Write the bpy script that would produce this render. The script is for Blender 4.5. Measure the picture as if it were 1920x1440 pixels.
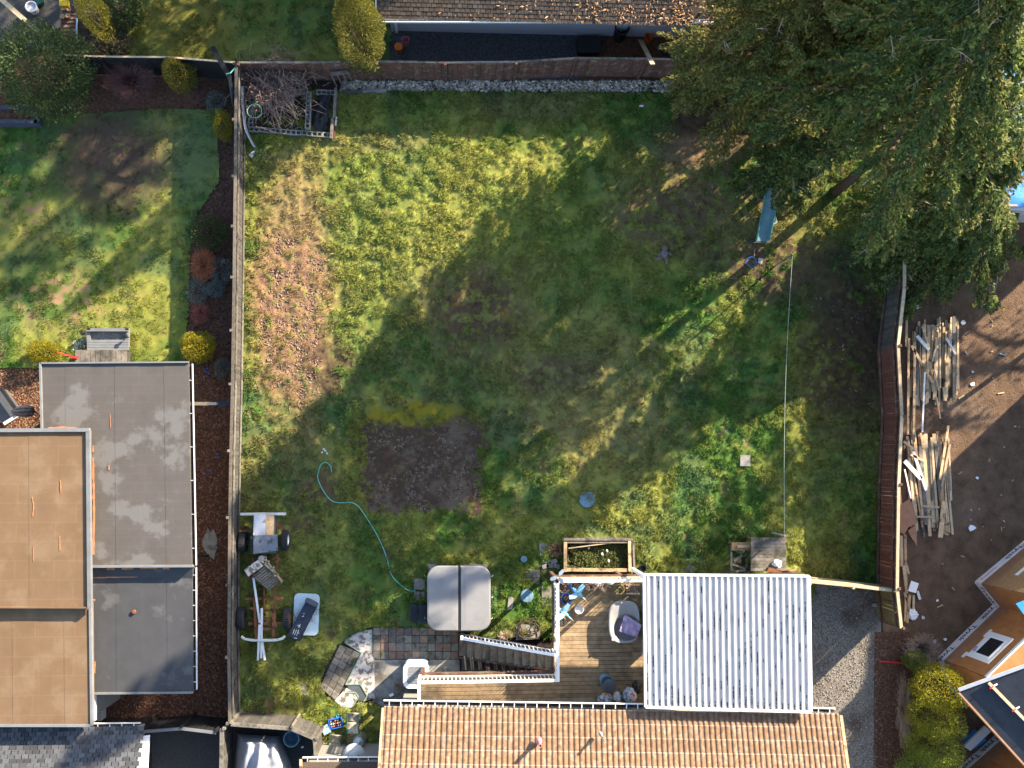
import bpy, math, random
import numpy as np
from mathutils import Vector, Matrix, Quaternion

for o in list(bpy.data.objects):
    bpy.data.objects.remove(o)
scene = bpy.context.scene
COL = scene.collection
rng = random.Random(7)
nrg = np.random.default_rng(11)

# ------------------------------------------------------------------ camera
CAMH, FPX = 35.0, 1750.0
NADIR = (860.0, 870.0)                       # where verticals converge in the photograph
_d = Vector((NADIR[0] - 960, -(NADIR[1] - 720), -FPX)).normalized()
CQ = _d.rotation_difference(Vector((0, 0, -1)))
cam_data = bpy.data.cameras.new('camera')
cam_data.sensor_width = 36.0
cam_data.lens = FPX / 1920.0 * 36.0
cam_data.clip_end = 2000
cam = bpy.data.objects.new('camera', cam_data)
cam.location = (0, 0, CAMH)
cam.rotation_mode = 'QUATERNION'
cam.rotation_quaternion = CQ
COL.objects.link(cam)
scene.camera = cam

# ------------------------------------------------------------------ light
SUN_EL = math.radians(24.0)
SUN_H = Vector((0.753, 0.657, 0)).normalized()          # towards the sun on the ground
world = bpy.data.worlds.new('World')
scene.world = world
world.use_nodes = True
wn = world.node_tree
wn.nodes.clear()
sky = wn.nodes.new('ShaderNodeTexSky')
sky.sky_type = 'NISHITA'
sky.sun_disc = False
sky.sun_elevation = SUN_EL
sky.sun_rotation = math.atan2(SUN_H.x, SUN_H.y)
bg = wn.nodes.new('ShaderNodeBackground')
bg.inputs['Strength'].default_value = 0.118
wo = wn.nodes.new('ShaderNodeOutputWorld')
wn.links.new(sky.outputs[0], bg.inputs[0])
wn.links.new(bg.outputs[0], wo.inputs[0])
sd = bpy.data.lights.new('sun', 'SUN')
sd.energy = 5.0
sd.angle = math.radians(0.6)
sd.color = (1.0, 0.85, 0.64)
sun = bpy.data.objects.new('sun', sd)
_tr = Vector((-SUN_H.x * math.cos(SUN_EL), -SUN_H.y * math.cos(SUN_EL), -math.sin(SUN_EL)))
sun.rotation_euler = _tr.to_track_quat('-Z', 'Y').to_euler()
sun.location = (30, 26, 30)
COL.objects.link(sun)
vs = scene.view_settings
vs.view_transform = 'Standard'
vs.look = 'None'
vs.gamma = 1.0
vs.use_curve_mapping = False
vs.exposure = 1.95
scene.render.engine = 'CYCLES'

# ------------------------------------------------------------------ pixel -> world
def P(px, py, z=0.0):
    v = CQ @ Vector((px - 960.0, -(py - 720.0), -FPX))
    t = (z - CAMH) / v.z
    return Vector((v.x * t, v.y * t, z))
_R = np.array(CQ.to_matrix())
def world_to_px(x, y):
    q = np.stack([x, y, np.full_like(x, -CAMH)], -1) @ _R
    return 960 + FPX * q[..., 0] / -q[..., 2], 720 - FPX * q[..., 1] / -q[..., 2]

# ------------------------------------------------------------------ numpy noise
def _hash(ix, iy, s):
    h = (ix.astype(np.int64) * 374761393 + iy.astype(np.int64) * 668265263 + s * 974711) & 0xffffffff
    h = ((h ^ (h >> 13)) * 1274126177) & 0xffffffff
    return ((h ^ (h >> 16)) & 0xffff) / 65535.0
def vnoise(x, y, s=0):
    ix, iy = np.floor(x), np.floor(y)
    fx, fy = x - ix, y - iy
    fx = fx * fx * (3 - 2 * fx); fy = fy * fy * (3 - 2 * fy)
    a = _hash(ix, iy, s); b = _hash(ix + 1, iy, s); c = _hash(ix, iy + 1, s); d = _hash(ix + 1, iy + 1, s)
    return (a * (1 - fx) + b * fx) * (1 - fy) + (c * (1 - fx) + d * fx) * fy
def fbm(x, y, s=0, o=4):
    r = 0; a = .5; t = 0
    for k in range(o):
        r = r + a * vnoise(x * 2 ** k, y * 2 ** k, s + k * 17); t += a; a *= .55
    return r / t
def sstep(a, b, x):
    t = np.clip((x - a) / (b - a), 0, 1)
    return t * t * (3 - 2 * t)

# ------------------------------------------------------------------ materials
_mats = {}
def mat(name, c=(.5, .5, .5), c2=None, var=.2, sc=4.0, det=6, rough=.85, bump=.15, bsc=60.0, metal=0.0,
        rnd=.1, stain=None, stsc=1.0, stlo=.5, sthi=.62, stretch=(1, 1, 1), attr=False, trans=0.0, spec=.3, coat=0.0, grid=None):
    if name in _mats:
        return _mats[name]
    m = bpy.data.materials.new(name)
    m.use_nodes = True
    nt = m.node_tree
    N, L = nt.nodes, nt.links
    N.clear()
    out = N.new('ShaderNodeOutputMaterial')
    b = N.new('ShaderNodeBsdfPrincipled')
    geo = N.new('ShaderNodeNewGeometry')
    mp = N.new('ShaderNodeMapping')
    mp.inputs['Scale'].default_value = stretch
    L.new(geo.outputs['Position'], mp.inputs['Vector'])
    nz = N.new('ShaderNodeTexNoise')
    nz.inputs['Scale'].default_value = sc
    nz.inputs['Detail'].default_value = det
    nz.inputs['Roughness'].default_value = .62
    L.new(mp.outputs[0], nz.inputs['Vector'])
    rp = N.new('ShaderNodeMapRange')
    rp.inputs['From Min'].default_value = .3
    rp.inputs['From Max'].default_value = .7
    L.new(nz.outputs['Fac'], rp.inputs['Value'])
    mx = N.new('ShaderNodeMix'); mx.data_type = 'RGBA'
    ca = tuple(x * (1 - var) for x in c); cb = c2 if c2 else tuple(min(1, x * (1 + var)) for x in c)
    mx.inputs['A'].default_value = (*ca, 1)
    mx.inputs['B'].default_value = (*cb, 1)
    L.new(rp.outputs[0], mx.inputs['Factor'])
    cur = mx.outputs['Result']
    if attr:
        at = N.new('ShaderNodeAttribute'); at.attribute_name = 'Col'
        m2 = N.new('ShaderNodeMix'); m2.data_type = 'RGBA'; m2.blend_type = 'MULTIPLY'
        m2.inputs['Factor'].default_value = 1
        L.new(cur, m2.inputs['A']); L.new(at.outputs['Color'], m2.inputs['B'])
        cur = m2.outputs['Result']
    if stain:
        n2 = N.new('ShaderNodeTexNoise')
        n2.inputs['Scale'].default_value = stsc
        n2.inputs['Detail'].default_value = 7
        n2.inputs['Roughness'].default_value = .6
        L.new(mp.outputs[0], n2.inputs['Vector'])
        r2 = N.new('ShaderNodeMapRange')
        r2.inputs['From Min'].default_value = stlo
        r2.inputs['From Max'].default_value = sthi
        L.new(n2.outputs['Fac'], r2.inputs['Value'])
        m3 = N.new('ShaderNodeMix'); m3.data_type = 'RGBA'
        m3.inputs['B'].default_value = (*stain, 1)
        L.new(r2.outputs[0], m3.inputs['Factor']); L.new(cur, m3.inputs['A'])
        cur = m3.outputs['Result']
    if grid:
        bt = N.new('ShaderNodeTexBrick')
        bt.inputs['Scale'].default_value = 1.0
        bt.inputs['Brick Width'].default_value = grid[0]; bt.inputs['Row Height'].default_value = grid[1]
        bt.inputs['Mortar Size'].default_value = .035; bt.inputs['Mortar Smooth'].default_value = 1.0
        bt.inputs['Color1'].default_value = (0, 0, 0, 1); bt.inputs['Color2'].default_value = (.25, .25, .25, 1); bt.inputs['Mortar'].default_value = (1, 1, 1, 1)
        L.new(geo.outputs['Position'], bt.inputs['Vector'])
        gm = N.new('ShaderNodeMath'); gm.operation = 'MULTIPLY'
        L.new(bt.outputs['Color'], gm.inputs[0]); L.new(nz.outputs['Fac'], gm.inputs[1])
        gs = N.new('ShaderNodeMath'); gs.operation = 'MULTIPLY'; gs.inputs[1].default_value = grid[2] * 1.6
        L.new(gm.outputs[0], gs.inputs[0])
        m5 = N.new('ShaderNodeMix'); m5.data_type = 'RGBA'; m5.inputs['B'].default_value = (*grid[3], 1)
        L.new(gs.outputs[0], m5.inputs['Factor']); L.new(cur, m5.inputs['A']); cur = m5.outputs['Result']
    if rnd > 0:
        oi = N.new('ShaderNodeObjectInfo')
        r4 = N.new('ShaderNodeMapRange')
        r4.inputs['To Min'].default_value = 1 - rnd; r4.inputs['To Max'].default_value = 1 + rnd
        L.new(oi.outputs['Random'], r4.inputs['Value'])
        hs = N.new('ShaderNodeHueSaturation')
        L.new(r4.outputs[0], hs.inputs['Value']); L.new(cur, hs.inputs['Color'])
        cur = hs.outputs['Color']
    L.new(cur, b.inputs['Base Color'])
    b.inputs['Roughness'].default_value = rough
    b.inputs['Metallic'].default_value = metal
    b.inputs['Specular IOR Level'].default_value = spec
    if coat:
        b.inputs['Coat Weight'].default_value = coat
    if bump > 0:
        n3 = N.new('ShaderNodeTexNoise')
        n3.inputs['Scale'].default_value = bsc; n3.inputs['Detail'].default_value = 4
        L.new(mp.outputs[0], n3.inputs['Vector'])
        bp = N.new('ShaderNodeBump')
        bp.inputs['Strength'].default_value = bump; bp.inputs['Distance'].default_value = .03
        L.new(n3.outputs['Fac'], bp.inputs['Height'])
        L.new(bp.outputs[0], b.inputs['Normal'])
    if trans > 0:
        tl = N.new('ShaderNodeBsdfTranslucent')
        L.new(cur, tl.inputs['Color'])
        ms = N.new('ShaderNodeMixShader'); ms.inputs[0].default_value = trans
        L.new(b.outputs[0], ms.inputs[1]); L.new(tl.outputs[0], ms.inputs[2])
        L.new(ms.outputs[0], out.inputs[0])
    else:
        L.new(b.outputs[0], out.inputs[0])
    _mats[name] = m
    return m

M = dict(
    wood_grey=mat('weathered_grey_wood', (.17, .15, .125), var=.35, sc=9, rough=.9, rnd=.22, bump=.35, stain=(.07, .065, .055), stsc=2.2),
    wood_rail=mat('weathered_top_rail', (.115, .098, .078), var=.35, sc=8, rough=.9, rnd=.15, bump=.3, stain=(.12, .10, .08), stsc=3),
    wood_pale=mat('pale_wood', (.44, .34, .22), var=.22, sc=8, rough=.85, rnd=.2, bump=.2),
    wood_tan=mat('tan_lumber', (.47, .33, .19), var=.3, sc=7, rough=.85, rnd=.3, bump=.25, stain=(.16, .11, .07), stsc=3.5, stlo=.55),
    wood_red=mat('red_stained_boards', (.125, .048, .032), var=.3, sc=6, rough=.85, rnd=.16, bump=.25),
    wood_brown=mat('brown_cedar_boards', (.115, .058, .042), var=.35, sc=5, rough=.88, rnd=.22, bump=.3, stain=(.17, .13, .11), stsc=4, stlo=.55),
    wood_dark=mat('dark_weathered_boards', (.072, .066, .058), var=.35, sc=8, rough=.9, rnd=.22, bump=.3),
    wood_black=mat('black_stained_boards', (.012, .012, .014), var=.4, sc=5, rough=.75, rnd=.25),
    wood_olive=mat('mossy_olive_boards', (.15, .13, .06), var=.3, sc=6, rnd=.2, bump=.3),
    deck=mat('deck_boards', (.27, .19, .11), var=.35, sc=5, rough=.8, rnd=.2, bump=.3, stain=(.11, .08, .05), stsc=1.1, stlo=.5, sthi=.68),
    tread=mat('stair_tread_wood', (.24, .19, .13), var=.3, sc=5, rnd=.12, bump=.3, stain=(.12, .10, .07), stsc=1.6, stlo=.55),
    white=mat('white_paint', (.8, .8, .8), var=.04, sc=5, rough=.5, rnd=.02, bump=0),
    white_dirty=mat('dirty_white_paint', (.62, .61, .58), var=.12, sc=6, rough=.6, rnd=.05, bump=.05, stain=(.25, .22, .18), stsc=6, stlo=.6, sthi=.75),
    metalroof=mat('white_corrugated_sheet', (.47, .475, .485), var=.06, sc=3, rough=.5, rnd=.03, bump=.03, stain=(.26, .26, .26), stsc=2.5, stlo=.55, sthi=.8, stretch=(3, .6, 1)),
    tile=mat('terracotta_tile', (.165, .092, .052), c2=(.215, .130, .070), var=.25, sc=7, rough=.8, rnd=.13, bump=.35, stain=(.26, .19, .145), stsc=6, stlo=.5, sthi=.68),
    tile_edge=mat('lichened_lit_tile_edge', (.28, .205, .16), var=.35, sc=14, rough=.9, rnd=.15, bump=.3),  # pale rim: lichen, plus sun on the lower edges painted in
    shingle_dark=mat('dark_asphalt_shingle', (.080, .060, .046), var=.3, sc=30, rough=.95, rnd=.3, bump=.5, bsc=150),
    shingle_grey=mat('grey_asphalt_shingle', (.075, .078, .085), var=.3, sc=30, rough=.95, rnd=.42, bump=.5, bsc=150),
    roof_grey=mat('grey_roll_roofing', (.084, .075, .069), var=.1, sc=1.5, rough=.95, rnd=0, bump=.25, bsc=120, stain=(.125, .119, .115), stsc=.75, stlo=.54, sthi=.60, grid=(.95, .3, .16, (.14, .13, .125))),
    roof_dark=mat('dark_grey_roll_roofing', (.052, .053, .057), var=.12, sc=1.5, rough=.95, rnd=0, bump=.25, bsc=120, stain=(.088, .088, .088), stsc=.8, stlo=.55, sthi=.62),
    roof_tan=mat('tan_roll_roofing', (.150, .092, .050), var=.09, sc=1.2, rough=.95, rnd=0, bump=.25, bsc=120, stain=(.185, .122, .072), stsc=.9, stlo=.5, sthi=.65, grid=(1.25, .62, .3, (.22, .15, .095))),
    rust_seal=mat('orange_sealant', (.42, .18, .075), var=.25, sc=14, rough=.9),
    trim_grey=mat('grey_metal_trim', (.16, .165, .17), var=.15, sc=3, rough=.6, bump=.03),
    siding=mat('blue_grey_siding', (.43, .42, .435), var=.04, sc=3, rough=.7, rnd=.03, bump=.04),
    wall_plain=mat('plain_painted_wall', (.22, .21, .19), var=.06, sc=2, rough=.8),
    concrete=mat('mottled_concrete', (.25, .235, .21), var=.25, sc=5, rough=.9, rnd=.05, bump=.3, stain=(.10, .09, .075), stsc=1.9, stlo=.48, sthi=.66),
    painted_con=mat('flaking_white_paint_concrete', (.50, .475, .44), var=.15, sc=8, rough=.9, rnd=.03, bump=.25, stain=(.17, .14, .11), stsc=5.0, stlo=.48, sthi=.56),
    paver=mat('concrete_paver', (.155, .14, .12), var=.3, sc=9, rough=.95, rnd=.35, bump=.4, stain=(.07, .075, .035), stsc=4, stlo=.56),
    paver_red=mat('reddish_concrete_paver', (.21, .14, .105), var=.3, sc=9, rough=.95, rnd=.25, bump=.4),
    block=mat('cinder_block', (.25, .24, .225), var=.2, sc=12, rough=.95, rnd=.15, bump=.4),
    green_edge=mat('faded_green_paint', (.20, .30, .24), var=.2, sc=9, rough=.8),
    rubber=mat('black_rubber', (.03, .031, .034), var=.3, sc=14, rough=.85, bump=.2),
    black=mat('black_plastic', (.016, .017, .019), var=.2, sc=8, rough=.55, bump=0),
    navy=mat('navy_plastic', (.018, .026, .045), var=.25, sc=6, rough=.5, bump=.05),
    rust=mat('rusty_steel', (.20, .075, .035), var=.45, sc=16, rough=.9, rnd=.1, bump=.3, stain=(.06, .03, .02), stsc=8),
    steel=mat('pale_sheet_metal', (.52, .54, .57), var=.1, sc=4, rough=.4, metal=.35, bump=.02, stain=(.30, .30, .31), stsc=3, stlo=.6),
    steel_dark=mat('grey_sheet_metal', (.20, .215, .24), var=.2, sc=7, rough=.5, metal=.3, bump=.05, stain=(.08, .085, .09), stsc=5, stlo=.54),
    pale_blue=mat('pale_blue_enamel', (.50, .62, .68), var=.07, sc=5, rough=.45, bump=.02, stain=(.05, .05, .05), stsc=7, stlo=.70, sthi=.73),
    tub_cover=mat('grey_vinyl_cover', (.21, .21, .215), var=.07, sc=2.2, rough=.6, rnd=.02, bump=.05, stain=(.17, .17, .175), stsc=1.4, stlo=.5, sthi=.75),
    grey_plastic=mat('grey_plastic', (.30, .295, .29), var=.1, sc=5, rough=.55, bump=.02),
    grey_dark=mat('dark_grey_plastic', (.085, .09, .10), var=.12, sc=5, rough=.5, bump=.02),
    lilac=mat('lilac_cloth', (.46, .35, .53), var=.12, sc=9, rough=.95, bump=.2, bsc=200),
    heron=mat('pale_blue_painted_metal', (.22, .46, .60), var=.2, sc=12, rough=.5, bump=.03),
    blue=mat('blue_glaze', (.015, .07, .36), var=.25, sc=8, rough=.3, bump=.02),
    blue_bright=mat('bright_blue_plastic', (.02, .14, .62), var=.15, sc=8, rough=.45, bump=0),
    blue_tarp=mat('blue_tarp', (.03, .23, .62), var=.15, sc=2, rough=.5, bump=.3, bsc=9),
    blue_disc=mat('dusty_blue_plastic', (.14, .26, .34), var=.15, sc=8, rough=.7, bump=.05),
    teal=mat('teal_hose', (.10, .38, .31), var=.15, sc=8, rough=.5, bump=0),
    orange=mat('orange_plastic', (.62, .14, .02), var=.1, sc=7, rough=.5, bump=0),
    red=mat('red_plastic', (.58, .03, .03), var=.15, sc=7, rough=.5, bump=0),
    yellow=mat('yellow_plastic', (.55, .36, .02), var=.15, sc=7, rough=.5, bump=0),
    pink=mat('pink_plastic', (.55, .20, .22), var=.15, sc=7, rough=.6, bump=0),
    green_slide=mat('green_plastic_slide', (.05, .20, .17), var=.15, sc=4, rough=.4, bump=0, rnd=0),
    slide_blue=mat('worn_blue_green_slide_bed', (.13, .24, .26), var=.15, sc=3, rough=.4, bump=0),
    sling=mat('beige_sling_fabric', (.36, .335, .26), var=.12, sc=6, rough=.9, bump=.15, stain=(.16, .14, .08), stsc=3.5, stlo=.55),
    frame_green=mat('dark_green_tube', (.03, .10, .07), var=.2, sc=8, rough=.5, bump=0),
    plush=mat('grey_brown_plush', (.19, .145, .135), var=.3, sc=20, rough=1, bump=.5, bsc=90),
    plywood=mat('orange_plywood', (.36, .155, .055), var=.16, sc=3, rough=.75, rnd=.08, bump=.1, stretch=(2, 1, 1)),
    plywood_brown=mat('brown_plywood', (.28, .155, .09), var=.15, sc=4, rough=.8, rnd=.08, bump=.1),
    osb=mat('oriented_strand_board', (.34, .205, .10), var=.35, sc=16, rough=.85, rnd=.1, bump=.15),
    wrap=mat('white_house_wrap', (.74, .74, .76), var=.04, sc=4, rough=.6, bump=.25, bsc=7, rnd=0),
    ink=mat('dark_blue_ink', (.012, .022, .07), var=.1, rough=.8, bump=0, rnd=0),
    ink_red=mat('red_ink', (.6, .05, .04), var=.1, rough=.8, bump=0, rnd=0),
    felt=mat('black_roof_underlay', (.032, .036, .045), var=.25, sc=3, rough=.85, bump=.15, rnd=.05),
    silver=mat('silver_tarp', (.30, .31, .34), var=.1, sc=3, rough=.5, metal=.1, bump=.25, bsc=6),
    glass_dark=mat('dark_window_glass', (.015, .017, .025), var=.1, rough=.08, bump=0, spec=.6),
    glass_sheet=mat('pale_glass_sheet', (.22, .27, .25), var=.2, sc=3, rough=.2, bump=0),
    ring_white=mat('grey_white_plastic', (.5, .5, .52), var=.08, rough=.5, bump=0),
    chrome=mat('brushed_metal', (.55, .55, .55), var=.1, rough=.35, metal=.8, bump=0),
    heater=mat('white_enamel_dome', (.50, .51, .53), var=.06, sc=3, rough=.45, bump=0),
    bag=mat('clear_plastic_bag', (.50, .50, .54), var=.15, sc=9, rough=.3, bump=.3, bsc=20),
    can_mix=mat('mixed_cans', (1, 1, 1), var=.05, rough=.4, attr=True, bump=0),
    bark=mat('conifer_bark', (.085, .055, .04), var=.35, sc=8, rough=.95, bump=.6, bsc=20),
    twig=mat('dry_brown_twig', (.33, .225, .18), var=.3, sc=6, rough=.95, rnd=.15, bump=0),
    twig_pale=mat('pale_dry_twig', (.36, .27, .21), var=.3, sc=6, rough=.95, rnd=.15, bump=0),
    soil=mat('dark_soil', (.035, .024, .019), c2=(.07, .047, .036), var=.4, sc=6, rough=1, bump=.8, bsc=25, rnd=0),
    mulch=mat('red_brown_mulch', (.080, .036, .022), c2=(.16, .078, .046), var=.4, sc=9, rough=1, bump=.8, bsc=45, rnd=0),
    gravel=mat('grey_gravel', (.155, .138, .118), c2=(.31, .275, .235), var=.5, sc=22, rough=1, bump=.9, bsc=40, rnd=0, stain=(.09, .06, .045), stsc=.5, stlo=.5, sthi=.66),
    gravel_dark=mat('dark_wet_gravel', (.06, .06, .065), c2=(.14, .135, .14), var=.5, sc=26, rough=.95, bump=.9, bsc=40, rnd=0),
    dirt=mat('trampled_building_site_dirt', (.098, .058, .036), c2=(.17, .107, .066), var=.3, sc=1.6, rough=1, bump=.9, bsc=18, rnd=0, stain=(.19, .135, .095), stsc=.35, stlo=.52, sthi=.72),
    asphalt=mat('old_asphalt', (.05, .05, .05), var=.3, sc=14, rough=.95, bump=.4, bsc=90, rnd=0),
    vert=mat('coloured_ground', (1, 1, 1), var=.18, sc=40, rough=1, attr=True, bump=.25, bsc=70, rnd=0),
    leaf=mat('foliage', (1, 1, 1), var=.12, sc=7, rough=.6, attr=True, bump=0, rnd=0, trans=.42, spec=.25),
    blade=mat('grass_blade', (1, 1, 1), var=.12, sc=9, rough=.7, attr=True, bump=0, rnd=0, trans=.3, spec=.2),
    chip=mat('loose_chips', (1, 1, 1), var=.15, sc=20, rough=.95, attr=True, bump=0, rnd=0),
)

# ------------------------------------------------------------------ object helpers
def tag(o, label=None, cat=None, group=None, kind=None):
    if label: o['label'] = label
    if cat: o['category'] = cat
    if group: o['group'] = group
    if kind: o['kind'] = kind
    return o
def thing(name, label, cat, loc=(0, 0, 0), group=None):
    o = bpy.data.objects.new(name, None)
    o.empty_display_size = .2
    o.location = loc
    COL.objects.link(o)
    return tag(o, label, cat, group)
def wl(o):
    v = Vector((0, 0, 0))
    while o:
        v += o.location
        o = o.parent
    return v
def mesh_obj(name, me, material, parent=None):
    if material and not me.materials:
        me.materials.append(material)
    o = bpy.data.objects.new(name, me)
    COL.objects.link(o)
    if parent:
        o.parent = parent
    return o
def inst(name, me, parent, loc, rz=0.0, scale=None, rot=None):
    o = bpy.data.objects.new(name, me)
    COL.objects.link(o)
    base = Vector((0, 0, 0))
    if parent:
        o.parent = parent
        base = wl(parent)
    o.location = Vector(loc) - base
    o.rotation_euler = rot if rot is not None else (0, 0, rz)
    if scale: o.scale = scale
    return o

class MB:
    def __init__(s):
        s.v = []; s.f = []
    def add(s, vs, fs):
        n = len(s.v)
        s.v.extend([tuple(p) for p in vs])
        s.f.extend([tuple(i + n for i in f) for f in fs])
        return s
    def prism(s, top, z0, bot=None):
        """top: list of 3D points; vertical extrusion down to z0"""
        n = len(top)
        top = [Vector(p) for p in top]
        a = sum(top[i].x * top[(i + 1) % n].y - top[(i + 1) % n].x * top[i].y for i in range(n))
        if a < 0:
            top = top[::-1]
        bt = [Vector((p.x, p.y, z0)) for p in top] if not callable(z0) else [Vector((p.x, p.y, z0(p))) for p in top]
        fs = [tuple(range(n)), tuple(range(2 * n - 1, n - 1, -1))]
        for i in range(n):
            j = (i + 1) % n
            fs.append((i, n + i, n + j, j))
        return s.add(top + bt, fs)
    def box(s, c, size, rz=0.0, rx=0.0, ry=0.0):
        m = Matrix.Rotation(rz, 3, 'Z') @ Matrix.Rotation(ry, 3, 'Y') @ Matrix.Rotation(rx, 3, 'X')
        hx, hy, hz = size[0] / 2, size[1] / 2, size[2] / 2
        c = Vector(c)
        vs = [c + m @ Vector((x * hx, y * hy, z * hz)) for z in (-1, 1) for x, y in ((-1, -1), (1, -1), (1, 1), (-1, 1))]
        return s.add(vs, [(3, 2, 1, 0), (4, 5, 6, 7), (0, 1, 5, 4), (1, 2, 6, 5), (2, 3, 7, 6), (3, 0, 4, 7)])
    def beam(s, p0, p1, w, h):
        p0, p1 = Vector(p0), Vector(p1)
        d = (p1 - p0)
        if d.length < 1e-6: return s
        d.normalize()
        side = d.cross(Vector((0, 0, 1)))
        if side.length < 1e-3: side = Vector((1, 0, 0))
        side.normalize()
        up = side.cross(d)
        vs = []
        for p in (p0, p1):
            for a, b in ((-1, -1), (1, -1), (1, 1), (-1, 1)):
                vs.append(p + side * (a * w / 2) + up * (b * h / 2))
        return s.add(vs, [(0, 1, 2, 3), (7, 6, 5, 4), (0, 4, 5, 1), (1, 5, 6, 2), (2, 6, 7, 3), (3, 7, 4, 0)])
    def tube(s, pts, r, n=6, closed=False):
        pts = [Vector(p) for p in pts]
        rr = r if isinstance(r, (list, tuple)) else [r] * len(pts)
        k = len(pts)
        vs = []; fs = []
        for i, p in enumerate(pts):
            a = pts[(i - 1) % k] if (closed or i > 0) else p
            b = pts[(i + 1) % k] if (closed or i < k - 1) else p
            d = (b - a)
            d = d.normalized() if d.length > 1e-9 else Vector((0, 0, 1))
            ref = Vector((0, 0, 1)) if abs(d.z) < .95 else Vector((1, 0, 0))
            u = d.cross(ref).normalized(); w = d.cross(u)
            for j in range(n):
                t = 2 * math.pi * j / n
                vs.append(p + u * (math.cos(t) * rr[i]) + w * (math.sin(t) * rr[i]))
        for i in range(k if closed else k - 1):
            i2 = (i + 1) % k
            for j in range(n):
                j2 = (j + 1) % n
                fs.append((i * n + j, i * n + j2, i2 * n + j2, i2 * n + j))
        if not closed:
            fs.append(tuple(range(n))[::-1]); fs.append(tuple((k - 1) * n + j for j in range(n)))
        return s.add(vs, fs)
    def lathe(s, c, prof, n=20, cap=True, sx=1.0, sy=1.0):
        c = Vector(c); vs = []; fs = []
        for r, z in prof:
            for j in range(n):
                t = 2 * math.pi * j / n
                vs.append(c + Vector((math.cos(t) * r * sx, math.sin(t) * r * sy, z)))
        for i in range(len(prof) - 1):
            for j in range(n):
                j2 = (j + 1) % n
                fs.append((i * n + j, i * n + j2, (i + 1) * n + j2, (i + 1) * n + j))
        if cap:
            fs.append(tuple(range(n))[::-1])
            k = len(prof) - 1
            fs.append(tuple(k * n + j for j in range(n)))
        return s.add(vs, fs)
    def blob(s, c, r, n=10, m=7, jit=.0, seed=0):
        rr = random.Random(seed); c = Vector(c)
        r = r if isinstance(r, (tuple, list)) else (r, r, r)
        vs = [c + Vector((0, 0, -r[2]))]; fs = []
        for i in range(1, m):
            ph = -math.pi / 2 + math.pi * i / m
            for j in range(n):
                t = 2 * math.pi * j / n
                k = 1 + rr.uniform(-jit, jit)
                vs.append(c + Vector((math.cos(t) * math.cos(ph) * r[0] * k, math.sin(t) * math.cos(ph) * r[1] * k, math.sin(ph) * r[2] * k)))
        vs.append(c + Vector((0, 0, r[2])))
        for j in range(n):
            fs.append((0, 1 + (j + 1) % n, 1 + j))
            fs.append((len(vs) - 1, 1 + (m - 2) * n + j, 1 + (m - 2) * n + (j + 1) % n))
        for i in range(m - 2):
            for j in range(n):
                a = 1 + i * n + j; b = 1 + i * n + (j + 1) % n
                fs.append((a, b, b + n, a + n))
        return s.add(vs, fs)
    def mesh(s, name, material=None, origin=Vector((0, 0, 0)), smooth=False):
        me = bpy.data.meshes.new(name)
        me.from_pydata([(x - origin[0], y - origin[1], z - origin[2]) for x, y, z in s.v], [], s.f)
        me.update()
        if material: me.materials.append(material)
        if smooth:
            me.polygons.foreach_set('use_smooth', [True] * len(me.polygons))
        return me
    def build(s, name, material, parent=None, smooth=False, at=None):
        """one mesh object; world coordinates; origin at parent's base (or 'at')"""
        base = wl(parent) if parent else Vector((0, 0, 0))
        org = Vector(at) if at is not None else base
        me = s.mesh(name, material, org, smooth)
        o = mesh_obj(name, me, material, parent)
        o.location = org - base
        return o

def rectpx(x0, y0, x1, y1, z):
    return [P(x0, y0, z), P(x1, y0, z), P(x1, y1, z), P(x0, y1, z)]
def polypx(pts, z):
    return [P(x, y, z) for x, y in pts]
def one(name, mb, m, label, cat, group=None, smooth=False, at=None, kind=None):
    if at is None:
        xs = np.array(mb.v)
        at = (xs[:, 0].mean(), xs[:, 1].mean(), xs[:, 2].min())
    o = mb.build(name, m, None, smooth, at)
    return tag(o, label, cat, group, kind)

# big numpy triangle meshes with a colour per vertex
def tri_mesh(name, verts, colors, material, parent=None, quads=False, base=None):
    """verts: (n,k,3) with k=3 or 4; colors (n,3) or (n,k,3)"""
    n, k, _ = verts.shape
    b = np.array(wl(parent)) if parent else (np.array(base) if base is not None else np.zeros(3))
    me = bpy.data.meshes.new(name)
    me.vertices.add(n * k); me.loops.add(n * k); me.polygons.add(n)
    me.vertices.foreach_set('co', (verts - b).astype(np.float32).ravel())
    me.loops.foreach_set('vertex_index', np.arange(n * k, dtype=np.int32))
    me.polygons.foreach_set('loop_start', np.arange(0, n * k, k, dtype=np.int32))
    me.polygons.foreach_set('loop_total', np.full(n, k, dtype=np.int32))
    if colors.ndim == 2:
        colors = np.repeat(colors[:, None, :], k, 1)
    ca = me.color_attributes.new('Col', 'FLOAT_COLOR', 'POINT')
    rgba = np.ones((n * k, 4), np.float32); rgba[:, :3] = colors.reshape(-1, 3)
    ca.data.foreach_set('color', rgba.ravel())
    me.update(calc_edges=True)
    me.materials.append(material)
    o = bpy.data.objects.new(name, me)
    COL.objects.link(o)
    if parent: o.parent = parent
    elif base is not None: o.location = base
    return o
def in_poly(x, y, poly):
    c = np.zeros(x.shape, bool)
    n = len(poly)
    for i in range(n):
        x0, y0 = poly[i]; x1, y1 = poly[(i + 1) % n]
        if y0 == y1: continue
        k = ((y0 > y) != (y1 > y)) & (x < (x1 - x0) * (y - y0) / (y1 - y0) + x0)
        c ^= k
    return c
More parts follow.
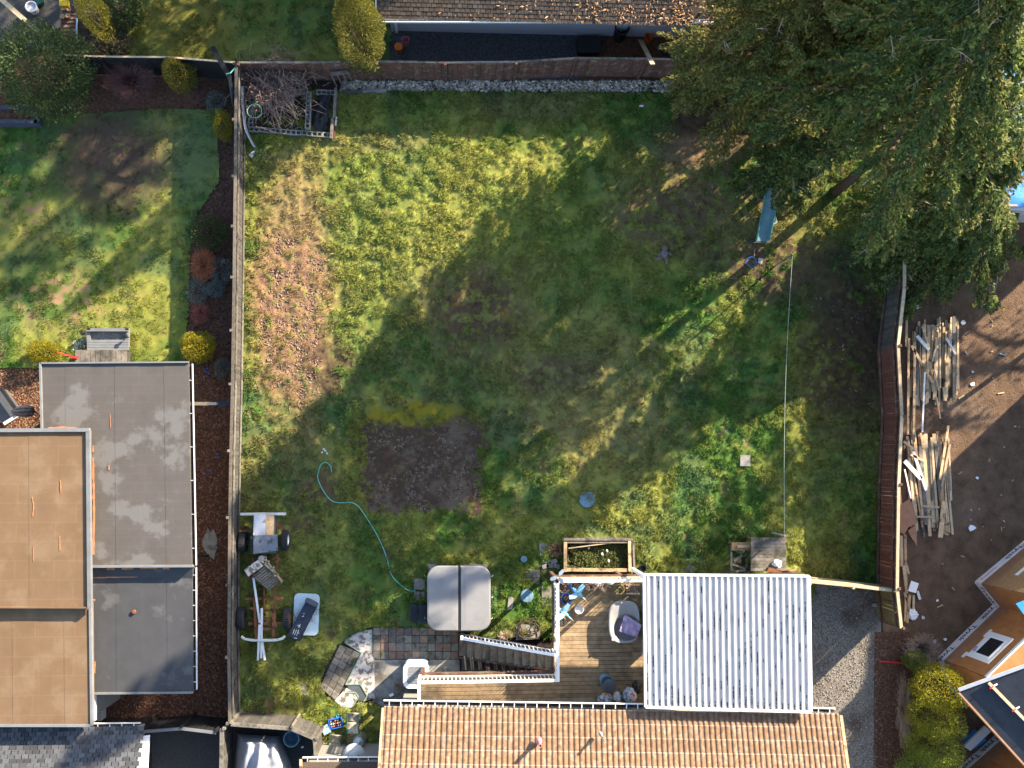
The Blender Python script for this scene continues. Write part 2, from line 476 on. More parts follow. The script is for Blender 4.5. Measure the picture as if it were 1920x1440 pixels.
def scatter_px(poly, n, z=0.0):
    """random ground points inside a photograph polygon -> world xy + px"""
    w = np.array([[P(a, b, z).x, P(a, b, z).y] for a, b in poly])
    x = nrg.uniform(w[:, 0].min(), w[:, 0].max(), n); y = nrg.uniform(w[:, 1].min(), w[:, 1].max(), n)
    k = in_poly(x, y, [tuple(q) for q in w])
    return x[k], y[k]
def rand_rot(n):
    q = nrg.normal(size=(n, 4)); q /= np.linalg.norm(q, axis=1)[:, None]
    w, x, y, z = q.T
    return np.stack([np.stack([1 - 2 * (y * y + z * z), 2 * (x * y - z * w), 2 * (x * z + y * w)], -1),
                     np.stack([2 * (x * y + z * w), 1 - 2 * (x * x + z * z), 2 * (y * z - x * w)], -1),
                     np.stack([2 * (x * z - y * w), 2 * (y * z + x * w), 1 - 2 * (x * x + y * y)], -1)], 1)
_TET = np.array([[1, 1, 1], [-1, -1, 1], [-1, 1, -1], [1, -1, -1]], float)
_OCT = np.array([[1, 0, 0], [0, 1, 0], [-1, 0, 0], [0, -1, 0], [0, 0, 1], [0, 0, -1]], float)
_OF = [(0, 1, 4), (1, 2, 4), (2, 3, 4), (3, 0, 4), (1, 0, 5), (2, 1, 5), (3, 2, 5), (0, 3, 5)]
def pebbles(name, x, y, z, size, cols, label, cat, elong=1.0, flat=.6, parent=None, kind='stuff'):
    n = len(x)
    s = nrg.uniform(size[0], size[1], n)
    dim = np.stack([s * nrg.uniform(1, elong + .3, n), s * nrg.uniform(.6, 1, n), s * flat * nrg.uniform(.7, 1.2, n)], -1)
    v = _OCT[None] * dim[:, None, :]
    a = nrg.uniform(0, 2 * np.pi, n); t = nrg.normal(0, .25, n)
    ca, sa = np.cos(a), np.sin(a)
    vx = v[..., 0] * ca[:, None] - v[..., 1] * sa[:, None]
    vy = v[..., 0] * sa[:, None] + v[..., 1] * ca[:, None]
    vz = v[..., 2] + t[:, None] * v[..., 0]
    zz = np.broadcast_to(z, x.shape)
    V = np.stack([vx + x[:, None], vy + y[:, None], vz + (zz + dim[:, 2] * .6)[:, None]], -1)
    T = V[:, np.array(_OF)].reshape(n * 8, 3, 3)
    c = np.array(cols)[nrg.integers(0, len(cols), n)] * nrg.uniform(.75, 1.2, (n, 1))
    o = tri_mesh(name, T, np.repeat(c, 8, 0), M['chip'], parent, base=None if parent else (float(x.mean()), float(y.mean()), 0))
    return tag(o, label, cat, kind=kind)
# ================================================================== THE SETTING: ground
def sheet(name, poly, z, m):
    mb = MB(); mb.add([P(a, b, z) for a, b in poly], [tuple(range(len(poly)))[::-1]])
    me = mb.mesh(name, m)
    if me.polygons[0].normal.z < 0: me.flip_normals()
    o = mesh_obj(name, me, m)
    tag(o, kind='structure')
    return o
g = MB(); g.add([(-300, -300, -.03), (300, -300, -.03), (300, 300, -.03), (-300, 300, -.03)], [(0, 1, 2, 3)])
tag(g.build('ground', M['soil']), kind='structure')
sheet('mulch_bed', [(-300, 95), (455, 112), (457, 600), (446, 1345), (-300, 1345)], -.022, M['mulch'])
sheet('gravel_path', [(733, 55), (1085, 55), (1085, 150), (728, 150)], -.018, M['gravel_dark'])
sheet('mulch_path', [(1085, 55), (1500, 55), (1500, 150), (1085, 150)], -.018, M['mulch'])
sheet('back_patio', [(-250, -140), (146, -140), (146, 90), (-250, 90)], -.014, M['asphalt'])
sheet('building_site', [(1655, 130), (2500, -100), (2500, 1900), (1700, 1900), (1690, 1240), (1655, 1180)], -.02, M['dirt'])
sheet('gravel_drive', [(1515, 1090), (1650, 1105), (1652, 1180), (1640, 1600), (1300, 1600), (1300, 1320), (1515, 1320)], -.016, M['gravel'])
sheet('side_yard', [(285, 1345), (600, 1362), (600, 1700), (285, 1700)], -.012, M['asphalt'])
sheet('hedge_bed', [(1640, 1185), (1705, 1185), (1800, 1600), (1636, 1600)], -.008, M['mulch'])

# ---- lawns: displaced sheets with a colour per vertex plus real blades
GR = dict(lush=np.array((.060, .128, .020)), lime=np.array((.225, .228, .045)), olive=np.array((.10, .118, .03)),
          straw=np.array((.215, .165, .070)), tan=np.array((.30, .195, .105)), soil=np.array((.062, .037, .023)),
          bluegreen=np.array((.055, .11, .045)), moss=np.array((.175, .145, .010)), ash=np.array((.13, .092, .068)))
def mixc(c, w, col): return c * (1 - w[..., None]) + col * w[..., None]
def ell(px, py, cx, cy, rx, ry, soft, n):
    d = np.sqrt(((px - cx) / rx) ** 2 + ((py - cy) / ry) ** 2) + (n - .5) * soft * 1.6
    return 1 - sstep(1 - soft * .5, 1 + soft * .5, d)
def rectm(px, py, x0, y0, x1, y1, n, soft=10, jit=26):
    j = (n - .5) * jit
    return sstep(x0 - soft + j, x0 + soft + j, px) * (1 - sstep(x1 - soft + j, x1 + soft + j, px)) * sstep(y0 - soft - j, y0 + soft - j, py) * (1 - sstep(y1 - soft + j, y1 + soft + j, py))
def grass_base(x, y, s):
    c = np.broadcast_to(GR['lush'], x.shape + (3,)).copy()
    a = fbm(x * .45, y * .45, s); b = fbm(x * 1.3, y * 1.3, s + 5); d = fbm(x * 3.1, y * 3.1, s + 9)
    c = mixc(c, sstep(.42, .66, a) * .85, GR['lime'])
    c = mixc(c, sstep(.5, .72, b) * .45, GR['olive'])
    c = mixc(c, sstep(.52, .75, d) * .55, GR['lime'])
    c = mixc(c, sstep(.55, .78, fbm(x * .8, y * .8, s + 31)) * .6, GR['bluegreen'])
    c = mixc(c, sstep(.62, .8, fbm(x * 2.2, y * 2.2, s + 41)) * .55, GR['straw'])
    return c * (.66 + .68 * fbm(x * 7, y * 7, s + 3, 2))[..., None]
def yard(px, py, x, y):
    c = grass_base(x, y, 3)
    n1 = fbm(x * 1.1, y * 1.1, 77); n2 = fbm(x * 4, y * 4, 78); n3 = fbm(x * 9, y * 9, 79, 3)
    L = np.ones(x.shape)                                  # grass length / density
    def put(w, col, keep):
        nonlocal c, L
        c = mixc(c, w, col); L = L * (1 - w) + keep * w
    nn = n1 * .45 + n2 * .55
    # bright sward in the north west
    put(ell(px, py, 800, 430, 420, 210, .9, n1) * .45, GR['lime'] * 1.1, 1.2)
    # scalped tan strip beside the left fence
    put(ell(px, py, 548, 560, 78, 215, .7, nn) * sstep(.32, .60, n2 * .5 + n3 * .5 + .08) * .95, GR['tan'] * .85 + np.array((.02, -.01, -.005)), .15)
    put(ell(px, py, 535, 560, 62, 190, .8, nn) * sstep(.52, .66, n3 * .6 + n2 * .4) * .8, np.array((.17, .10, .07)), .1)
    put(ell(px, py, 560, 400, 75, 60, .9, nn) * .45, GR['straw'], .6)
    # straw thatch in the middle
    put(ell(px, py, 1120, 770, 150, 120, 1.0, nn) * .55, GR['straw'], .6)
    put(ell(px, py, 900, 640, 220, 150, 1.1, nn) * .3, GR['straw'] * .8, .7)
    put(ell(px, py, 560, 1060, 150, 220, 1.2, nn) * .35, GR['olive'], .6)
    # mossy bare patch
    put(ell(px, py, 890, 585, 95, 85, 1.1, nn) * sstep(.28, .5, n2), GR['soil'] * 1.4, .1)
    put(ell(px, py, 900, 600, 110, 90, 1.1, nn) * sstep(.55, .7, n3 * .5 + n2 * .5), GR['moss'] * .7, .3)
    # dug rectangle of dead thatch
    put(rectm(px, py, 660, 762, 915, 965, n2, 14, 50) * .5, GR['moss'] * .6, .4)
    r = rectm(px, py, 684, 785, 903, 956, n2 * .6 + n3 * .4, 3, 95)
    put(r, GR['soil'], .0)
    put(r * sstep(.42, .66, n1 * .6 + n3 * .4), GR['ash'], .0)
    put(r * sstep(.60, .72, n3) * .5, GR['olive'] * .7, .0)
    put(ell(px, py, 772, 774, 88, 24, .6, nn) * sstep(.38, .52, n2), GR['moss'] * 1.15, .1)
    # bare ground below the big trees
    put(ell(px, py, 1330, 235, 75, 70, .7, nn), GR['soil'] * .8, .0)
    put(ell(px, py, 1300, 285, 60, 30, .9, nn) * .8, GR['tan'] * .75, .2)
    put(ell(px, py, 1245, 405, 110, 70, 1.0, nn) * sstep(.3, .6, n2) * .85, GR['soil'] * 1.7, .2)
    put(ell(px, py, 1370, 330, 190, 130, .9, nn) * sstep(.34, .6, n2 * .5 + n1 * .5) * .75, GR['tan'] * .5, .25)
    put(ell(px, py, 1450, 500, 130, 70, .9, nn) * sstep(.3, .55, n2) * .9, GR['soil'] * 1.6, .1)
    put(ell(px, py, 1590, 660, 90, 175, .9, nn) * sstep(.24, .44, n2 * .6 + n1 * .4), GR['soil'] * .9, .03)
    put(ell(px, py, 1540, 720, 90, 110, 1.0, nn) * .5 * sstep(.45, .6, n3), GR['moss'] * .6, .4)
    # worn spots
    for cx, cy, rx, ry in ((600, 915, 55, 45), (515, 1325, 48, 26), (680, 1115, 16, 12), (622, 1186, 14, 12), (560, 985, 40, 26), (735, 1035, 18, 14), (620, 700, 60, 60), (1020, 700, 60, 40)):
        put(ell(px, py, cx, cy, rx, ry, .9, nn) * sstep(.32, .56, n2) * .85, GR['soil'] * 1.3, .1)
    for cx, cy, rx, ry in ((1000, 200, 120, 30), (720, 265, 90, 22), (560, 300, 60, 30), (560, 840, 60, 70), (480, 900, 30, 90)):
        put(ell(px, py, cx, cy, rx, ry, 1.1, nn) * .45, GR['straw'] * .9, .7)
    return c, L
def left_lawn(px, py, x, y):
    c = grass_base(x, y, 23)
    n1 = fbm(x * 1.1, y * 1.1, 177); n2 = fbm(x * 4, y * 4, 178); nn = n1 * .45 + n2 * .55
    L = np.full(x.shape, .75)
    def put(w, col, keep):
        nonlocal c, L
        c = mixc(c, w, col); L = L * (1 - w) + keep * w
    put(ell(px, py, 205, 310, 105, 95, .9, nn) * sstep(.12, .40, n2), GR['soil'] * .95, .08)
    put(ell(px, py, 260, 280, 140, 90, 1.1, nn) * .4, GR['ash'] * .8, .3)
    put(ell(px, py, 370, 290, 45, 90, 1., nn) * .5, GR['bluegreen'] * 1.2, .7)
    put(ell(px, py, 130, 560, 130, 50, 1.1, nn) * sstep(.5, .62, n2), GR['tan'] * .9, .2)
    put(ell(px, py, 60, 400, 60, 60, 1.1, nn) * sstep(.52, .64, n2), GR['tan'] * .7, .2)
    put(ell(px, py, 250, 610, 110, 70, .9, nn) * .55, GR['lime'] * 1.1 + np.array((.04, .02, 0)), .8)
    put(ell(px, py, 90, 440, 160, 110, 1.2, nn) * .35, GR['olive'] * .8, .6)
    return c, L
def back_lawn(px, py, x, y):
    c = grass_base(x, y, 43)
    n1 = fbm(x * 1.1, y * 1.1, 277)
    L = np.full(x.shape, .7)
    c = mixc(c, ell(px, py, 340, 40, 110, 70, 1., n1) * .75, np.array((.165, .125, .018)))  # patch of golden light put into the grass colour
    c = mixc(c, np.full(x.shape, .25), GR['olive'])
    return c, L

def lawn(name, poly, fn, res, amp, seed):
    w = [tuple(P(a, b)[:2]) for a, b in poly]
    X = np.arange(min(q[0] for q in w), max(q[0] for q in w) + res, res)
    Y = np.arange(min(q[1] for q in w), max(q[1] for q in w) + res, res)
    gx, gy = np.meshgrid(X, Y)
    jx = gx + nrg.uniform(-.35, .35, gx.shape) * res; jy = gy + nrg.uniform(-.35, .35, gx.shape) * res
    px, py = world_to_px(jx, jy)
    c, L = fn(px, py, jx, jy)
    h = fbm(jx * 3.4, jy * 3.4, seed, 5)
    big = fbm(jx * .7, jy * .7, seed + 8, 2)
    lump = fbm(jx * 6.5, jy * 6.5, seed + 4, 3)
    z = amp * (sstep(.28, .75, h) * (.35 + .65 * L) * 1.0 + .55 * lump * (.5 + .5 * (1 - np.clip(L, 0, 1)))) + .03 * big - .005
    ny, nx = gx.shape
    idx = np.arange(nx * ny).reshape(ny, nx)
    cxm = (jx[:-1, :-1] + jx[1:, 1:]) / 2; cym = (jy[:-1, :-1] + jy[1:, 1:]) / 2
    k = in_poly(cxm, cym, w)
    f = np.stack([idx[:-1, :-1], idx[:-1, 1:], idx[1:, 1:], idx[1:, :-1]], -1)[k]
    used = np.zeros(nx * ny, bool); used[f.ravel()] = True
    remap = np.cumsum(used) - 1
    f = remap[f]
    V = np.stack([jx, jy, z], -1).reshape(-1, 3)[used]
    C = c.reshape(-1, 3)[used]
    me = bpy.data.meshes.new(name)
    n = len(f)
    me.vertices.add(len(V)); me.loops.add(n * 4); me.polygons.add(n)
    me.vertices.foreach_set('co', V.astype(np.float32).ravel())
    me.loops.foreach_set('vertex_index', f.astype(np.int32).ravel())
    me.polygons.foreach_set('loop_start', np.arange(0, n * 4, 4, dtype=np.int32))
    me.polygons.foreach_set('loop_total', np.full(n, 4, dtype=np.int32))
    ca = me.color_attributes.new('Col', 'FLOAT_COLOR', 'POINT')
    rgba = np.ones((len(V), 4), np.float32); rgba[:, :3] = C
    ca.data.foreach_set('color', rgba.ravel())
    me.update(calc_edges=True)
    me.polygons.foreach_set('use_smooth', [True] * n)
    o = mesh_obj(name, me, M['vert'])
    tag(o, kind='structure')
    return w
def blades(name, poly, fn, n, label, amp, seed, hmul=1.0):
    x, y = scatter_px(poly, n)
    px, py = world_to_px(x, y)
    c, L = fn(px, py, x, y)
    clump = fbm(x * 3.4, y * 3.4, seed, 5)
    keep = (nrg.uniform(0, 1, len(x)) < np.clip(L, 0, 1) * (.35 + .9 * sstep(.3, .65, clump)))
    x, y, c, L, clump = x[keep], y[keep], c[keep], L[keep], clump[keep]
    k = len(x); B = 4
    z = amp * sstep(.28, .75, clump) * (.35 + .65 * L) - .005
    hgt = (.035 + .055 * sstep(.3, .7, clump)) * nrg.uniform(.6, 1.35, k) * hmul
    T = np.zeros((k, B, 3, 3))
    for b in range(B):
        a = nrg.uniform(0, 2 * np.pi, k); lean = nrg.uniform(.35, 1.5, k) * hgt
        wd = nrg.uniform(.008, .018, k) * 1.3
        bx = x + nrg.normal(0, .02, k); by = y + nrg.normal(0, .02, k)
        ca, sa = np.cos(a), np.sin(a)
        T[:, b, 0] = np.stack([bx - sa * wd, by + ca * wd, z], -1)
        T[:, b, 1] = np.stack([bx + sa * wd, by - ca * wd, z], -1)
        T[:, b, 2] = np.stack([bx + ca * lean, by + sa * lean, z + hgt], -1)
    cc = np.repeat(c * nrg.uniform(.65, 1.5, (k, 1)), B, 0) * nrg.uniform(.7, 1.35, (k * B, 1))
    o = tri_mesh(name, T.reshape(-1, 3, 3), cc, M['blade'], base=(float(x.mean()), float(y.mean()), 0))
    tag(o, label, 'grass', kind='stuff')
YARD = [(457, 168), (640, 172), (1290, 176), (1420, 180), (1650, 190), (1657, 560), (1652, 1104), (1530, 1092), (1520, 1130), (1045, 1130), (1045, 1195), (860, 1195), (860, 1176), (697, 1175), (683, 1180),
        (662, 1186), (645, 1202), (632, 1210), (612, 1245), (599, 1288), (612, 1303), (631, 1316), (641, 1325), (662, 1327), (672, 1316), (702, 1316), (724, 1332), (724, 1420), (600, 1420), (600, 1365), (447, 1342), (452, 900), (458, 560)]
LEFT = [(-40, 225), (300, 205), (405, 205), (412, 340), (370, 400), (356, 470), (352, 600), (345, 690), (-40, 690)]
BACK = [(240, -60), (735, -60), (732, 150), (455, 150), (455, 118), (240, 110)]
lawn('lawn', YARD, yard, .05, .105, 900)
lawn('neighbour_lawn', LEFT, left_lawn, .07, .045, 901)
lawn('back_lawn', BACK, back_lawn, .08, .04, 902)
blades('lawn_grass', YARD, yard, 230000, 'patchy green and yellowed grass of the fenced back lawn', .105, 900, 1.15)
blades('neighbour_grass', LEFT, left_lawn, 42000, 'shaded short grass of the lawn left of the grey fence', .045, 901, .7)
blades('back_grass', BACK, back_lawn, 26000, 'olive grass behind the brown back fence', .04, 902, .7)

# ---- loose ground cover
x, y = scatter_px([(640, 152), (1320, 152), (1330, 172), (900, 171), (640, 170)], 5200)
pebbles('river_rock', x, y, .0, (.03, .085), [(.52, .46, .37), (.36, .31, .24), (.24, .21, .18), (.62, .55, .45), (.42, .34, .24), (.13, .11, .09)], 'strip of pale rounded river rocks along the brown fence', 'rocks', 1.3, .7)
x, y = scatter_px([(1518, 1100), (1648, 1108), (1645, 1450), (1400, 1450), (1518, 1330)], 9000)
pebbles('drive_gravel', x, y, -.016, (.012, .032), [(.26, .25, .24), (.16, .155, .15), (.10, .095, .09), (.36, .33, .29), (.13, .10, .08)], 'grey crushed gravel of the side drive', 'gravel')
x, y = scatter_px([(735, 62), (1085, 62), (1085, 118), (735, 118)], 3500)
pebbles('dark_gravel', x, y, -.016, (.012, .03), [(.06, .06, .065), (.10, .10, .105), (.035, .035, .04)], 'dark gravel below the blue grey house wall', 'gravel')
x, y = scatter_px([(366, 690), (440, 690), (436, 1345), (190, 1345), (190, 1290), (366, 1290)], 15000)
pebbles('mulch_chips', x, y, -.02, (.015, .045), [(.18, .08, .046), (.12, .055, .034), (.08, .036, .023), (.24, .125, .075)], 'red brown bark chips between flat roofs and fence', 'mulch', 2.2, .35)
x, y = scatter_px([(1640, 1190), (1700, 1190), (1760, 1450), (1638, 1450)], 3000)
pebbles('hedge_mulch', x, y, -.006, (.015, .04), [(.12, .06, .04), (.08, .04, .03), (.17, .11, .08)], 'brown bark litter beside the gravel drive', 'mulch', 2.0, .35)
x, y = scatter_px([(362, 110), (440, 118), (432, 690), (362, 690)], 5000)
pebbles('bed_mulch', x, y, -.02, (.015, .04), [(.07, .035, .026), (.045, .022, .018), (.11, .06, .045)], 'dark bark mulch of the shrub bed by the grey fence', 'mulch', 2.0, .35)
x, y = scatter_px([(-10, 680), (78, 680), (78, 806), (-10, 806)], 2200)
pebbles('patio_mulch', x, y, -.02, (.015, .04), [(.16, .08, .045), (.10, .045, .028), (.30, .17, .09)], 'orange brown bark litter beside the folded parasol', 'mulch', 2.0, .35)
x, y = scatter_px([(1700, 500), (1960, 420), (1960, 1100), (1720, 1230)], 5200)
pebbles('site_crumbs', x, y, -.02, (.006, .02), [(.10, .065, .045), (.07, .045, .032), (.15, .10, .07), (.20, .15, .11), (.05, .033, .025)], 'crumbs of earth and stones on the building site', 'soil', 1.4, .6)

x, y = scatter_px([(684, 790), (905, 785), (905, 956), (690, 960)], 5200)
pebbles('dead_thatch', x, y, .02, (.015, .055), [(.095, .060, .040), (.06, .038, .026), (.14, .10, .075), (.19, .14, .10)], 'grey brown clods and dead thatch of the dug square', 'thatch', 2.2, .5)
x, y = scatter_px([(500, 430), (570, 400), (612, 480), (600, 760), (520, 790), (482, 620)], 5200)
k = fbm(x * 1.2, y * 1.2, 301) > .42
pebbles('bare_clods', x[k], y[k], .04, (.015, .045), [(.26, .16, .115), (.19, .115, .085), (.33, .22, .16), (.13, .08, .06)], 'pinkish brown clods of the scalped strip by the grey fence', 'soil', 1.6, .6)
x, y = scatter_px([(1190, 280), (1440, 270), (1440, 560), (1640, 560), (1640, 800), (1530, 780), (1480, 560), (1250, 470)], 4500)
k = fbm(x * 1.4, y * 1.4, 302) > .47
pebbles('fallen_needles', x[k], y[k], .045, (.012, .04), [(.20, .12, .07), (.13, .075, .05), (.28, .18, .11)], 'brown needles and cones fallen below the tall conifers', 'litter', 2.6, .3)

# ================================================================== FENCES
def board_mesh(name, w, t, h, m):
    mb = MB()
    ear = min(.03, w * .25)
    pts = [(-w / 2, 0), (w / 2, 0), (w / 2, h - ear), (w / 2 - ear, h), (-w / 2 + ear, h), (-w / 2, h - ear)]
    vs = [(a, -t / 2, b) for a, b in pts] + [(a, t / 2, b) for a, b in pts]
    n = 6
    mb.add(vs, [tuple(range(n)), tuple(range(2 * n - 1, n - 1, -1))] + [((i + 1) % n, i, n + i, n + (i + 1) % n) for i in range(n)])
    return mb.mesh(name, m)
def fence(name, label, pts, zt, m, posts_m, bw=.145, side=1, cap=None, group=None, post_gap=2.4, seg_m=None, z0=.0, rails=True, posts=True):
    W = [P(a, b, zt) for a, b in pts]
    root = thing(name, label, 'fence', (W[0].x, W[0].y, z0), group)
    meshes = {}
    for i in range(len(W) - 1):
        a, b = W[i], W[i + 1]
        d = Vector((b.x - a.x, b.y - a.y, 0)); L = d.length; d.normalize()
        nrm = Vector((-d.y, d.x, 0)) * side
        rz = math.atan2(d.y, d.x)
        mm = seg_m[i] if seg_m and seg_m[i] else m
        if mm.name not in meshes:
            meshes[mm.name] = board_mesh('board', bw * .965, .02, zt - z0 - .05, mm)
        n = max(1, round(L / bw))
        for k in range(n):
            p = a + d * ((k + .5) * L / n)
            inst('board', meshes[mm.name], root, (p.x + nrm.x * .012, p.y + nrm.y * .012, z0 + rng.uniform(0, .025)), rz + rng.uniform(-.03, .03), (L / n / bw, 1, 1),
                 rot=(rng.uniform(-.012, .012), rng.uniform(-.01, .01), rz + rng.uniform(-.02, .02)))
        if rails:
            for zz in (.35, zt - z0 - .3):
                MB().beam(Vector((a.x, a.y, z0 + zz)) + nrm * -.045, Vector((b.x, b.y, z0 + zz)) + nrm * -.045, .04, .09).build('rail', posts_m, root)
        if cap:
            MB().beam(Vector((a.x, a.y, zt - .003)) - d * .0, Vector((b.x, b.y, zt - .003)), cap[0], cap[1]).build('top_rail', cap[2], root)
        if posts:
            npost = max(1, round(L / post_gap))
            for k in range(npost + (1 if i == len(W) - 2 else 0)):
                p = a + d * (k * L / npost)
                MB().box((p.x + nrm.x * .075, p.y + nrm.y * .075, z0 + (zt - z0 + .06) / 2), (.09, .09, zt - z0 + .06), rz).build('post', posts_m, root)
    return root
fence('grey_fence', 'weathered grey board fence with pale top rail along the left side of the lawn',
      [(443, 120), (441, 330), (439, 520), (436, 720), (433, 845), (431, 970), (430, 1097), (429, 1232), (431, 1356)], 1.58, M['wood_dark'], M['wood_grey'], side=-1, cap=(.10, .035, M['wood_rail']), post_gap=2.0)
fence('corner_fence', 'dark weathered fence with bent corner beside the silver tarp', [(433, 1358), (546, 1366), (590, 1385), (593, 1425)], 1.6, M['wood_dark'], M['wood_grey'], side=1, cap=(.13, .035, M['wood_grey']), post_gap=2.4)
fence('back_fence', 'brown cedar board fence behind the river rock strip',
      [(447, 117), (570, 117), (707, 115), (835, 117), (968, 116), (1079, 109), (1211, 110), (1300, 112), (1420, 114), (1560, 118), (1690, 122)], 1.6, M['wood_brown'], M['wood_brown'], side=-1, cap=(.07, .04, M['wood_grey']), post_gap=2.5)
fence('side_fence', 'red stained board fence in front of the lumber piles',
      [(1697, 330), (1696, 540), (1684, 648), (1691, 780), (1685, 908), (1682, 1104), (1690, 1178)], 1.8, M['wood_red'], M['wood_brown'], side=1, cap=(.11, .045, M['wood_pale']), post_gap=2.6,
      seg_m=[M['wood_dark'], M['wood_dark'], None, None, None, M['wood_olive']])
fence('black_fence', 'black stained fence behind the golden conifer and red twig shrub', [(120, 103), (187, 106), (313, 107), (440, 117)], 1.6, M['wood_black'], M['wood_black'], side=-1, cap=(.06, .035, M['wood_pale']))
fence('drive_fence', 'low pale fence between the patio cover and the red fence', [(1519, 1090), (1600, 1098), (1682, 1108)], 1.5, M['wood_pale'], M['wood_pale'], side=-1, cap=(.12, .04, M['wood_pale']))
fence('dark_gate_fence', 'short black slatted fence below the flat roofs', [(268, 1372), (340, 1366), (405, 1374)], 1.7, M['wood_black'], M['wood_black'], side=1, cap=(.1, .03, M['trim_grey']))
fence('yard_end_fence', 'weathered board fence end beside the silver tarp', [(416, 1366), (414, 1500)], 1.65, M['wood_dark'], M['wood_grey'], side=1, cap=(.13, .035, M['wood_grey']))

# ================================================================== PLANTS
def leaf_quads(c, d, ln, wd, nrm_up=.6):
    """n leaf quads: centre c, direction d (unit), length, width"""
    n = len(c)
    r = nrg.normal(size=(n, 3)); r[:, 2] += nrm_up
    s = np.cross(d, r); s /= (np.linalg.norm(s, axis=1)[:, None] + 1e-9)
    a = c - d * ln[:, None] * .5; e = c + d * ln[:, None] * .5
    m = c + d * ln[:, None] * -.05
    return np.stack([a, m + s * wd[:, None] * .5, e, m - s * wd[:, None] * .5], 1)
def shrub(name, label, base_px, rx, ry, h, n, leaf, cols, group=None, up=.35, shape=1.0, cat='shrub', lumps=30, base_z=0.0, stem=True):
    b = P(*base_px)
    root = thing(name, label, cat, (b.x, b.y, base_z), group)
    # points in an ellipsoid shell, biased outward
    u = nrg.normal(size=(n, 3)); u /= np.linalg.norm(u, axis=1)[:, None]
    rad = nrg.uniform(.35, 1, n) ** .45
    if lumps:
        f = nrg.normal(size=(lumps, 3)); f /= np.linalg.norm(f, axis=1)[:, None]
        dt = (u @ f.T).max(1)
        rad = rad * (.70 + .36 * sstep(.70, .97, dt))
    az = np.arctan2(u[:, 1], u[:, 0])
    rad = rad * (1 + .08 * np.sin(3 * az + u[:, 2] * 4) + .05 * np.sin(7 * az + 2 * u[:, 2] * 5))
    p = u * rad[:, None]
    zz = (p[:, 2] * .5 + .5)
    tp = np.clip(1 - (np.clip(zz, 0, 1)) ** 2 * (1 - shape), .05, 1)
    pos = np.stack([b.x + p[:, 0] * rx * tp, b.y + p[:, 1] * ry * tp, base_z + .04 + zz * h], -1)
    d = u * 1.0 + nrg.normal(0, .55, (n, 3)); d[:, 2] += up
    d /= np.linalg.norm(d, axis=1)[:, None]
    q = leaf_quads(pos, d, nrg.uniform(.6, 1.3, n) * leaf[0], nrg.uniform(.7, 1.2, n) * leaf[1])
    q[..., 2] = np.maximum(q[..., 2], base_z + .01)
    c = np.array(cols)[nrg.integers(0, len(cols), n)] * nrg.uniform(.7, 1.3, (n, 1))
    tri_mesh('foliage', q, c, M['leaf'], root)
    if stem:
        mb = MB()
        for k in range(4):
            a = rng.uniform(0, 6.28)
            mb.tube([(b.x, b.y, base_z - .02), (b.x + math.cos(a) * rx * .2, b.y + math.sin(a) * ry * .2, base_z + h * .35), (b.x + math.cos(a) * rx * .45, b.y + math.sin(a) * ry * .45, base_z + h * .62)], [.035, .025, .01], 5)
        mb.build('stem', M['bark'], root)
    return root
def twigs(mb, c, r, h, n, rad=.006, spread=1.0, droop=.3, rs=None, base=.25):
    rs = rs or rng
    for k in range(n):
        a = rs.uniform(0, 6.283); q = math.sqrt(rs.random()) * base
        x0, y0 = c[0] + math.cos(a) * q * r[0], c[1] + math.sin(a) * q * r[1]
        e = rs.uniform(.5, 1.05); a2 = a + rs.gauss(0, .5)
        x2, y2 = c[0] + math.cos(a2) * e * r[0] * spread, c[1] + math.sin(a2) * e * r[1] * spread
        hh = h * rs.uniform(.5, 1.1) * (1 - .45 * e * droop)
        mid = ((x0 + x2) / 2 + rs.gauss(0, .06), (y0 + y2) / 2 + rs.gauss(0, .06), c[2] + hh * (.6 + droop * .5))
        mb.tube([(x0, y0, c[2]), mid, (x2, y2, c[2] + hh * (1 - droop * .4))], [rad, rad * .8, rad * .4], 3)
        if rs.random() < .7:
            f = rs.uniform(.3, .9); a3 = a2 + rs.choice((-1, 1)) * rs.uniform(.4, 1.2)
            p = Vector(mid).lerp(Vector((x2, y2, c[2] + hh * (1 - droop * .4))), f)
            ln = rs.uniform(.12, .35) * r[0]
            mb.tube([p, p + Vector((math.cos(a3) * ln, math.sin(a3) * ln, rs.uniform(-.05, .2) * h))], [rad * .7, rad * .3], 3)
def twig_shrub(name, label, base_px, r, h, n, m, rad=.006, droop=.3, group=None, leaf=None, cols=None):
    b = P(*base_px)
    root = thing(name, label, 'shrub', (b.x, b.y, 0), group)
    mb = MB(); twigs(mb, (b.x, b.y, -.02), r, h, n, rad, 1.0, droop)
    mb.build('branches', m, root)
    if leaf:
        k = leaf
        u = nrg.normal(size=(k, 3)); u /= np.linalg.norm(u, axis=1)[:, None]
        p = u * (nrg.uniform(.4, 1, k) ** .6)[:, None]
        pos = np.stack([b.x + p[:, 0] * r[0] * .95, b.y + p[:, 1] * r[1] * .95, (p[:, 2] * .5 + .55) * h], -1)
        d = nrg.normal(size=(k, 3)); d /= np.linalg.norm(d, axis=1)[:, None]
        c = np.array(cols)[nrg.integers(0, len(cols), k)] * nrg.uniform(.7, 1.3, (k, 1))
        tri_mesh('foliage', leaf_quads(pos, d, nrg.uniform(.02, .05, k), nrg.uniform(.012, .028, k)), c, M['leaf'], root)
    return root
GOLD = [(.36, .30, .02), (.45, .34, .02), (.26, .25, .025), (.16, .18, .025)]
OLIVE = [(.20, .18, .025), (.15, .15, .025), (.25, .20, .025), (.11, .125, .025)]
DARKG = [(.06, .10, .032), (.085, .125, .042), (.042, .07, .024), (.115, .15, .05)]
GREY = [(.17, .22, .20), (.22, .26, .24), (.12, .16, .145)]
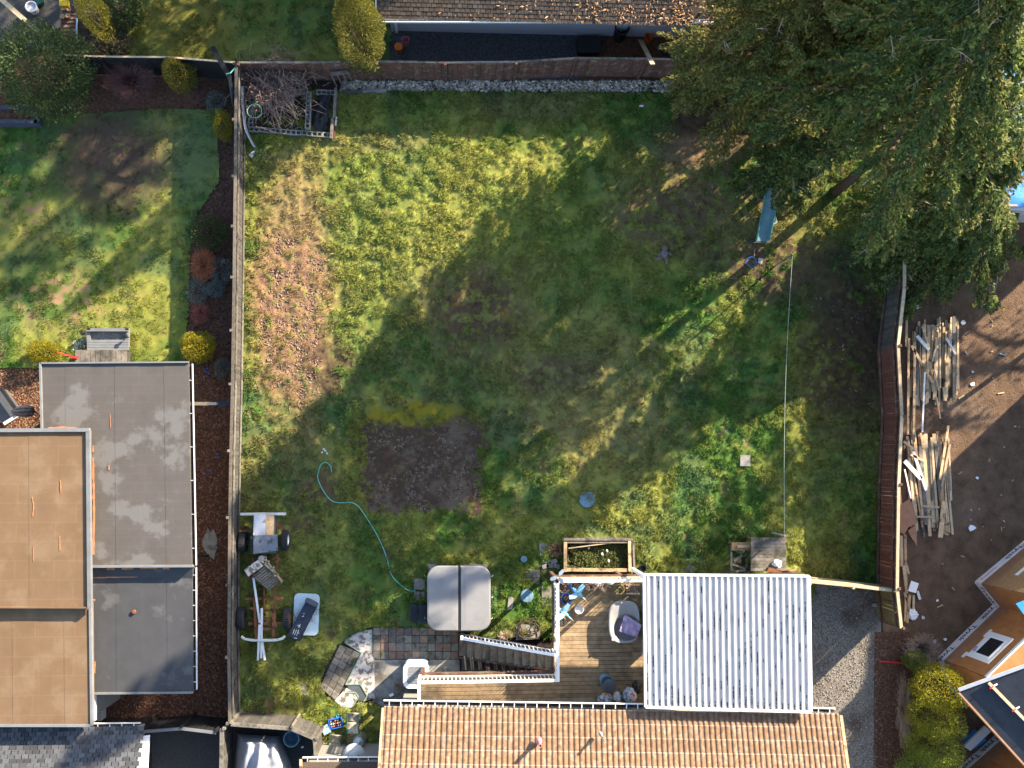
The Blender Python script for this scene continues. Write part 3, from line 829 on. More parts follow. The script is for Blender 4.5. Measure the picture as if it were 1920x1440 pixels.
shrub('broad_shrub', 'large rounded dark green shrub in front of the black fence', (112, 160), 1.75, 1.7, 2.6, 15000, (.11, .045), DARKG, lumps=60)
shrub('golden_conifer', 'tall egg shaped olive gold conifer against the black fence', (352, 158), .62, .72, 2.1, 7000, (.07, .02), OLIVE, up=.9, shape=.75)
shrub('golden_conifer', 'small golden conifer squeezed beside the grey fence', (425, 246), .36, .62, 1.3, 3800, (.06, .018), GOLD[:3] + OLIVE[:2], up=.9, shape=.7)
shrub('golden_conifer', 'leaning golden conifer beside the plank steps', (212, 72), .5, .7, 3.6, 6500, (.08, .022), OLIVE + GOLD[:1], up=.9, shape=.6)
shrub('golden_conifer', 'golden ball conifer beside the corner of the grey flat roof', (380, 654), .62, .60, 1.15, 6500, (.075, .022), GOLD, up=.8, shape=.95, lumps=26)
shrub('golden_conifer', 'low bright golden conifer touched by the red broom', (92, 662), .72, .42, .8, 4800, (.075, .022), GOLD, up=.8, shape=.95, lumps=18)
shrub('pale_shrub', 'pale olive shrub left of the low golden conifer', (-4, 660), .5, .5, .7, 1500, (.06, .03), [(.19, .17, .09), (.14, .13, .06)])
shrub('dark_shrub', 'dark green and bronze shrub above the orange twig shrub', (398, 440), .76, .66, .7, 4200, (.06, .03), DARKG + [(.12, .085, .03)])
twig_shrub('red_twig_shrub', 'dark red twiggy shrub in front of the black fence', (258, 165), (.95, .85), 1.3, 750, mat('red_twig', (.17, .085, .075), var=.3, rough=.95, bump=0), .006, .25, leaf=1800, cols=[(.15, .07, .065), (.11, .05, .05)])
twig_shrub('orange_twig_shrub', 'orange leaved twiggy shrub in the bed by the grey fence', (385, 500), (.5, .68), .6, 420, mat('orange_twig', (.34, .13, .06), var=.3, rough=.95, bump=0), .006, .3, leaf=2200, cols=[(.58, .22, .10), (.46, .16, .075), (.34, .115, .065)])
twig_shrub('rusty_twig_shrub', 'rusty pink twiggy shrub below the grey leaved plants', (379, 590), (.36, .44), .5, 300, mat('rusty_twig', (.29, .105, .08), var=.3, rough=.95, bump=0), .006, .3, leaf=1200, cols=[(.33, .12, .085), (.25, .085, .07)])
for bx, by, rx, ry, lb in ((418, 512, .42, .55, 'blue grey leaved plant between orange shrub and grey fence'), (374, 548, .4, .55, 'blue grey leaved plant on the lawn edge below the orange shrub'),
                           (409, 196, .42, .42, 'silvery plant beside the small golden conifer and black pole'), (420, 692, .28, .4, 'small grey plant at the fence below the golden ball conifer'), (407, 545, .35, .3, 'dark blue grey plant under the grey fence')):
    shrub('grey_plant', lb, (bx, by), rx, ry, .45, 1500, (.07, .018), GREY, cat='plant', stem=False)
shrub('back_shrub', 'leafy green shrub behind the golden conifer near the plank steps', (236, 30), .85, .8, 1.5, 4200, (.10, .05), DARKG + [(.09, .12, .05)])
shrub('back_plant', 'loose grey green plant between back lawn and black fence', (228, 88), .6, .45, .7, 1600, (.08, .03), [(.11, .12, .07), (.08, .10, .05), (.16, .14, .10)], cat='plant')
shrub('weeping_plant', 'dry olive plant hanging over the black fence', (215, 103), .8, .3, 1.2, 1100, (.07, .02), [(.14, .12, .07), (.10, .10, .05)], cat='plant')
# columnar conifer behind the brown fence
shrub('columnar_conifer', 'tall yellow green columnar conifer behind the brown back fence', (689, 128), .95, .95, 6.4, 22000, (.11, .03), [(.19, .18, .035), (.13, .145, .03), (.25, .20, .04), (.09, .11, .03)], up=1.0, shape=.55, cat='tree', lumps=40)
# hedge beside the drive
for k, (bx, by, r, h, cols, lb) in enumerate(((1700, 1232, .42, 1.2, [(.19, .22, .045), (.14, .18, .045)], 'small yellow green conifer at the hedge end below dry twigs'), (1724, 1272, .90, 2.9, [(.48, .42, .03), (.58, .46, .03), (.36, .36, .035), (.24, .27, .035)], 'brightest golden hedge conifer with clustered sprays'),
                                          (1718, 1326, .86, 2.8, [(.38, .38, .04), (.48, .42, .04), (.26, .30, .05)], 'golden green hedge conifer below the brightest one'), (1718, 1380, .88, 2.6, [(.30, .34, .05), (.38, .38, .045), (.21, .27, .05)], 'green gold hedge conifer beside the dark porch roof'),
                                          (1706, 1434, 1.0, 2.3, [(.25, .33, .06), (.30, .37, .055), (.18, .26, .055)], 'broad pale green hedge conifer nearest the tiled roof corner'), (1722, 1490, .9, 2.2, [(.12, .14, .03), (.09, .12, .03)], 'green hedge conifer at the far end of the hedge'))):
    shrub('hedge_conifer', lb, (bx, by), r, r * .95, h, int(6500 * r / .75), (.075, .024), cols, 'golden conifer hedge beside the gravel drive', up=.7, shape=.9, lumps=34)
twig_shrub('dry_shrub', 'pale leafless twig shrub at the end of the red fence', (1718, 1212), (.75, .62), .9, 520, M['twig_pale'], .006, .4)
twig_shrub('dry_shrub', 'bare twiggy undergrowth along the hedge foot', (1688, 1330), (.35, 1.5), .6, 420, M['twig_pale'], .005, .4)

def conifer(name, label, base_px, H, hb, R, nl, nb, nleaf, cols, seed, droop=.42, group=None, trunk_r=.26, top_pow=1.0, lean=(0, 0)):
    b = P(*base_px)
    root = thing(name, label, 'tree', (b.x, b.y, 0), group)
    r = np.random.default_rng(seed)
    MB().tube([(b.x + lean[0] * t * t, b.y + lean[1] * t * t, H * t - .1 * (t == 0)) for t in (0, .1, .3, .6, .85, 1)], [trunk_r * 1.25, trunk_r, trunk_r * .85, trunk_r * .55, trunk_r * .25, .02], 10).build('trunk', M['bark'], root, smooth=True)
    lb = MB()
    C = []; D = []; LN = []; WD = []; CO = []
    for i in range(nl):
        u = (i + .5) / nl
        t = u ** .85
        h = hb + (H - hb) * t
        Ln = (R * (1 - t ** 1.25) ** top_pow + .35) * r.uniform(.72, 1.12)
        a = i * 2.39996 + r.normal(0, .25)
        s = np.linspace(0, 1, 7)
        rise = r.uniform(.02, .22)
        px = b.x + lean[0] * (h / H) ** 2 + np.cos(a) * s * Ln; py = b.y + lean[1] * (h / H) ** 2 + np.sin(a) * s * Ln
        wob = r.normal(0, .05, 2)
        px = px + wob[0] * s * s * Ln; py = py + wob[1] * s * s * Ln
        pz = h + rise * Ln * s - droop * Ln * s ** 2.0
        lb.tube(list(zip(px, py, pz)), list(np.linspace(.05, .008, 7) * (.5 + Ln / 4)), 4)
        k = max(6, int(nb * (.35 + .65 * Ln / R)))
        sp = r.uniform(.12, 1, k) ** .8
        side = np.where(r.random(k) < .5, -1, 1)
        ba = a + side * r.uniform(.5, 1.25, k) * (1.1 - .6 * sp)
        bl = Ln * r.uniform(.16, .34, k) * (1.15 - .75 * sp) + .22
        ox = np.interp(sp, s, px); oy = np.interp(sp, s, py); oz = np.interp(sp, s, pz)
        m = nleaf
        f = r.uniform(0, 1, (k, m)) ** .75
        dirx, diry = np.cos(ba)[:, None], np.sin(ba)[:, None]
        lat = r.normal(0, .085, (k, m)) * (1.3 - f)
        x = ox[:, None] + dirx * bl[:, None] * f - diry * lat
        y = oy[:, None] + diry * bl[:, None] * f + dirx * lat
        z = oz[:, None] - bl[:, None] * f * f * r.uniform(.25, .9, k)[:, None] + r.normal(0, .035, (k, m)) - .06 * f
        dz = r.normal(-.35, .5, (k, m))
        dd = np.stack([np.broadcast_to(dirx, (k, m)) + r.normal(0, .8, (k, m)), np.broadcast_to(diry, (k, m)) + r.normal(0, .8, (k, m)), dz], -1)
        dd /= np.linalg.norm(dd, axis=-1)[..., None]
        C.append(np.stack([x, y, z], -1).reshape(-1, 3)); D.append(dd.reshape(-1, 3))
        n = k * m
        LN.append(r.uniform(.09, .22, n)); WD.append(r.uniform(.045, .085, n))
        tone = np.array(cols)[r.integers(0, len(cols), k)] * r.uniform(.75, 1.25, (k, 1))
        CO.append(np.repeat(tone, m, 0) * r.uniform(.75, 1.3, (n, 1)))
    C = np.concatenate(C); D = np.concatenate(D); LN = np.concatenate(LN); WD = np.concatenate(WD); CO = np.concatenate(CO)
    ok = C[:, 2] > .5
    lb.build('limbs', M['bark'], root)
    dt = MB(); rr = random.Random(seed)
    for q in range(int(nl * .8)):
        p = Vector(C[rr.randrange(len(C))]); a = rr.uniform(0, 6.28); ln = rr.uniform(.25, .7)
        e = p + Vector((math.cos(a) * ln, math.sin(a) * ln, rr.uniform(-.25, .15)))
        dt.tube([p + Vector((0, 0, .06)), p.lerp(e, .5) + Vector((0, 0, .08)), e + Vector((0, 0, .04))], [.012, .009, .004], 3)
        for w in (.4, .6, .8):
            m2 = p.lerp(e, w) + Vector((0, 0, .07)); a2 = a + rr.choice((-1, 1)) * rr.uniform(.5, 1.1)
            dt.tube([m2, m2 + Vector((math.cos(a2) * ln * .3, math.sin(a2) * ln * .3, -.03))], [.006, .003], 3)
    dt.build('dead_twigs', M['twig_pale'], root)['kind'] = 'stuff'
    tri_mesh('crown', leaf_quads(C[ok], D[ok], LN[ok], WD[ok], 1.2), CO[ok], M['leaf'], root)
    return root
CED = [tuple(v * 1.5 for v in q) for q in [(.075, .105, .024), (.095, .125, .030), (.055, .085, .024), (.125, .145, .034), (.14, .125, .034), (.048, .076, .026)]]
CED2 = [(.15, .158, .038), (.19, .185, .048), (.12, .135, .036), (.22, .20, .052), (.20, .16, .045)]
G = 'tall conifers in the corner of the lawn'
conifer('cedar_tree', 'olive green bushy conifer over the right end of the brown fence', (1372, 185), 12.5, 1.5, 3.2, 120, 36, 30, CED2, 101, .30, G, .2)
conifer('cedar_tree', 'dark green cedar with drooping sprays above the playground slide', (1565, 360), 17.5, 7.0, 4.7, 110, 46, 28, CED, 102, .50, G, .17, 1.3, (-3.0, 1.0))
conifer('cedar_tree', 'slender dark conifer between the slide cedar and the low sprays', (1655, 430), 9.0, 1.6, 1.25, 85, 28, 22, CED, 111, .4, G, .12, .8)
conifer('cedar_tree', 'slender conifer standing behind the play platform', (1522, 288), 11.5, 3.4, 1.0, 95, 28, 22, CED, 112, .4, G, .12, .7)
conifer('cedar_tree', 'dense dark conifer standing behind the corner of the two fences', (1555, 150), 16.5, 4.8, 3.0, 105, 36, 26, CED, 103, .42, G, .28)
conifer('cedar_tree', 'cedar with low sunlit sprays beside the blue tarp', (1735, 455), 4.8, .9, 3.1, 80, 42, 30, CED, 104, .40, G, .16)
conifer('cedar_tree', 'small cedar whose sprays overhang the upper end of the slide', (1446, 346), 4.0, 1.3, 1.05, 46, 30, 24, CED, 110, .4, G, .07)
# neighbours' conifers north of the frame that shade the far left lawn
conifer('garden_tree', 'tall conifer of the garden behind the back lawn', (700, -215), 15, 1.5, 4.0, 90, 28, 15, CED, 105, .4, 'conifers of the gardens behind', .25)
conifer('garden_tree', 'conifer of the garden behind the plank steps', (480, -260), 12, 1.5, 3.4, 80, 26, 14, CED, 106, .4, 'conifers of the gardens behind', .25)
conifer('garden_tree', 'tall conifer beyond the building site and the blue tarp', (2120, 330), 13, 4.0, 3.0, 80, 28, 16, CED, 107, .4, 'conifers of the gardens behind', .2)
conifer('garden_tree', 'tallest conifer standing behind the blue grey house', (905, -225), 17, 2.0, 3.4, 95, 30, 16, CED, 108, .4, 'conifers of the gardens behind', .25)
# ================================================================== BUILDINGS
def gutter(root, a, b, w, side, hang=.62, m=None):
    """white gutter from a to b (world points on the roof edge); side = unit vector outwards"""
    a, b = Vector(a), Vector(b); side = Vector(side).normalized(); m = m or M['white']
    d = (b - a).normalized(); L = (b - a).length
    gt = MB()
    gt.beam(a + side * (w - .012) + Vector((0, 0, -.02)), b + side * (w - .012) + Vector((0, 0, -.02)), .022, .1)
    gt.beam(a + side * (w * .5) + Vector((0, 0, -.105)), b + side * (w * .5) + Vector((0, 0, -.105)), w - .05, .02)
    go = gt.build('gutter', m, root)
    MB().beam(a + side * (w * .45) + Vector((0, 0, -.088)), b + side * (w * .45) + Vector((0, 0, -.088)), w - .07, .012).build('gutter_dirt', M['soil'], go)
    hm = None
    n = max(2, int(L / hang))
    for k in range(n):
        p = a + d * ((k + .5) * L / n)
        MB().beam(p, p + side * (w - .02), .025, .018).build('hanger', m, go)
def strips(root, x0, y0, x1, y1, z, n, m, th=.12, name='roof_sheet', skew=0):
    for k in range(n):
        a, b = x0 + (x1 - x0) * k / n, x0 + (x1 - x0) * (k + 1) / n
        zz = z + (.006 if k % 2 else 0)
        top = [P(a, y0, zz), P(b + .6, y0, zz), P(b + .6 + skew * (k + 1) / n, y1, zz), P(a + skew * k / n, y1, zz)]
        MB().prism(top, z - th).build(name, m, root)
def edge(root, name, a, b, z, w, h, m):
    return MB().beam(P(*a, z), P(*b, z), w, h).build(name, m, root)

# ---- left: flat roofed house
c = P(160, 1000)
lh = thing('flat_roofed_house', 'house with stepped grey and tan flat roofs left of the grey fence', 'house', (c.x, c.y, -.02))
MB().prism([P(84, 720, 2.86), P(300, 720, 2.86), P(300, 1060, 2.86), P(84, 1060, 2.86)], -.02).build('wall', M['wall_plain'], lh)
MB().prism([P(-200, 820, 3.1), P(160, 820, 3.1), P(164, 1352, 3.0), P(-200, 1352, 3.0)], -.02).build('wall', M['wall_plain'], lh)
MB().prism([P(178, 1066, 2.6), P(305, 1066, 2.6), P(305, 1270, 2.6), P(178, 1270, 2.6)], -.02).build('wall', M['wall_plain'], lh)
strips(lh, 76, 681, 353, 1062, 3.0, 6, M['roof_grey'], .13, skew=6)
strips(lh, 170, 1083, 360, 1298, 2.75, 4, M['roof_dark'], .13, skew=2)
strips(lh, -220, 809, 163, 1137, 3.45, 7, M['roof_tan'], .3, skew=2)
strips(lh, -220, 1130, 168, 1358, 3.2, 8, M['roof_tan'], .3, skew=2)
for a, b, z, w, h, m, nm in (((166, 807), (169, 1140), 3.46, .12, .16, 'trim_grey', 'edge_trim'), ((-200, 808), (168, 806), 3.47, .12, .16, 'trim_grey', 'edge_trim'), ((-200, 1138), (168, 1139), 3.465, .05, .1, 'roof_tan', 'edge_trim'),
                             ((76, 681), (354, 679), 3.03, .05, .1, 'trim_grey', 'edge_trim'), ((76, 680), (79, 806), 3.03, .06, .1, 'trim_grey', 'edge_trim'), ((170, 1062), (362, 1061), 3.03, .07, .2, 'trim_grey', 'edge_trim'),
                             ((172, 1300), (362, 1298), 2.76, .06, .12, 'trim_grey', 'edge_trim'), ((170, 1140), (173, 1360), 3.2, .08, .12, 'trim_grey', 'edge_trim'), ((-200, 1360), (170, 1360), 3.2, .08, .1, 'trim_grey', 'edge_trim')):
    edge(lh, nm, a, b, z, w, h, M[m])
MB().prism([P(170, 1062, 2.93), P(361, 1062, 2.93), P(361, 1084, 2.76), P(170, 1084, 2.76)], 2.62).build('step_flashing', M['roof_dark'], lh)
def smear(root, pts, z, w, m, name='sealant_patch'):
    """irregular painted-on strip following pixel points"""
    L, R_ = [], []
    W = [P(a, b, z) for a, b in pts]
    fine = []
    for i in range(len(W) - 1):
        for t in range(6): fine.append(W[i].lerp(W[i + 1], t / 6))
    fine.append(W[-1])
    for i, p in enumerate(fine):
        d = (fine[min(i + 1, len(fine) - 1)] - fine[max(i - 1, 0)]).normalized(); s = Vector((-d.y, d.x, 0))
        k = w * rng.uniform(.35, 1.0)
        L.append(p + s * k); R_.append(p - s * k * rng.uniform(.5, 1))
    mb = MB(); n = len(fine)
    mb.add(L + R_ + [q - Vector((0, 0, .008)) for q in L + R_], [(i, n + i, n + i + 1, i + 1) for i in range(n - 1)] + [(2 * n + i, 2 * n + i + 1, i + 1, i) for i in range(n - 1)] + [(n + i, 3 * n + i, 3 * n + i + 1, n + i + 1) for i in range(n - 1)])
    mb.build(name, m, root)
smear(lh, [(90, 803), (120, 801), (150, 804)], 3.02, .045, M['rust_seal'])
smear(lh, [(174, 835), (174, 848)], 3.02, .04, M['rust_seal'])
smear(lh, [(174, 858), (175, 910), (176, 975), (174, 1040)], 3.02, .055, M['rust_seal'])
smear(lh, [(204, 873), (204, 881)], 3.02, .03, M['rust_seal'])
smear(lh, [(206, 775), (207, 803)], 3.02, .012, M['rust_seal'])
smear(lh, [(172, 1084), (220, 1082), (258, 1081)], 2.78, .035, M['rust_seal'])
for a, b in (((200, 1067), (215, 1067)), ((228, 1066), (250, 1066)), ((263, 1066), (294, 1065)), ((305, 1066), (318, 1065))):
    smear(lh, [a, b], 2.955, .06, M['rust_seal'])
smear(lh, [(60, 932), (63, 950), (61, 968)], 3.475, .02, M['rust_seal'])
smear(lh, [(113, 900), (114, 925)], 3.475, .018, M['rust_seal'])
smear(lh, [(112, 1005), (112, 1032)], 3.475, .018, M['rust_seal'])
smear(lh, [(62, 1025), (62, 1052)], 3.475, .015, M['rust_seal'])
smear(lh, [(168, 1122), (178, 1126)], 3.3, .05, M['rust_seal'])
smear(lh, [(178, 1240), (177, 1262)], 2.78, .03, M['rust_seal'])
a, b = P(354, 682, 2.95), P(361, 1060, 2.95); gutter(lh, a, b, .13, (1, 0, 0), 1.0, M['ring_white'])
a, b = P(361, 1064, 2.72), P(362, 1293, 2.72); gutter(lh, a, b, .13, (1, 0, 0), .5, M['ring_white'])
MB().lathe(P(252, 1147, 2.76), [(.07, 0), (.07, .07), (.05, .08), (.0, .08)], 12, False).build('roof_drain', M['rust'], lh)
# downspouts and white trim boards
dp = MB(); p = P(366, 1043, .25); dp.tube([p, p + Vector((.35, 0, -.1)), p + Vector((.42, 0, -.22))], .04, 6); dp.tube([P(362, 1043, 2.6), P(362, 1043, .25), p], .04, 6)
dp.build('downspout', M['black'], lh)
MB().prism([P(170, 1296, 2.7), P(177, 1294, 2.7), P(177, 1352, 2.7), P(170, 1352, 2.7)], 2.5).build('corner_trim', M['white_dirty'], lh)
MB().prism([P(179, 1300, .5), P(189, 1299, .5), P(189, 1352, .5), P(179, 1352, .5)], 0).build('downspout_box', M['siding'], lh)

# ---- left: shingled garage roof at the bottom
def shingles(root, origin, d, up, nx, ny, w, h, m, prob=1.0, skip=None, jitter=.3, name='shingle'):
    """courses of tabs. origin lower-left corner, d along eave, up along slope"""
    d, up = Vector(d).normalized(), Vector(up).normalized(); nrm = d.cross(up).normalized()
    if nrm.z < 0: nrm = -nrm
    me = MB().box((0, h * .62, 0), (w * .97, h * 1.25, .012)).mesh(name, m)
    tilt = math.atan2(.012, h)
    R = Matrix((d if d.cross(up).dot(nrm) > 0 else -d, up, nrm)).transposed() @ Matrix.Rotation(-tilt, 3, 'X')
    e = R.to_euler()
    for r in range(ny):
        off = (w * .5 if r % 2 else 0) + rng.uniform(-.1, .1) * w
        for k in range(nx):
            if skip and skip(k, r): continue
            p = Vector(origin) + d * (k * w + off) + up * (r * h) + nrm * (.016 + rng.uniform(0, .006))
            inst(name, me, root, p, scale=(rng.uniform(.85, 1.0), 1, 1), rot=e)
c = P(100, 1420)
gr = thing('shingled_garage', 'building with grey asphalt shingle roof below the tan flat roof', 'building', (c.x, c.y, -.02))
a0, a1 = P(-30, 1366, 2.6), P(265, 1364, 2.6)
MB().prism([P(-300, 1395, 2.45), P(225, 1395, 2.45), P(228, 1700, 2.45), P(-300, 1700, 2.45)], -.02).build('wall', M['wall_plain'], gr)
slope = Vector((0, -math.cos(.3), math.sin(.3)))
MB().add([P(-300, 1366, 2.58), P(266, 1364, 2.58), P(266, 1364, 2.58) + slope * 4, P(-300, 1366, 2.58) + slope * 4], [(3, 2, 1, 0)]).build('roof_deck', M['shingle_grey'], gr)
shingles(gr, P(-24, 1366, 2.6), (1, 0, 0), slope, 24, 11, .225, .135, M['shingle_grey'], skip=lambda k, r: k * .225 + (.11 if r % 2 else 0) > 4.95)
gutter(gr, P(172, 1363, 2.55), P(262, 1362, 2.55), .12, (0, 1, 0), .36)
MB().beam(P(269, 1380, 2.3), P(262, 1500, 3.2), .42, .03).build('barge_board', M['white'], gr)

# ---- top: blue grey house
c = P(980, 40)
th = thing('blue_grey_house', 'house with blue grey siding, white gutter and needle strewn shingle roof', 'house', (c.x, c.y, -.02))
zb = P(980, 65).y
x0, x1 = P(735, 66).x, P(1420, 66).x
bd = MB().box((0, 0, 0), (x1 - x0, .02, .155), rx=-.06).mesh('siding_board', M['siding'])
MB().box(((x0 + x1) / 2, zb + 2.1, 1.18), (x1 - x0 - .04, 4.1, 2.36)).build('wall', M['siding'], th)
for k in range(16):
    inst('siding_board', bd, th, ((x0 + x1) / 2, zb + .045, .08 + k * .148))
MB().box((P(744, 60).x, zb - .01, 1.15), (.09, .08, 2.3)).build('downspout', M['white'], th)
MB().box((x0 + .03, zb + .03, 1.18), (.09, .09, 2.36)).build('corner_trim', M['siding'], th)
e0, e1 = P(706, 35, 2.42), P(1430, 36, 2.42)
up = Vector((0, math.cos(.40), math.sin(.40)))
MB().add([e0, e1, e1 + up * 5, e0 + up * 5, e0 + up * 5 + Vector((0, 5, -2)), e1 + up * 5 + Vector((0, 5, -2))], [(0, 1, 2, 3), (3, 2, 5, 4)]).build('roof_deck', M['shingle_dark'], th)
MB().beam(e0 + Vector((0, .02, -.07)), e1 + Vector((0, .02, -.07)), .03, .14).build('fascia', M['white'], th)
MB().beam(e0 + Vector((-.01, 0, -.04)), e0 + up * 5 + Vector((-.01, 0, -.04)), .04, .16).build('barge_board', M['white_dirty'], th)
shingles(th, e0 + Vector((.12, .0, 0)), (1, 0, 0), up, 62, 8, .185, .145, M['shingle_dark'])
gutter(th, P(704, 35.5, 2.40), P(1430, 36.5, 2.40), .12, (0, -1, 0), .52)
n = 2600
xs = e0.x + (e1.x - e0.x) * nrg.uniform(0, 1, n) ** .55; ts = nrg.uniform(.02, 1.6, n)
pr = sstep(e0.x, e1.x, xs) ** 1.4 * .9 + .06
k = nrg.uniform(0, 1, n) < pr * (.35 + 1.1 * sstep(.45, .6, fbm(xs * 1.5, ts * 1.5, 5)))
xs, ts = xs[k], ts[k]
pebbles('needle_litter', xs, e0.y + ts * up.y, 2.44 + ts * up.z + .018, (.012, .04), [(.42, .23, .11), (.34, .18, .09), (.5, .31, .17)], None, None, 2.4, .25, parent=th)

# ---- bottom: main house with the tiled roof
c = P(1140, 1420)
mh = thing('tiled_house', 'house with weathered orange barrel tile roof and white gutter', 'house', (c.x, c.y, -.02))
EZ = 4.7
E0, E1 = P(721, 1328, EZ), P(1572, 1342, EZ)
d = (E1 - E0).normalized(); nn = Vector((d.y, -d.x, 0)); sl = math.radians(21)
U = nn * math.cos(sl) + Vector((0, 0, math.sin(sl)))
NR = d.cross(U); NR = NR if NR.z > 0 else -NR
Lr = (E1 - E0).length
base = [E0 + nn * .5 + d * .4, E1 + nn * .5 - d * .4, E1 + nn * 8 - d * .4, E0 + nn * 8 + d * .4]
MB().prism([Vector((p.x, p.y, 4.55)) for p in base], -.02).build('wall', M['wall_plain'], mh)
rd = MB(); q = [E0 - NR * .03, E1 - NR * .03, E1 + U * 4.4 - NR * .03, E0 + U * 4.4 - NR * .03]
q2 = [q[3] + nn * 4.1 + Vector((0, 0, -1.55)), q[2] + nn * 4.1 + Vector((0, 0, -1.55))]
rd.add(q + q2, [(0, 1, 2, 3), (3, 2, 5, 4)]); rd.build('roof_deck', M['tile'], mh)
NC = 84; tw = Lr / NC; tl = .415
def tile_pts():
    prof = []
    for k in range(7):
        a = math.pi * k / 6
        prof.append((tw * (.31 - .31 * math.cos(a)), .034 * math.sin(a)))
    prof += [(tw * .80, -.004), (tw * 1.02, .012)]
    return prof
tp = tile_pts(); tm = MB(); np_ = len(tp)
vs = [(a, 0, b + .036) for a, b in tp] + [(a, tl + .05, b + .0) for a, b in tp] + [(a, 0, b + .004) for a, b in tp] + [(a, .032, b + .034) for a, b in tp]
tm.add(vs, [(3 * np_ + i, 3 * np_ + i + 1, np_ + i + 1, np_ + i) for i in range(np_ - 1)] + [(2 * np_ + i, 2 * np_ + i + 1, i + 1, i) for i in range(np_ - 1)] + [(i, i + 1, 3 * np_ + i + 1, 3 * np_ + i) for i in range(np_ - 1)])
NF = len(tm.f)
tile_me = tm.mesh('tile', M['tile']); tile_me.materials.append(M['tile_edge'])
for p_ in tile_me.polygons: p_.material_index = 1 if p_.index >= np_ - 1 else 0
Rm = Matrix((-d, U, NR)).transposed()
re = Rm.to_euler()
rest = MB(); cnt = 0
for r in range(9):
    for k in range(NC):
        p = E1 - d * (k * tw) + U * (r * tl - .06) + NR * (.012 + rng.uniform(0, .008))
        vis = r < 3
        if vis:
            inst('tile', tile_me, mh, p, rot=re, scale=(1, rng.uniform(.98, 1.02), 1)); cnt += 1
        else:
            rest.add([p + Rm @ Vector(v) for v in vs], tm.f)
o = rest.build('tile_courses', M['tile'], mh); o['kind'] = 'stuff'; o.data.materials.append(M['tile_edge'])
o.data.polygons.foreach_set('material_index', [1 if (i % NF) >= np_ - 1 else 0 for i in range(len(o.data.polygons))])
gutter(mh, P(719, 1323, EZ - .02), P(1206, 1329.5, EZ - .02), .17, -nn, .35)
gutter(mh, P(1524, 1337, EZ - .02), P(1566, 1338, EZ - .02), .17, -nn, .35)
MB().beam(E1 + d * .07 + Vector((0, 0, -.03)), E1 + d * .07 + U * 4.3 + Vector((0, 0, -.03)), .1, .16).build('barge_board', M['wood_tan'], mh)
MB().beam(E0 - d * .05 + Vector((0, 0, -.03)), E0 - d * .05 + U * 4.3 + Vector((0, 0, -.03)), .07, .16).build('barge_board', M['wood_tan'], mh)
for px, py, r, h, m in ((1011, 1391, .055, .42, M['pink']), (1127, 1378, .035, .3, M['grey_plastic'])):
    p = P(px, py, EZ + .65)
    MB().lathe(p + Vector((0, 0, -.15)), [(r * 2, 0), (r * 1.7, .12), (r * 1.05, .18)], 14, False).build('vent_flashing', m, mh)
    MB().lathe(p, [(r, -.1), (r, h), (r * .7, h), (r * .7, h - .25)], 14, False).build('vent_pipe', m, mh)
# lower lean-to roof at its left
lr = MB(); a0, a1 = P(566, 1429, 2.75), P(719, 1428, 2.75); sv = Vector((0, -math.cos(.3), math.sin(.3)))
lr.add([a0, a1, a1 + sv * 4, a0 + sv * 4], [(3, 2, 1, 0)]); lr.build('lean_to_roof', M['shingle_dark'], mh)
MB().prism([P(575, 1436, 2.6), P(719, 1436, 2.6), P(719, 1700, 2.6), P(575, 1700, 2.6)], -.02).build('lean_to_wall', M['wall_plain'], mh)
gutter(mh, P(567, 1428, 2.73), P(719, 1427, 2.73), .14, (0, 1, 0), .33)
MB().beam(P(564, 1424, 2.76), P(566, 1520, 3.4), .07, .16).build('barge_board', M['wood_tan'], mh)

# ---- deck
DZ = 2.2
c = P(1110, 1200)
dk = thing('timber_deck', 'raised timber deck with white railing and stairs behind the tiled house', 'deck', (c.x, c.y, -.02))
yT, yB = P(1120, 1080, DZ).y, P(1120, 1338, DZ).y
xL, xR, xLL = P(1038, 1200, DZ).x, P(1512, 1200, DZ).x, P(785, 1300, DZ).x
ysplit = P(900, 1263, DZ).y
nb = 34; bw = (yT - yB) / nb
for k in range(nb):
    y = yT - (k + .5) * bw
    xl = xLL if y < ysplit else xL
    cuts = [xl] + ([xl + rng.uniform(1.5, 3.2)] if rng.random() < .7 else []) + [xL + rng.uniform(2.6, 4.6), xR]
    for i in range(len(cuts) - 1):
        w = cuts[i + 1] - cuts[i]
        if w < .05: continue
        MB().box(((cuts[i] + cuts[i + 1]) / 2, y, DZ - .02 + rng.uniform(-.003, .003)), (w - .004, bw - .012, .036)).build('plank', M['deck'], dk)
for a, b in (((xL, yT), (xR, yT)), ((xL, yT), (xL, ysplit)), ((xL, ysplit), (xLL, ysplit)), ((xLL, ysplit), (xLL, yB))):
    MB().beam((a[0], a[1], DZ - .14), (b[0], b[1], DZ - .14), .045, .24).build('fascia', M['wood_brown'], dk)
for px, py in ((xL + .1, yT - .1), (xL + 2.5, yT - .1), (xR - .1, yT - .1), (xL + .1, ysplit + .1), (xLL + .1, ysplit - .1), (xLL + 2.4, ysplit - .1)):
    MB().box((px, py, (DZ - .3) / 2), (.13, .13, DZ - .25)).build('post', M['wood_brown'], dk)
bal_me = MB().box((0, 0, .43), (.024, .024, .86)).mesh('baluster', M['white'])
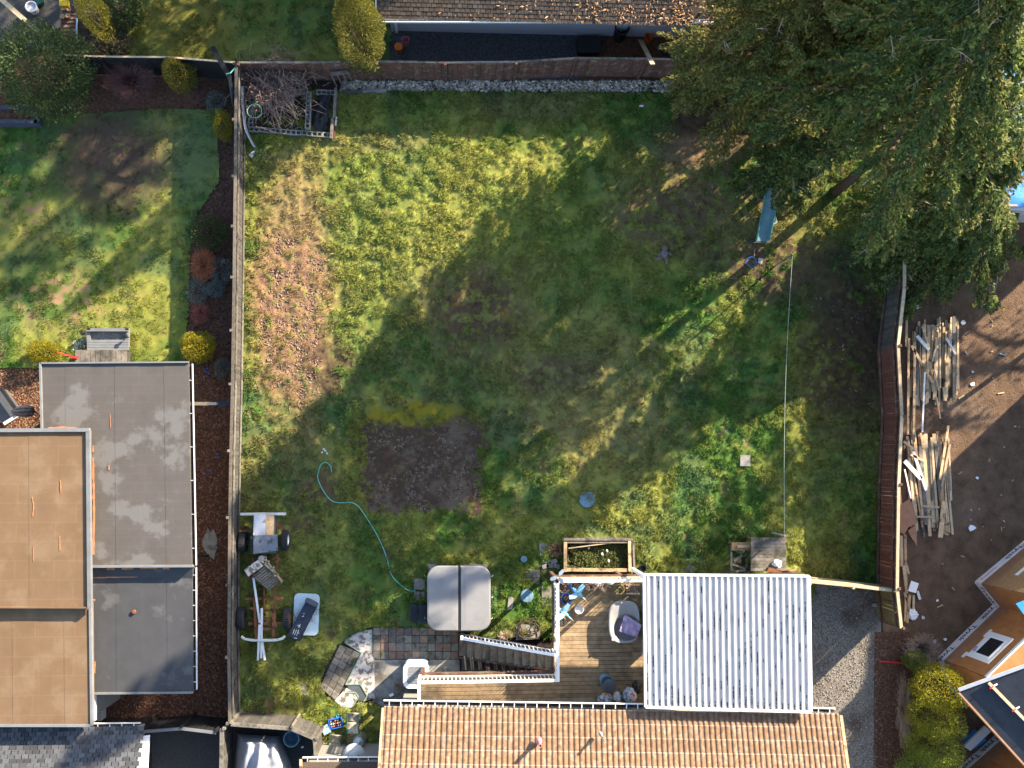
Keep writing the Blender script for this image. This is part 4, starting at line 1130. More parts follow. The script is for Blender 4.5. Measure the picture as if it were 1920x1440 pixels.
def railing(root, a, b, posts=True, z0=None, step=.135):
    """a, b: world points at floor level (z differs on stairs)"""
    a, b = Vector(a), Vector(b)
    r = MB().beam(a + Vector((0, 0, .95)), b + Vector((0, 0, .95)), .095, .05).build('railing', M['white'], root)
    MB().beam(a + Vector((0, 0, .09)), b + Vector((0, 0, .09)), .03, .03).build('bottom_rail', M['white'], r)
    L = Vector((b.x - a.x, b.y - a.y, 0)).length
    n = int(L / step)
    for k in range(1, n):
        p = a.lerp(b, k / n)
        inst('baluster', bal_me, r, p + Vector((0, 0, .08)), math.atan2(b.y - a.y, b.x - a.x))
    if posts:
        for p in (a, b):
            MB().box(p + Vector((0, 0, .5)), (.09, .09, 1.0)).build('newel_post', M['white'], r)
    return r
i_ = .05
railing(dk, (xL + i_, yT - i_, DZ), (P(1204, 1080, DZ).x, yT - i_, DZ))
railing(dk, (xL + i_, yT - i_, DZ), (xL + i_, P(1038, 1216, DZ).y, DZ))
railing(dk, (xL + i_, P(1038, 1216, DZ).y, DZ), (xL + i_, ysplit - i_, DZ), False)
railing(dk, (xL + i_, ysplit - i_, DZ), (xLL + i_, ysplit - i_, DZ))
railing(dk, (xLL + i_, ysplit - i_, DZ), (xLL + i_, P(785, 1326, DZ).y, DZ), False)
# solid half wall below the cover's left edge
xw = P(1204, 1200, DZ).x + .04
MB().box((xw, (yT + P(1204, 1225, DZ).y) / 2, DZ + .46), (.05, yT - P(1204, 1225, DZ).y, .92)).build('half_wall', M['white'], dk)
# stairs
ST = 12
st = MB(); p0, p1 = P(862, 1232, .1), P(1040, 1257, 2.1)
sr = st.beam(p0, p1, .05, .26); sr = MB().beam(P(862, 1189, .1), P(1040, 1219, 2.1), .05, .26).build('stair_stringer', M['wood_brown'], dk)
st.build('stair_stringer', M['wood_brown'], dk)
for k in range(ST):
    z = .17 + k * (DZ - .2) / ST; t = k / (ST - 1)
    xa, xb = 861 + k * 14.7, 861 + (k + 1) * 14.7 + .6
    top = [P(xa, 1189 + 30 * t, z), P(xb, 1189 + 30 * t, z), P(xb, 1230 + 27 * t, z), P(xa, 1230 + 27 * t, z)]
    MB().prism(top, z - .04).build('stair_tread', M['tread'], dk)
    if k % 1 == 0:
        q = [P(xa + .8, 1190 + 30 * t, z - .045), P(xa + 1.8, 1190 + 30 * t, z - .045), P(xa + 1.8, 1229 + 27 * t, z - .045), P(xa + .8, 1229 + 27 * t, z - .045)]
        MB().prism(q, z - .16).build('stair_riser', M['wood_dark'], dk)
railing(dk, P(866, 1188, .17), (xL - .02, P(1037, 1218, DZ).y, DZ), True)
# slatted stack under the stairs
c = P(925, 1245)
sk = thing('slat_stack', 'stack of pale slats stored between the stairs and the deck', 'lumber', (c.x, c.y, 0))
MB().prism(rectpx(866, 1232, 990, 1258, .3), .0).build('base_board', M['wood_dark'], sk)
for k in range(16):
    xx = 872 + k * 7.3 + (2.5 if k % 2 else -1)
    MB().beam(P(xx, 1231 + k * .9, .55), P(xx + 2.5, 1256, .33), .055, .03).build('slat', M['wood_pale'], sk)

# ---- corrugated patio cover
c = P(1360, 1200)
pc = thing('patio_cover', 'white corrugated patio cover with dirt streaks over the deck', 'patio cover', (c.x, c.y, -.02))
A, B, C_, D_ = P(1207, 1077, 4.6), P(1516, 1080, 4.6), P(1520, 1334, 5.02), P(1210, 1325, 5.02)
NS, PR = 9, 3
def lerp2(u, v): return (A.lerp(B, u)).lerp(D_.lerp(C_, u), v)
deb = []
for s in range(NS):
    mb = MB(); pts = []
    for r in range(PR):
        o_ = (s * PR + r) / (NS * PR); w = 1 / (NS * PR)
        for fx, fz in ((0, 0), (.10, .012), (.20, 0), (.44, 0), (.54, .085), (.80, .085), (.92, 0)):
            pts.append((o_ + fx * w, fz))
    pts.append(((s + 1) / NS + .001, .003))
    vv = [lerp2(u, v) + Vector((0, 0, z + .002 * (s % 2))) for v in (0, .5, 1) for u, z in pts]
    k = len(pts)
    mb.add(vv, [(j * k + i, (j + 1) * k + i, (j + 1) * k + i + 1, j * k + i + 1) for j in (0, 1) for i in range(k - 1)])
    mb.build('corrugated_sheet', M['metalroof'], pc)
for r in range(NS * PR):
    for t in range(int(nrg.integers(3, 8))):
        v0 = nrg.uniform(0, 1) ** .6; ln = nrg.uniform(.02, .09)
        for q in np.arange(v0, min(v0 + ln, .985), .006):
            p = lerp2((r + .40 + nrg.normal(0, .02)) / (NS * PR), q); deb.append((p.x, p.y, p.z))
    for q in np.arange(.95, .99, .008):
        p = lerp2((r + .36 + nrg.normal(0, .04)) / (NS * PR), q); deb.append((p.x, p.y, p.z))
deb = np.array(deb)
pebbles('dirt_streaks', deb[:, 0], deb[:, 1], deb[:, 2] - .004, (.012, .032), [(.02, .018, .018), (.035, .03, .028)], None, None, 1.2, .5, parent=pc)
for a, b in ((A, B), (B, C_), (C_, D_), (D_, A)):
    MB().beam(a + Vector((0, 0, .02)), b + Vector((0, 0, .02)), .07, .13).build('edge_trim', M['white_dirty'] if a is A else M['white'], pc)
for u, v, z0 in ((.012, .02, DZ), (.5, .1, DZ), (.93, .16, 0), (.93, .93, 0)):
    p = lerp2(u, v); MB().box((p.x, p.y, (p.z + z0) / 2 - .04), (.1, .1, p.z - z0 - .06)).build('post', M['white'], pc)
for v in (.03, .97):
    MB().beam(lerp2(.005, v) + Vector((0, 0, -.12)), lerp2(.995, v) + Vector((0, 0, -.12)), .06, .16).build('beam', M['white'], pc)

# ---- right: house under construction
c = P(1880, 1200)
hc = thing('unfinished_house', 'house under construction with plywood walls, white wrap skirt and dark roof felt', 'house', (c.x, c.y, -.02))
FP = [(1925, 1012), (1829, 1092), (1864, 1134), (1760, 1234), (1776, 1283), (1872, 1376), (1790, 1448)]
G_ = [P(a, b) for a, b in FP]
WH = 3.25
def wall_seg(a, b, z0, z1, m, name, off=0.0, th=.05):
    d = (b - a).normalized(); n_ = Vector((-d.y, d.x, 0))
    if n_.dot(Vector((-1, 0, 0))) < 0: n_ = -n_
    return MB().beam(Vector((a.x, a.y, (z0 + z1) / 2)) + n_ * off, Vector((b.x, b.y, (z0 + z1) / 2)) + n_ * off, th, z1 - z0).build(name, m, hc), n_
for i in range(len(G_) - 1):
    a, b = G_[i], G_[i + 1]
    wall_seg(a, b, -.02, .42, M['wrap'], 'house_wrap', .012)
    wall_seg(a, b, .42, 1.0, M['plywood_brown'], 'lower_sheathing', 0)
    L = (b - a).length; n = max(1, round(L / 1.22))
    for k in range(n):
        q0, q1 = a.lerp(b, k / n + .002), a.lerp(b, (k + 1) / n - .002)
        wall_seg(q0, q1, 1.003, WH - .14, M['osb'] if i == 0 else M['plywood'], 'sheathing_panel', .003 * (k % 2))
    wall_seg(a, b, WH - .14, WH, M['wrap'] if i in (2, 0) else M['plywood_brown'], 'top_band', .006)
def text_mesh(s, size):
    cu = bpy.data.curves.new('txt', 'FONT'); cu.body = s; cu.size = size; cu.align_x = 'CENTER'; cu.align_y = 'CENTER'; cu.offset = size * .012
    ob = bpy.data.objects.new('txt', cu); COL.objects.link(ob)
    dg = bpy.context.evaluated_depsgraph_get()
    me = bpy.data.meshes.new_from_object(ob.evaluated_get(dg))
    bpy.data.objects.remove(ob)
    return me
tv = text_mesh('Tyvek', .36); tv.materials.clear(); tv.materials.append(M['ink'])
def put_text(me, a, b, t, z, off, name='lettering', rotx=math.pi / 2):
    d = (b - a).normalized(); n_ = Vector((-d.y, d.x, 0))
    if n_.dot(Vector((-1, 0, 0))) < 0: n_ = -n_
    xa = Vector((-n_.y, n_.x, 0))          # reading direction for a viewer outside
    R = Matrix((xa, Vector((0, 0, 1)), n_)).transposed()
    p = a.lerp(b, t) + n_ * off; p.z = z
    return inst(name, me, hc, p, rot=R.to_euler())
for t in (.12, .52, .92):
    put_text(tv, G_[2], G_[3], t, .215, .042)
for i, ts in ((4, (.3, .72)), (5, (.25, .7)), (1, (.5,)), (0, (.3,))):
    for t in ts: put_text(tv, G_[i], G_[i + 1], t, .215, .042)
rl = text_mesh('HomeWrap', .16); rl.materials.clear(); rl.materials.append(M['ink_red'])
put_text(rl, G_[0], G_[1], .8, .22, .042); put_text(rl, G_[0], G_[1], .1, .22, .042)
# window with taped flanges in the long wall
a, b = G_[2], G_[3]; d = (b - a).normalized(); n_ = Vector((-d.y, d.x, 0)); n_ = n_ if n_.x < 0 else -n_
def on_wall(t, z, off): p = a.lerp(b, t) + n_ * off; p.z = z; return p
def wall_quad(t0, t1, z0, z1, off, m, name, parent):
    mb = MB(); q = [on_wall(t0, z0, off), on_wall(t1, z0, off), on_wall(t1, z1, off), on_wall(t0, z1, off)]
    q += [p - n_ * .02 for p in q]
    mb.add(q, [(0, 1, 2, 3), (7, 6, 5, 4), (0, 4, 5, 1), (1, 5, 6, 2), (2, 6, 7, 3), (3, 7, 4, 0)])
    return mb.build(name, m, parent)
wn_ = wall_quad(.40, .83, 1.30, 2.72, .036, M['wrap'], 'window', hc)
wall_quad(.37, .50, 1.15, 1.30, .034, M['wrap'], 'flashing_tape', wn_); wall_quad(.78, .87, 1.1, 1.28, .034, M['wrap'], 'flashing_tape', wn_)
wall_quad(.46, .77, 1.55, 2.52, .045, M['white'], 'frame', wn_)
wall_quad(.485, .745, 1.63, 2.44, .05, M['glass_dark'], 'pane', wn_)
el = text_mesh('ell', .26); el.materials.clear(); el.materials.append(M['blue_bright'])
put_text(el, a, b, .70, 1.44, .06)
# openings in the far wall
a, b = G_[0], G_[1]; d = (b - a).normalized(); n_ = Vector((-d.y, d.x, 0)); n_ = n_ if n_.x < 0 else -n_
w2 = wall_quad(.22, .62, 1.9, 2.5, .03, M['wood_pale'], 'window', hc); wall_quad(.27, .57, 2.0, 2.4, .04, M['glass_dark'], 'pane', w2)
wall_quad(.05, .72, 1.62, 1.82, .034, M['wrap'], 'flashing_tape', hc)
# roof decks
rf = [P(1925, 1012), P(1829, 1092), P(1864, 1134), P(1760, 1234), P(1776, 1283), P(1872, 1376), P(1960, 1300), P(2080, 1120)]
MB().prism([Vector((p.x + .03, p.y, WH - .02)) for p in rf], WH - .12).build('roof_deck', M['plywood'], hc)
MB().prism([Vector((p.x + .03, p.y, WH - .02)) for p in [P(1872, 1376), P(1790, 1448), P(1960, 1600), P(2100, 1300), P(1960, 1300)]], WH - .12).build('roof_deck', M['plywood'], hc)
f0, f1, f2, f3 = P(1797, 1295, 3.35), P(1924, 1249, 4.0), P(2060, 1400, 4.0), P(1925, 1436, 3.35)
MB().add([f0, f1, f2, f3] + [p - Vector((0, 0, .05)) for p in (f0, f1, f2, f3)], [(3, 2, 1, 0), (4, 5, 6, 7), (0, 1, 5, 4), (1, 2, 6, 5), (2, 3, 7, 6), (3, 0, 4, 7)]).build('felt_roof', M['felt'], hc)
MB().beam(f0 + Vector((0, .03, .015)), f1 + Vector((0, .03, .015)), .11, .05).build('drip_edge', M['ring_white'], hc)
MB().beam(f0 + Vector((.0, -.05, -.06)), f3 + Vector((0, -.05, -.06)), .06, .14).build('fascia', M['plywood_brown'], hc)
fn = (f1 - f0).cross(f3 - f0).normalized(); fn = fn if fn.z > 0 else -fn
def on_felt(u, v, o=.03): return f0.lerp(f1, u).lerp(f3.lerp(f2, u), v) + fn * o
b0 = on_felt(.42, .02, .05); b1 = on_felt(.47, .9, .05)
bt = thing('roof_batten', 'pale timber batten with red clips lying on the dark roof felt', 'batten', b0)
MB().beam(b0, b1, .10, .05).build('timber', M['wood_pale'], bt)
for t in (.06, .40, .75):
    p = b0.lerp(b1, t); MB().beam(p + Vector((-.1, -.06, .02)), p + Vector((.02, .02, .02)), .04, .02).build('clip', M['red'], bt)
    MB().beam(p + Vector((.04, .03, .02)), p + Vector((.16, .09, .02)), .045, .02).build('tab', M['white'], bt)
tb = MB(); tq = [P(1905, 1132, 3.3), P(1935, 1120, 3.3), P(1945, 1175, 3.3), P(1918, 1150, 3.3)]
one('blue_tarp', tb.prism(tq, 3.27), M['blue_tarp'], 'scrap of bright blue tarp on the unfinished plywood roof', 'tarp')
# blue tarped shed under the trees
c = P(1880, 350)
sh = thing('tarped_shed', 'shed under a bright blue tarp behind the tall conifers', 'shed', (c.x, c.y, -.02))
MB().prism(rectpx(1870, 130, 2100, 384, 2.5), -.02).build('wall', M['white_dirty'], sh)
tp_ = MB(); gx, gy = 24, 26; vv = []
for j in range(gy + 1):
    for i in range(gx + 1):
        p = P(1858 + 242 * i / gx, 120 + 268 * j / gy, 2.62)
        vv.append((p.x, p.y, 2.60 + .10 * vnoise(np.array(i * .5), np.array(j * .45), 3) + .05 * vnoise(np.array(i * 1.3), np.array(j * 1.1), 4)))
tp_.add(vv, [(j * (gx + 1) + i, (j + 1) * (gx + 1) + i, (j + 1) * (gx + 1) + i + 1, j * (gx + 1) + i + 1) for j in range(gy) for i in range(gx)])
tp_.build('tarp', M['blue_tarp'], sh, smooth=True)
MB().beam(P(1866, 390, 2.5), P(2100, 392, 2.5), .16, .1).build('fascia', M['white'], sh)
MB().beam(P(1866, 385, 2.64), P(2100, 387, 2.64), .07, .05).build('batten', M['wood_tan'], sh)
# ---- two-storey house added east of the building site (unseen, placed to shade the dirt)
c = P(2250, 740)
nb_ = thing('added_shade_house', 'unseen two storey house added to shade the building site', 'house', (c.x, c.y, -.02))
q = [P(2095, 575), P(2400, 560), P(2400, 980), P(2110, 980)]
MB().prism([Vector((p.x, p.y, 5.6)) for p in q], -.02).build('wall', M['wall_plain'], nb_)
cx, cy = sum(p.x for p in q) / 4, sum(p.y for p in q) / 4
rv = [Vector((p.x + .4 * (1 if p.x > cx else -1), p.y + .4 * (1 if p.y > cy else -1), 5.55)) for p in q] + [Vector((cx - 1.2, cy, 7.6)), Vector((cx + 1.2, cy, 7.6))]
MB().add(rv, [(0, 1, 5, 4), (1, 2, 5), (2, 3, 4, 5), (3, 0, 4), (3, 2, 1, 0)]).build('roof', M['shingle_dark'], nb_)
one('site_pole', MB().tube([P(2010, 600, -.02), P(2010, 600, 5.5)], .09, 8), M['wood_grey'], 'round timber pole standing on the building site', 'pole')

# ================================================================== PATIO AND STONES
patio = tag(MB().prism([P(a, b, -.004) for a, b in ((697, 1237), (862, 1237), (862, 1330), (724, 1330), (700, 1316))], -.05).build('patio', M['concrete']), kind='structure')
Zp = lambda x, y: (400 + x / 5.333, 1170 + y / 5.333)
MB().prism([P(*Zp(*q), .026) for q in ((1585, 60), (1530, 63), (1480, 70), (1400, 105), (1350, 145), (1312, 180), (1400, 235), (1480, 285), (1585, 270))], -.03).build('painted_slab', M['painted_con'], patio)
MB().prism([P(*Zp(*q), .022) for q in ((1482, 288), (1585, 273), (1608, 360), (1612, 742), (1500, 775), (1535, 715), (1470, 602), (1322, 605))], -.03).build('painted_slab', M['painted_con'], patio)
MB().prism([P(*Zp(*q), .026) for q in ((1330, 642), (1420, 688), (1452, 730), (1390, 835), (1280, 825), (1215, 762))], -.03).build('painted_slab', M['painted_con'], patio)
for seg in (((1585, 60), (1585, 270)), ((1585, 60), (1480, 72)), ((1480, 72), (1400, 107)), ((1400, 107), (1312, 182)), ((1312, 182), (1480, 287)), ((1480, 290), (1325, 600)), ((1322, 605), (1470, 602)), ((1470, 602), (1540, 720)), ((1540, 720), (1500, 775)), ((1340, 685), (1420, 685)), ((1420, 685), (1452, 730)), ((1452, 730), (1390, 835)), ((1390, 835), (1280, 828)), ((1280, 828), (1215, 762))):
    MB().beam(P(*Zp(*seg[0]), .02), P(*Zp(*seg[1]), .02), .035, .04).build('kerb_edge', M['green_edge'], patio)
ch = [(1340, 612), (1458, 610), (1532, 718), (1492, 770), (1436, 768), (1456, 722), (1415, 682), (1350, 668)]
for tri in ((0, 1, 6, 7), (1, 2, 5, 6), (2, 3, 4, 5)):
    MB().prism([P(*Zp(*ch[i]), .018) for i in tri], -.03).build('dark_paver', M['grey_dark'], patio)
def quad_paver(pts, z, m, parent=patio):
    W = [P(a, b, z) for a, b in pts]; ce = sum(W, Vector()) / 4
    W = [ce + (w - ce) * .955 + Vector((rng.uniform(-.006, .006), rng.uniform(-.006, .006), 0)) for w in W]
    ins = [ce + (w - ce) * .94 + Vector((0, 0, .008 + rng.uniform(0, .008))) for w in W]
    mb = MB(); n = 4
    if (W[1] - W[0]).cross(W[2] - W[1]).z < 0: W = W[::-1]; ins = ins[::-1]
    bt = [Vector((w.x, w.y, -.04)) for w in W]
    mb.add(ins + W + bt, [(0, 1, 2, 3)] + [(4 + i, 4 + (i + 1) % 4, (i + 1) % 4, i) for i in range(4)] + [(8 + i, 8 + (i + 1) % 4, 4 + (i + 1) % 4, 4 + i) for i in range(4)])
    return mb.build('paver', m, parent)
xs = [699.5, 713, 728.5, 742.5, 757.5, 772.5, 787.5, 802.5, 816.5, 830.5, 845.5, 860]
ys = [1176.5, 1191, 1205.5, 1221, 1236.5]
for i in range(len(xs) - 1):
    for j in range(4):
        quad_paver([(xs[i], ys[j]), (xs[i + 1], ys[j]), (xs[i + 1], ys[j + 1]), (xs[i], ys[j + 1])], .012 + rng.uniform(-.004, .006), M['paver_red'] if rng.random() < .28 else M['paver'])
Af, Bf, Cf, Df = (1262, 205), (1472, 288), (1225, 768), (1062, 635)
def bil(u, v):
    a = [Af[k] * (1 - u) + Bf[k] * u for k in (0, 1)]; b = [Df[k] * (1 - u) + Cf[k] * u for k in (0, 1)]
    return Zp(a[0] * (1 - v) + b[0] * v, a[1] * (1 - v) + b[1] * v)
for i in range(3):
    for j in range(7):
        quad_paver([bil(i / 3, j / 7), bil((i + 1) / 3, j / 7), bil((i + 1) / 3, (j + 1) / 7), bil(i / 3, (j + 1) / 7)], .012 + rng.uniform(-.004, .006), M['paver'])
def slab(label, pts, z=.05, m='concrete', name='stepping_stone', group=None):
    return one(name, MB().prism([P(a, b, z) for a, b in pts], -.02), M[m], label, 'slab', group)
slab('square grey slab lying on the lawn left of the clothes line', [(1388, 853), (1407, 853), (1407, 874), (1388, 874)], .12)
slab('broken pale slab in the grass left of the paved fan', [(563, 1279), (581, 1288), (577, 1306), (555, 1296)], .11)
for a, b in ((776, 1085), (776, 1109)):
    slab('mossy square slab beside the hot tub', [(a, b), (a + 20, b), (a + 20, b + 21), (a, b + 21)], .11, 'paver', group='slabs beside the hot tub')
for a, b in ((985, 1069), (999, 1069), (985, 1083), (999, 1083)):
    slab('mossy square slab left of the deck corner', [(a, b), (a + 13, b), (a + 13, b + 13), (a, b + 13)], .11, 'paver', group='slabs left of the deck corner')
slab('grey slab beside the heap of brown twigs', [(1011, 1018), (1031, 1019), (1033, 1040), (1012, 1042)], .11)
slab('long grey slab against the deck edge below the pinwheel', [(1016, 1098), (1033, 1098), (1033, 1135), (1016, 1135)], .10, 'paver')
slab('mossy slab under the coiled hose', [(966, 1172), (1012, 1170), (1012, 1198), (968, 1200)], .11)
slab('small broken slab in the grass between hot tub and deck', [(954, 1118), (963, 1122), (961, 1142), (951, 1144)], .11)
for k, (a, b) in enumerate(((1026, 1050), (1038, 1052), (1030, 1060), (1043, 1061), (1022, 1061))):
    p = P(a, b); one('brick', MB().box((p.x, p.y, .06 + .0 * k), (.24, .15, .12), rng.uniform(-.4, .4)), M['block'], 'grey rubble brick piled beside the wooden garden bed', 'brick', 'rubble bricks by the garden bed')
for cx, cy, r, lb in ((1101, 936, 15.5, 'large dusty blue round lid lying on the lawn'), (988, 1117, 12, 'medium dusty blue round lid right of the hot tub'), (982, 1048, 6, 'small blue round lid in the grass by the garden bed')):
    p = P(cx, cy, .085); R_ = r / 50
    one('blue_disc', MB().lathe((p.x, p.y, .10), [(R_, 0), (R_, .03), (R_ * .94, .045), (R_ * .3, .05), (R_ * .28, .042), (0.001, .042)], 28, True), M['blue_disc'], lb, 'lid')

# ================================================================== HOT TUB
def rrect(x0, y0, x1, y1, r, n=6):
    pts = []
    for cx, cy, a0 in ((x1 - r, y0 + r, -90), (x1 - r, y1 - r, 0), (x0 + r, y1 - r, 90), (x0 + r, y0 + r, 180)):
        for k in range(n + 1):
            a = math.radians(a0 + 90 * k / n); pts.append((cx + r * math.cos(a), cy + r * math.sin(a)))
    return pts
c = P(860, 1122)
ht = thing('hot_tub', 'square hot tub under a folded grey vinyl cover', 'hot tub', (c.x, c.y, -.02))
TZ = .95
MB().prism([P(a, b, .1) for a, b in ((802, 1058), (914, 1058), (914, 1165), (802, 1165))], -.02).build('base', M['concrete'], ht)
MB().prism([P(a, b, TZ - .1) for a, b in rrect(805, 1066, 915, 1178, 22)], .1).build('shell', M['grey_dark'], ht)
def cover_half(pts):
    W = [P(a, b, TZ - .02) for a, b in pts]; ce = sum(W, Vector()) / len(W)
    ins = [ce + (w - ce) * .965 + Vector((0, 0, .045)) for w in W]; ins2 = [ce + (w - ce) * .75 + Vector((0, 0, .06)) for w in W]
    n = len(W)
    rev = (W[1] - W[0]).cross(W[2] - W[1]).z < 0
    if rev: W, ins, ins2 = W[::-1], ins[::-1], ins2[::-1]
    bt = [Vector((w.x, w.y, TZ - .12)) for w in W]
    mb = MB(); mb.add(ins2 + ins + W + bt, [tuple(range(n))] + [((k + 1) * n + i, (k + 1) * n + (i + 1) % n, k * n + (i + 1) % n, k * n + i) for k in range(3) for i in range(n)])
    return mb.build('cover_half', M['tub_cover'], ht)
full = rrect(801, 1061, 920, 1183, 22, 8)
cover_half([(860, 1061)] + [q for q in full if q[0] < 860][::-1] + [(860, 1183)])
cover_half([(863, 1183)] + [q for q in full if q[0] > 863][::-1] + [(863, 1061)])
MB().beam(P(861.5, 1060, TZ), P(861.5, 1184, TZ), .045, .05).build('hinge', M['black'], ht)
for a, b in ((799, 1081), (921, 1081), (921, 1121), (799, 1160), (920, 1161)):
    p = P(a, b, TZ - .1); s = 1 if a > 860 else -1
    MB().tube([p, p + Vector((s * .06, .02, -.05)), p + Vector((s * .07, .02, -.25))], .012, 5).build('strap', M['grey_plastic'], ht)
c = P(786, 1150)
sp_ = thing('tub_steps', 'black two tread plastic steps beside the hot tub', 'steps', (c.x, c.y, -.02))
for x0, x1, z in ((769, 783, .22), (785, 799, .44)):
    MB().prism([P(a, b, z) for a, b in rrect(x0, 1133 if z < .3 else 1135, x1, 1166 if z < .3 else 1168, 2.5, 3)], -.02).build('tread_box', M['navy'], sp_)
    for k in range(5):
        xx = x0 + 2.2 + k * (x1 - x0 - 4.4) / 4
        MB().beam(P(xx, 1137, z + .004), P(xx, 1164, z + .004), .018, .012).build('grip_rib', M['black'], sp_)

# ================================================================== LAWN THINGS
hz = [(560 + a / 4, 700 + b / 4) for a, b in ((245, 740), (238, 695), (200, 668), (165, 690), (143, 760), (150, 810), (190, 890), (240, 950), (290, 970), (340, 970), (400, 970), (450, 1000), (500, 1070), (570, 1180), (620, 1280), (645, 1340), (668, 1410))] + [(720 + a / 5.333, 980 + b / 5.333) for a, b in ((20, 330), (40, 400), (60, 490), (110, 570), (190, 640), (250, 680), (315, 683))]
def smooth_path(pts, k=5):
    out = []
    P_ = [pts[0]] + list(pts) + [pts[-1]]
    for i in range(1, len(P_) - 2):
        a, b, c_, d_ = [Vector(q) for q in P_[i - 1:i + 3]]
        for t in range(k):
            t = t / k
            out.append(.5 * ((2 * b) + (c_ - a) * t + (2 * a - 5 * b + 4 * c_ - d_) * t * t + (3 * b - a - 3 * c_ + d_) * t ** 3))
    out.append(Vector(pts[-1])); return out
one('garden_hose', MB().tube([P(q[0], q[1], .12) for q in smooth_path([(a, b, 0) for a, b in hz])], .016, 6), M['teal'], 'thin teal garden hose snaking across the lawn to the hot tub', 'hose', smooth=True)
# coiled dark hose by the stairs
cp = []
for k in range(90):
    t = k / 90 * 2 * math.pi * 3.4; r = (15 + 4 * math.sin(t * .37) + 2 * math.sin(k * .9)) / 50
    b = P(990 + 4 * math.sin(t * .31), 1178 + 3 * math.cos(t * .23), .06)
    cp.append((b.x + r * 1.15 * math.cos(t), b.y + r * .9 * math.sin(t), .125 + .025 * (k % 27) / 9))
one('coiled_hose', MB().tube(cp, .018, 6), mat('brown_hose', (.06, .04, .03), rough=.6, bump=0), 'dark brown hose coiled on a mossy slab beside the stairs', 'hose', smooth=True)
twig_shrub('dry_weeds', 'pale dry weeds in the corner behind the stair railing', (948, 1190), (.35, .2), .3, 90, M['twig_pale'], .005, .5)

# plush toy lying on the grass
p = P(1245, 477, .09); b = MB()
b.blob(p + Vector((0, .0, .09)), (.14, .18, .11), 12, 8, .05, 1)
b.blob(p + Vector((.02, .22, .11)), (.105, .10, .095), 12, 8, .04, 2)
for dx, dy in ((-.06, .30), (.09, .30)): b.blob(p + Vector((dx, dy, .13)), (.035, .035, .03), 8, 5)
for q, e in (((.12, .06), (.27, -.02)), ((-.10, .04), (-.21, -.06)), ((-.09, -.13), (-.27, -.18)), ((.07, -.16), (.08, -.32))):
    b.tube([p + Vector((*q, .07)), p + Vector(((q[0] + e[0]) / 2, (q[1] + e[1]) / 2, .08)), p + Vector((*e, .05))], [.06, .058, .05], 8); b.blob(p + Vector((*e, .05)), .058, 8, 6)
one('plush_toy', b, M['plush'], 'grey brown plush animal lying face down on the shaded grass', 'toy', smooth=True)
p = P(1409, 491, .08)
one('hula_hoop', MB().tube([(p.x + .19 * math.cos(t * .2244), p.y + .19 * math.sin(t * .2244), .085) for t in range(28)], .014, 6, closed=True), M['blue_bright'], 'small blue hoop on bare ground near the slide', 'hoop', smooth=True)
one('paper_scrap', MB().prism([P(a, b, .09) for a, b in ((1422, 483), (1431, 485), (1429, 494), (1421, 493))], .08), M['white_dirty'], 'small white paper scrap beside the blue hoop', 'paper')
one('fallen_stick', MB().tube([P(1344, 522, .09), P(1362, 521, .1), P(1382, 523, .09)], [.012, .012, .006], 5), M['twig_pale'], 'thin pale stick lying across the light streaks', 'stick')
one('fallen_stick', MB().tube([P(1415, 468, .12), P(1414, 484, .1)], .012, 5), M['twig_pale'], 'short upright stick beside the blue hoop', 'stick')
one('paper_scrap', MB().prism([P(a, b, .09) for a, b in ((1199, 197), (1206, 197), (1206, 200), (1199, 200))], .075), M['white'], 'tiny white litter in the shaded grass near the back fence', 'litter')
for k, (a, b) in enumerate(((610, 845), (604, 848), (613, 850), (607, 842))):
    one('litter_scrap', MB().box(P(a, b, .09), (.07, .05, .015), k), M['white_dirty'], 'white litter scrap at the end of the garden hose', 'litter', 'litter by the hose end')

# slide with its small platform
c = P(1440, 380)
sl_ = thing('playground_slide', 'green plastic playground slide below the cedar', 'slide', (c.x, c.y, 0))
path = smooth_path([tuple(P(1451, 300, 1.3)), tuple(P(1449, 325, 1.15)), tuple(P(1443, 380, .6)), tuple(P(1433, 430, .22)), tuple(P(1428, 452, .14))], 5)
bed = MB(); w = .24; vs = []
for q in path: vs += [q + Vector((-w, 0, .12)), q + Vector((-w + .03, 0, 0)), q + Vector((w - .03, 0, 0)), q + Vector((w, 0, .12))]
bed.add(vs, [(i * 4 + j, i * 4 + j + 1, i * 4 + j + 5, i * 4 + j + 4) for i in range(len(path) - 1) for j in range(3)])
bed.build('slide_bed', M['slide_blue'], sl_)
for s in (-1, 1):
    MB().tube([q + Vector((s * (w + .015), 0, .13)) for q in path], .035, 6).build('side_rail', M['green_slide'], sl_, smooth=True)
c = P(1455, 285)
pf = thing('play_platform', 'small timber play platform behind the slide', 'platform', (c.x, c.y, 0))
for k in range(6): MB().prism(rectpx(1428 + k * 9, 268, 1436.4 + k * 9, 300, 1.25), 1.21).build('plank', M['wood_tan'], pf)
for a, b in ((1430, 270), (1480, 270), (1430, 298), (1480, 298)):
    p = P(a, b, 1.2); MB().box((p.x, p.y, .9), (.09, .09, 1.8)).build('post', M['wood_tan'], pf)
one('timber_offcut', MB().beam(P(1380, 371, .08), P(1424, 340, .1), .09, .05), M['wood_tan'], 'longer brown timber lying beside the slide', 'timber')
one('timber_offcut', MB().beam(P(1383, 357, .14), P(1410, 346, .12), .07, .04), M['wood_grey'], 'shorter grey timber crossing the longer one beside the slide', 'timber')
one('timber_footboard', MB().beam(P(1397, 453.5, .1), P(1450, 453.5, .1), .11, .06), M['wood_grey'], 'weathered board across the foot of the slide', 'board')
c = P(1412, 332)
ps = thing('plastic_stool', 'pale plastic stool beside the slide', 'stool', (c.x, c.y, 0))
MB().prism(rectpx(1408, 322, 1422, 340, .42), .38).build('seat', M['ring_white'], ps)
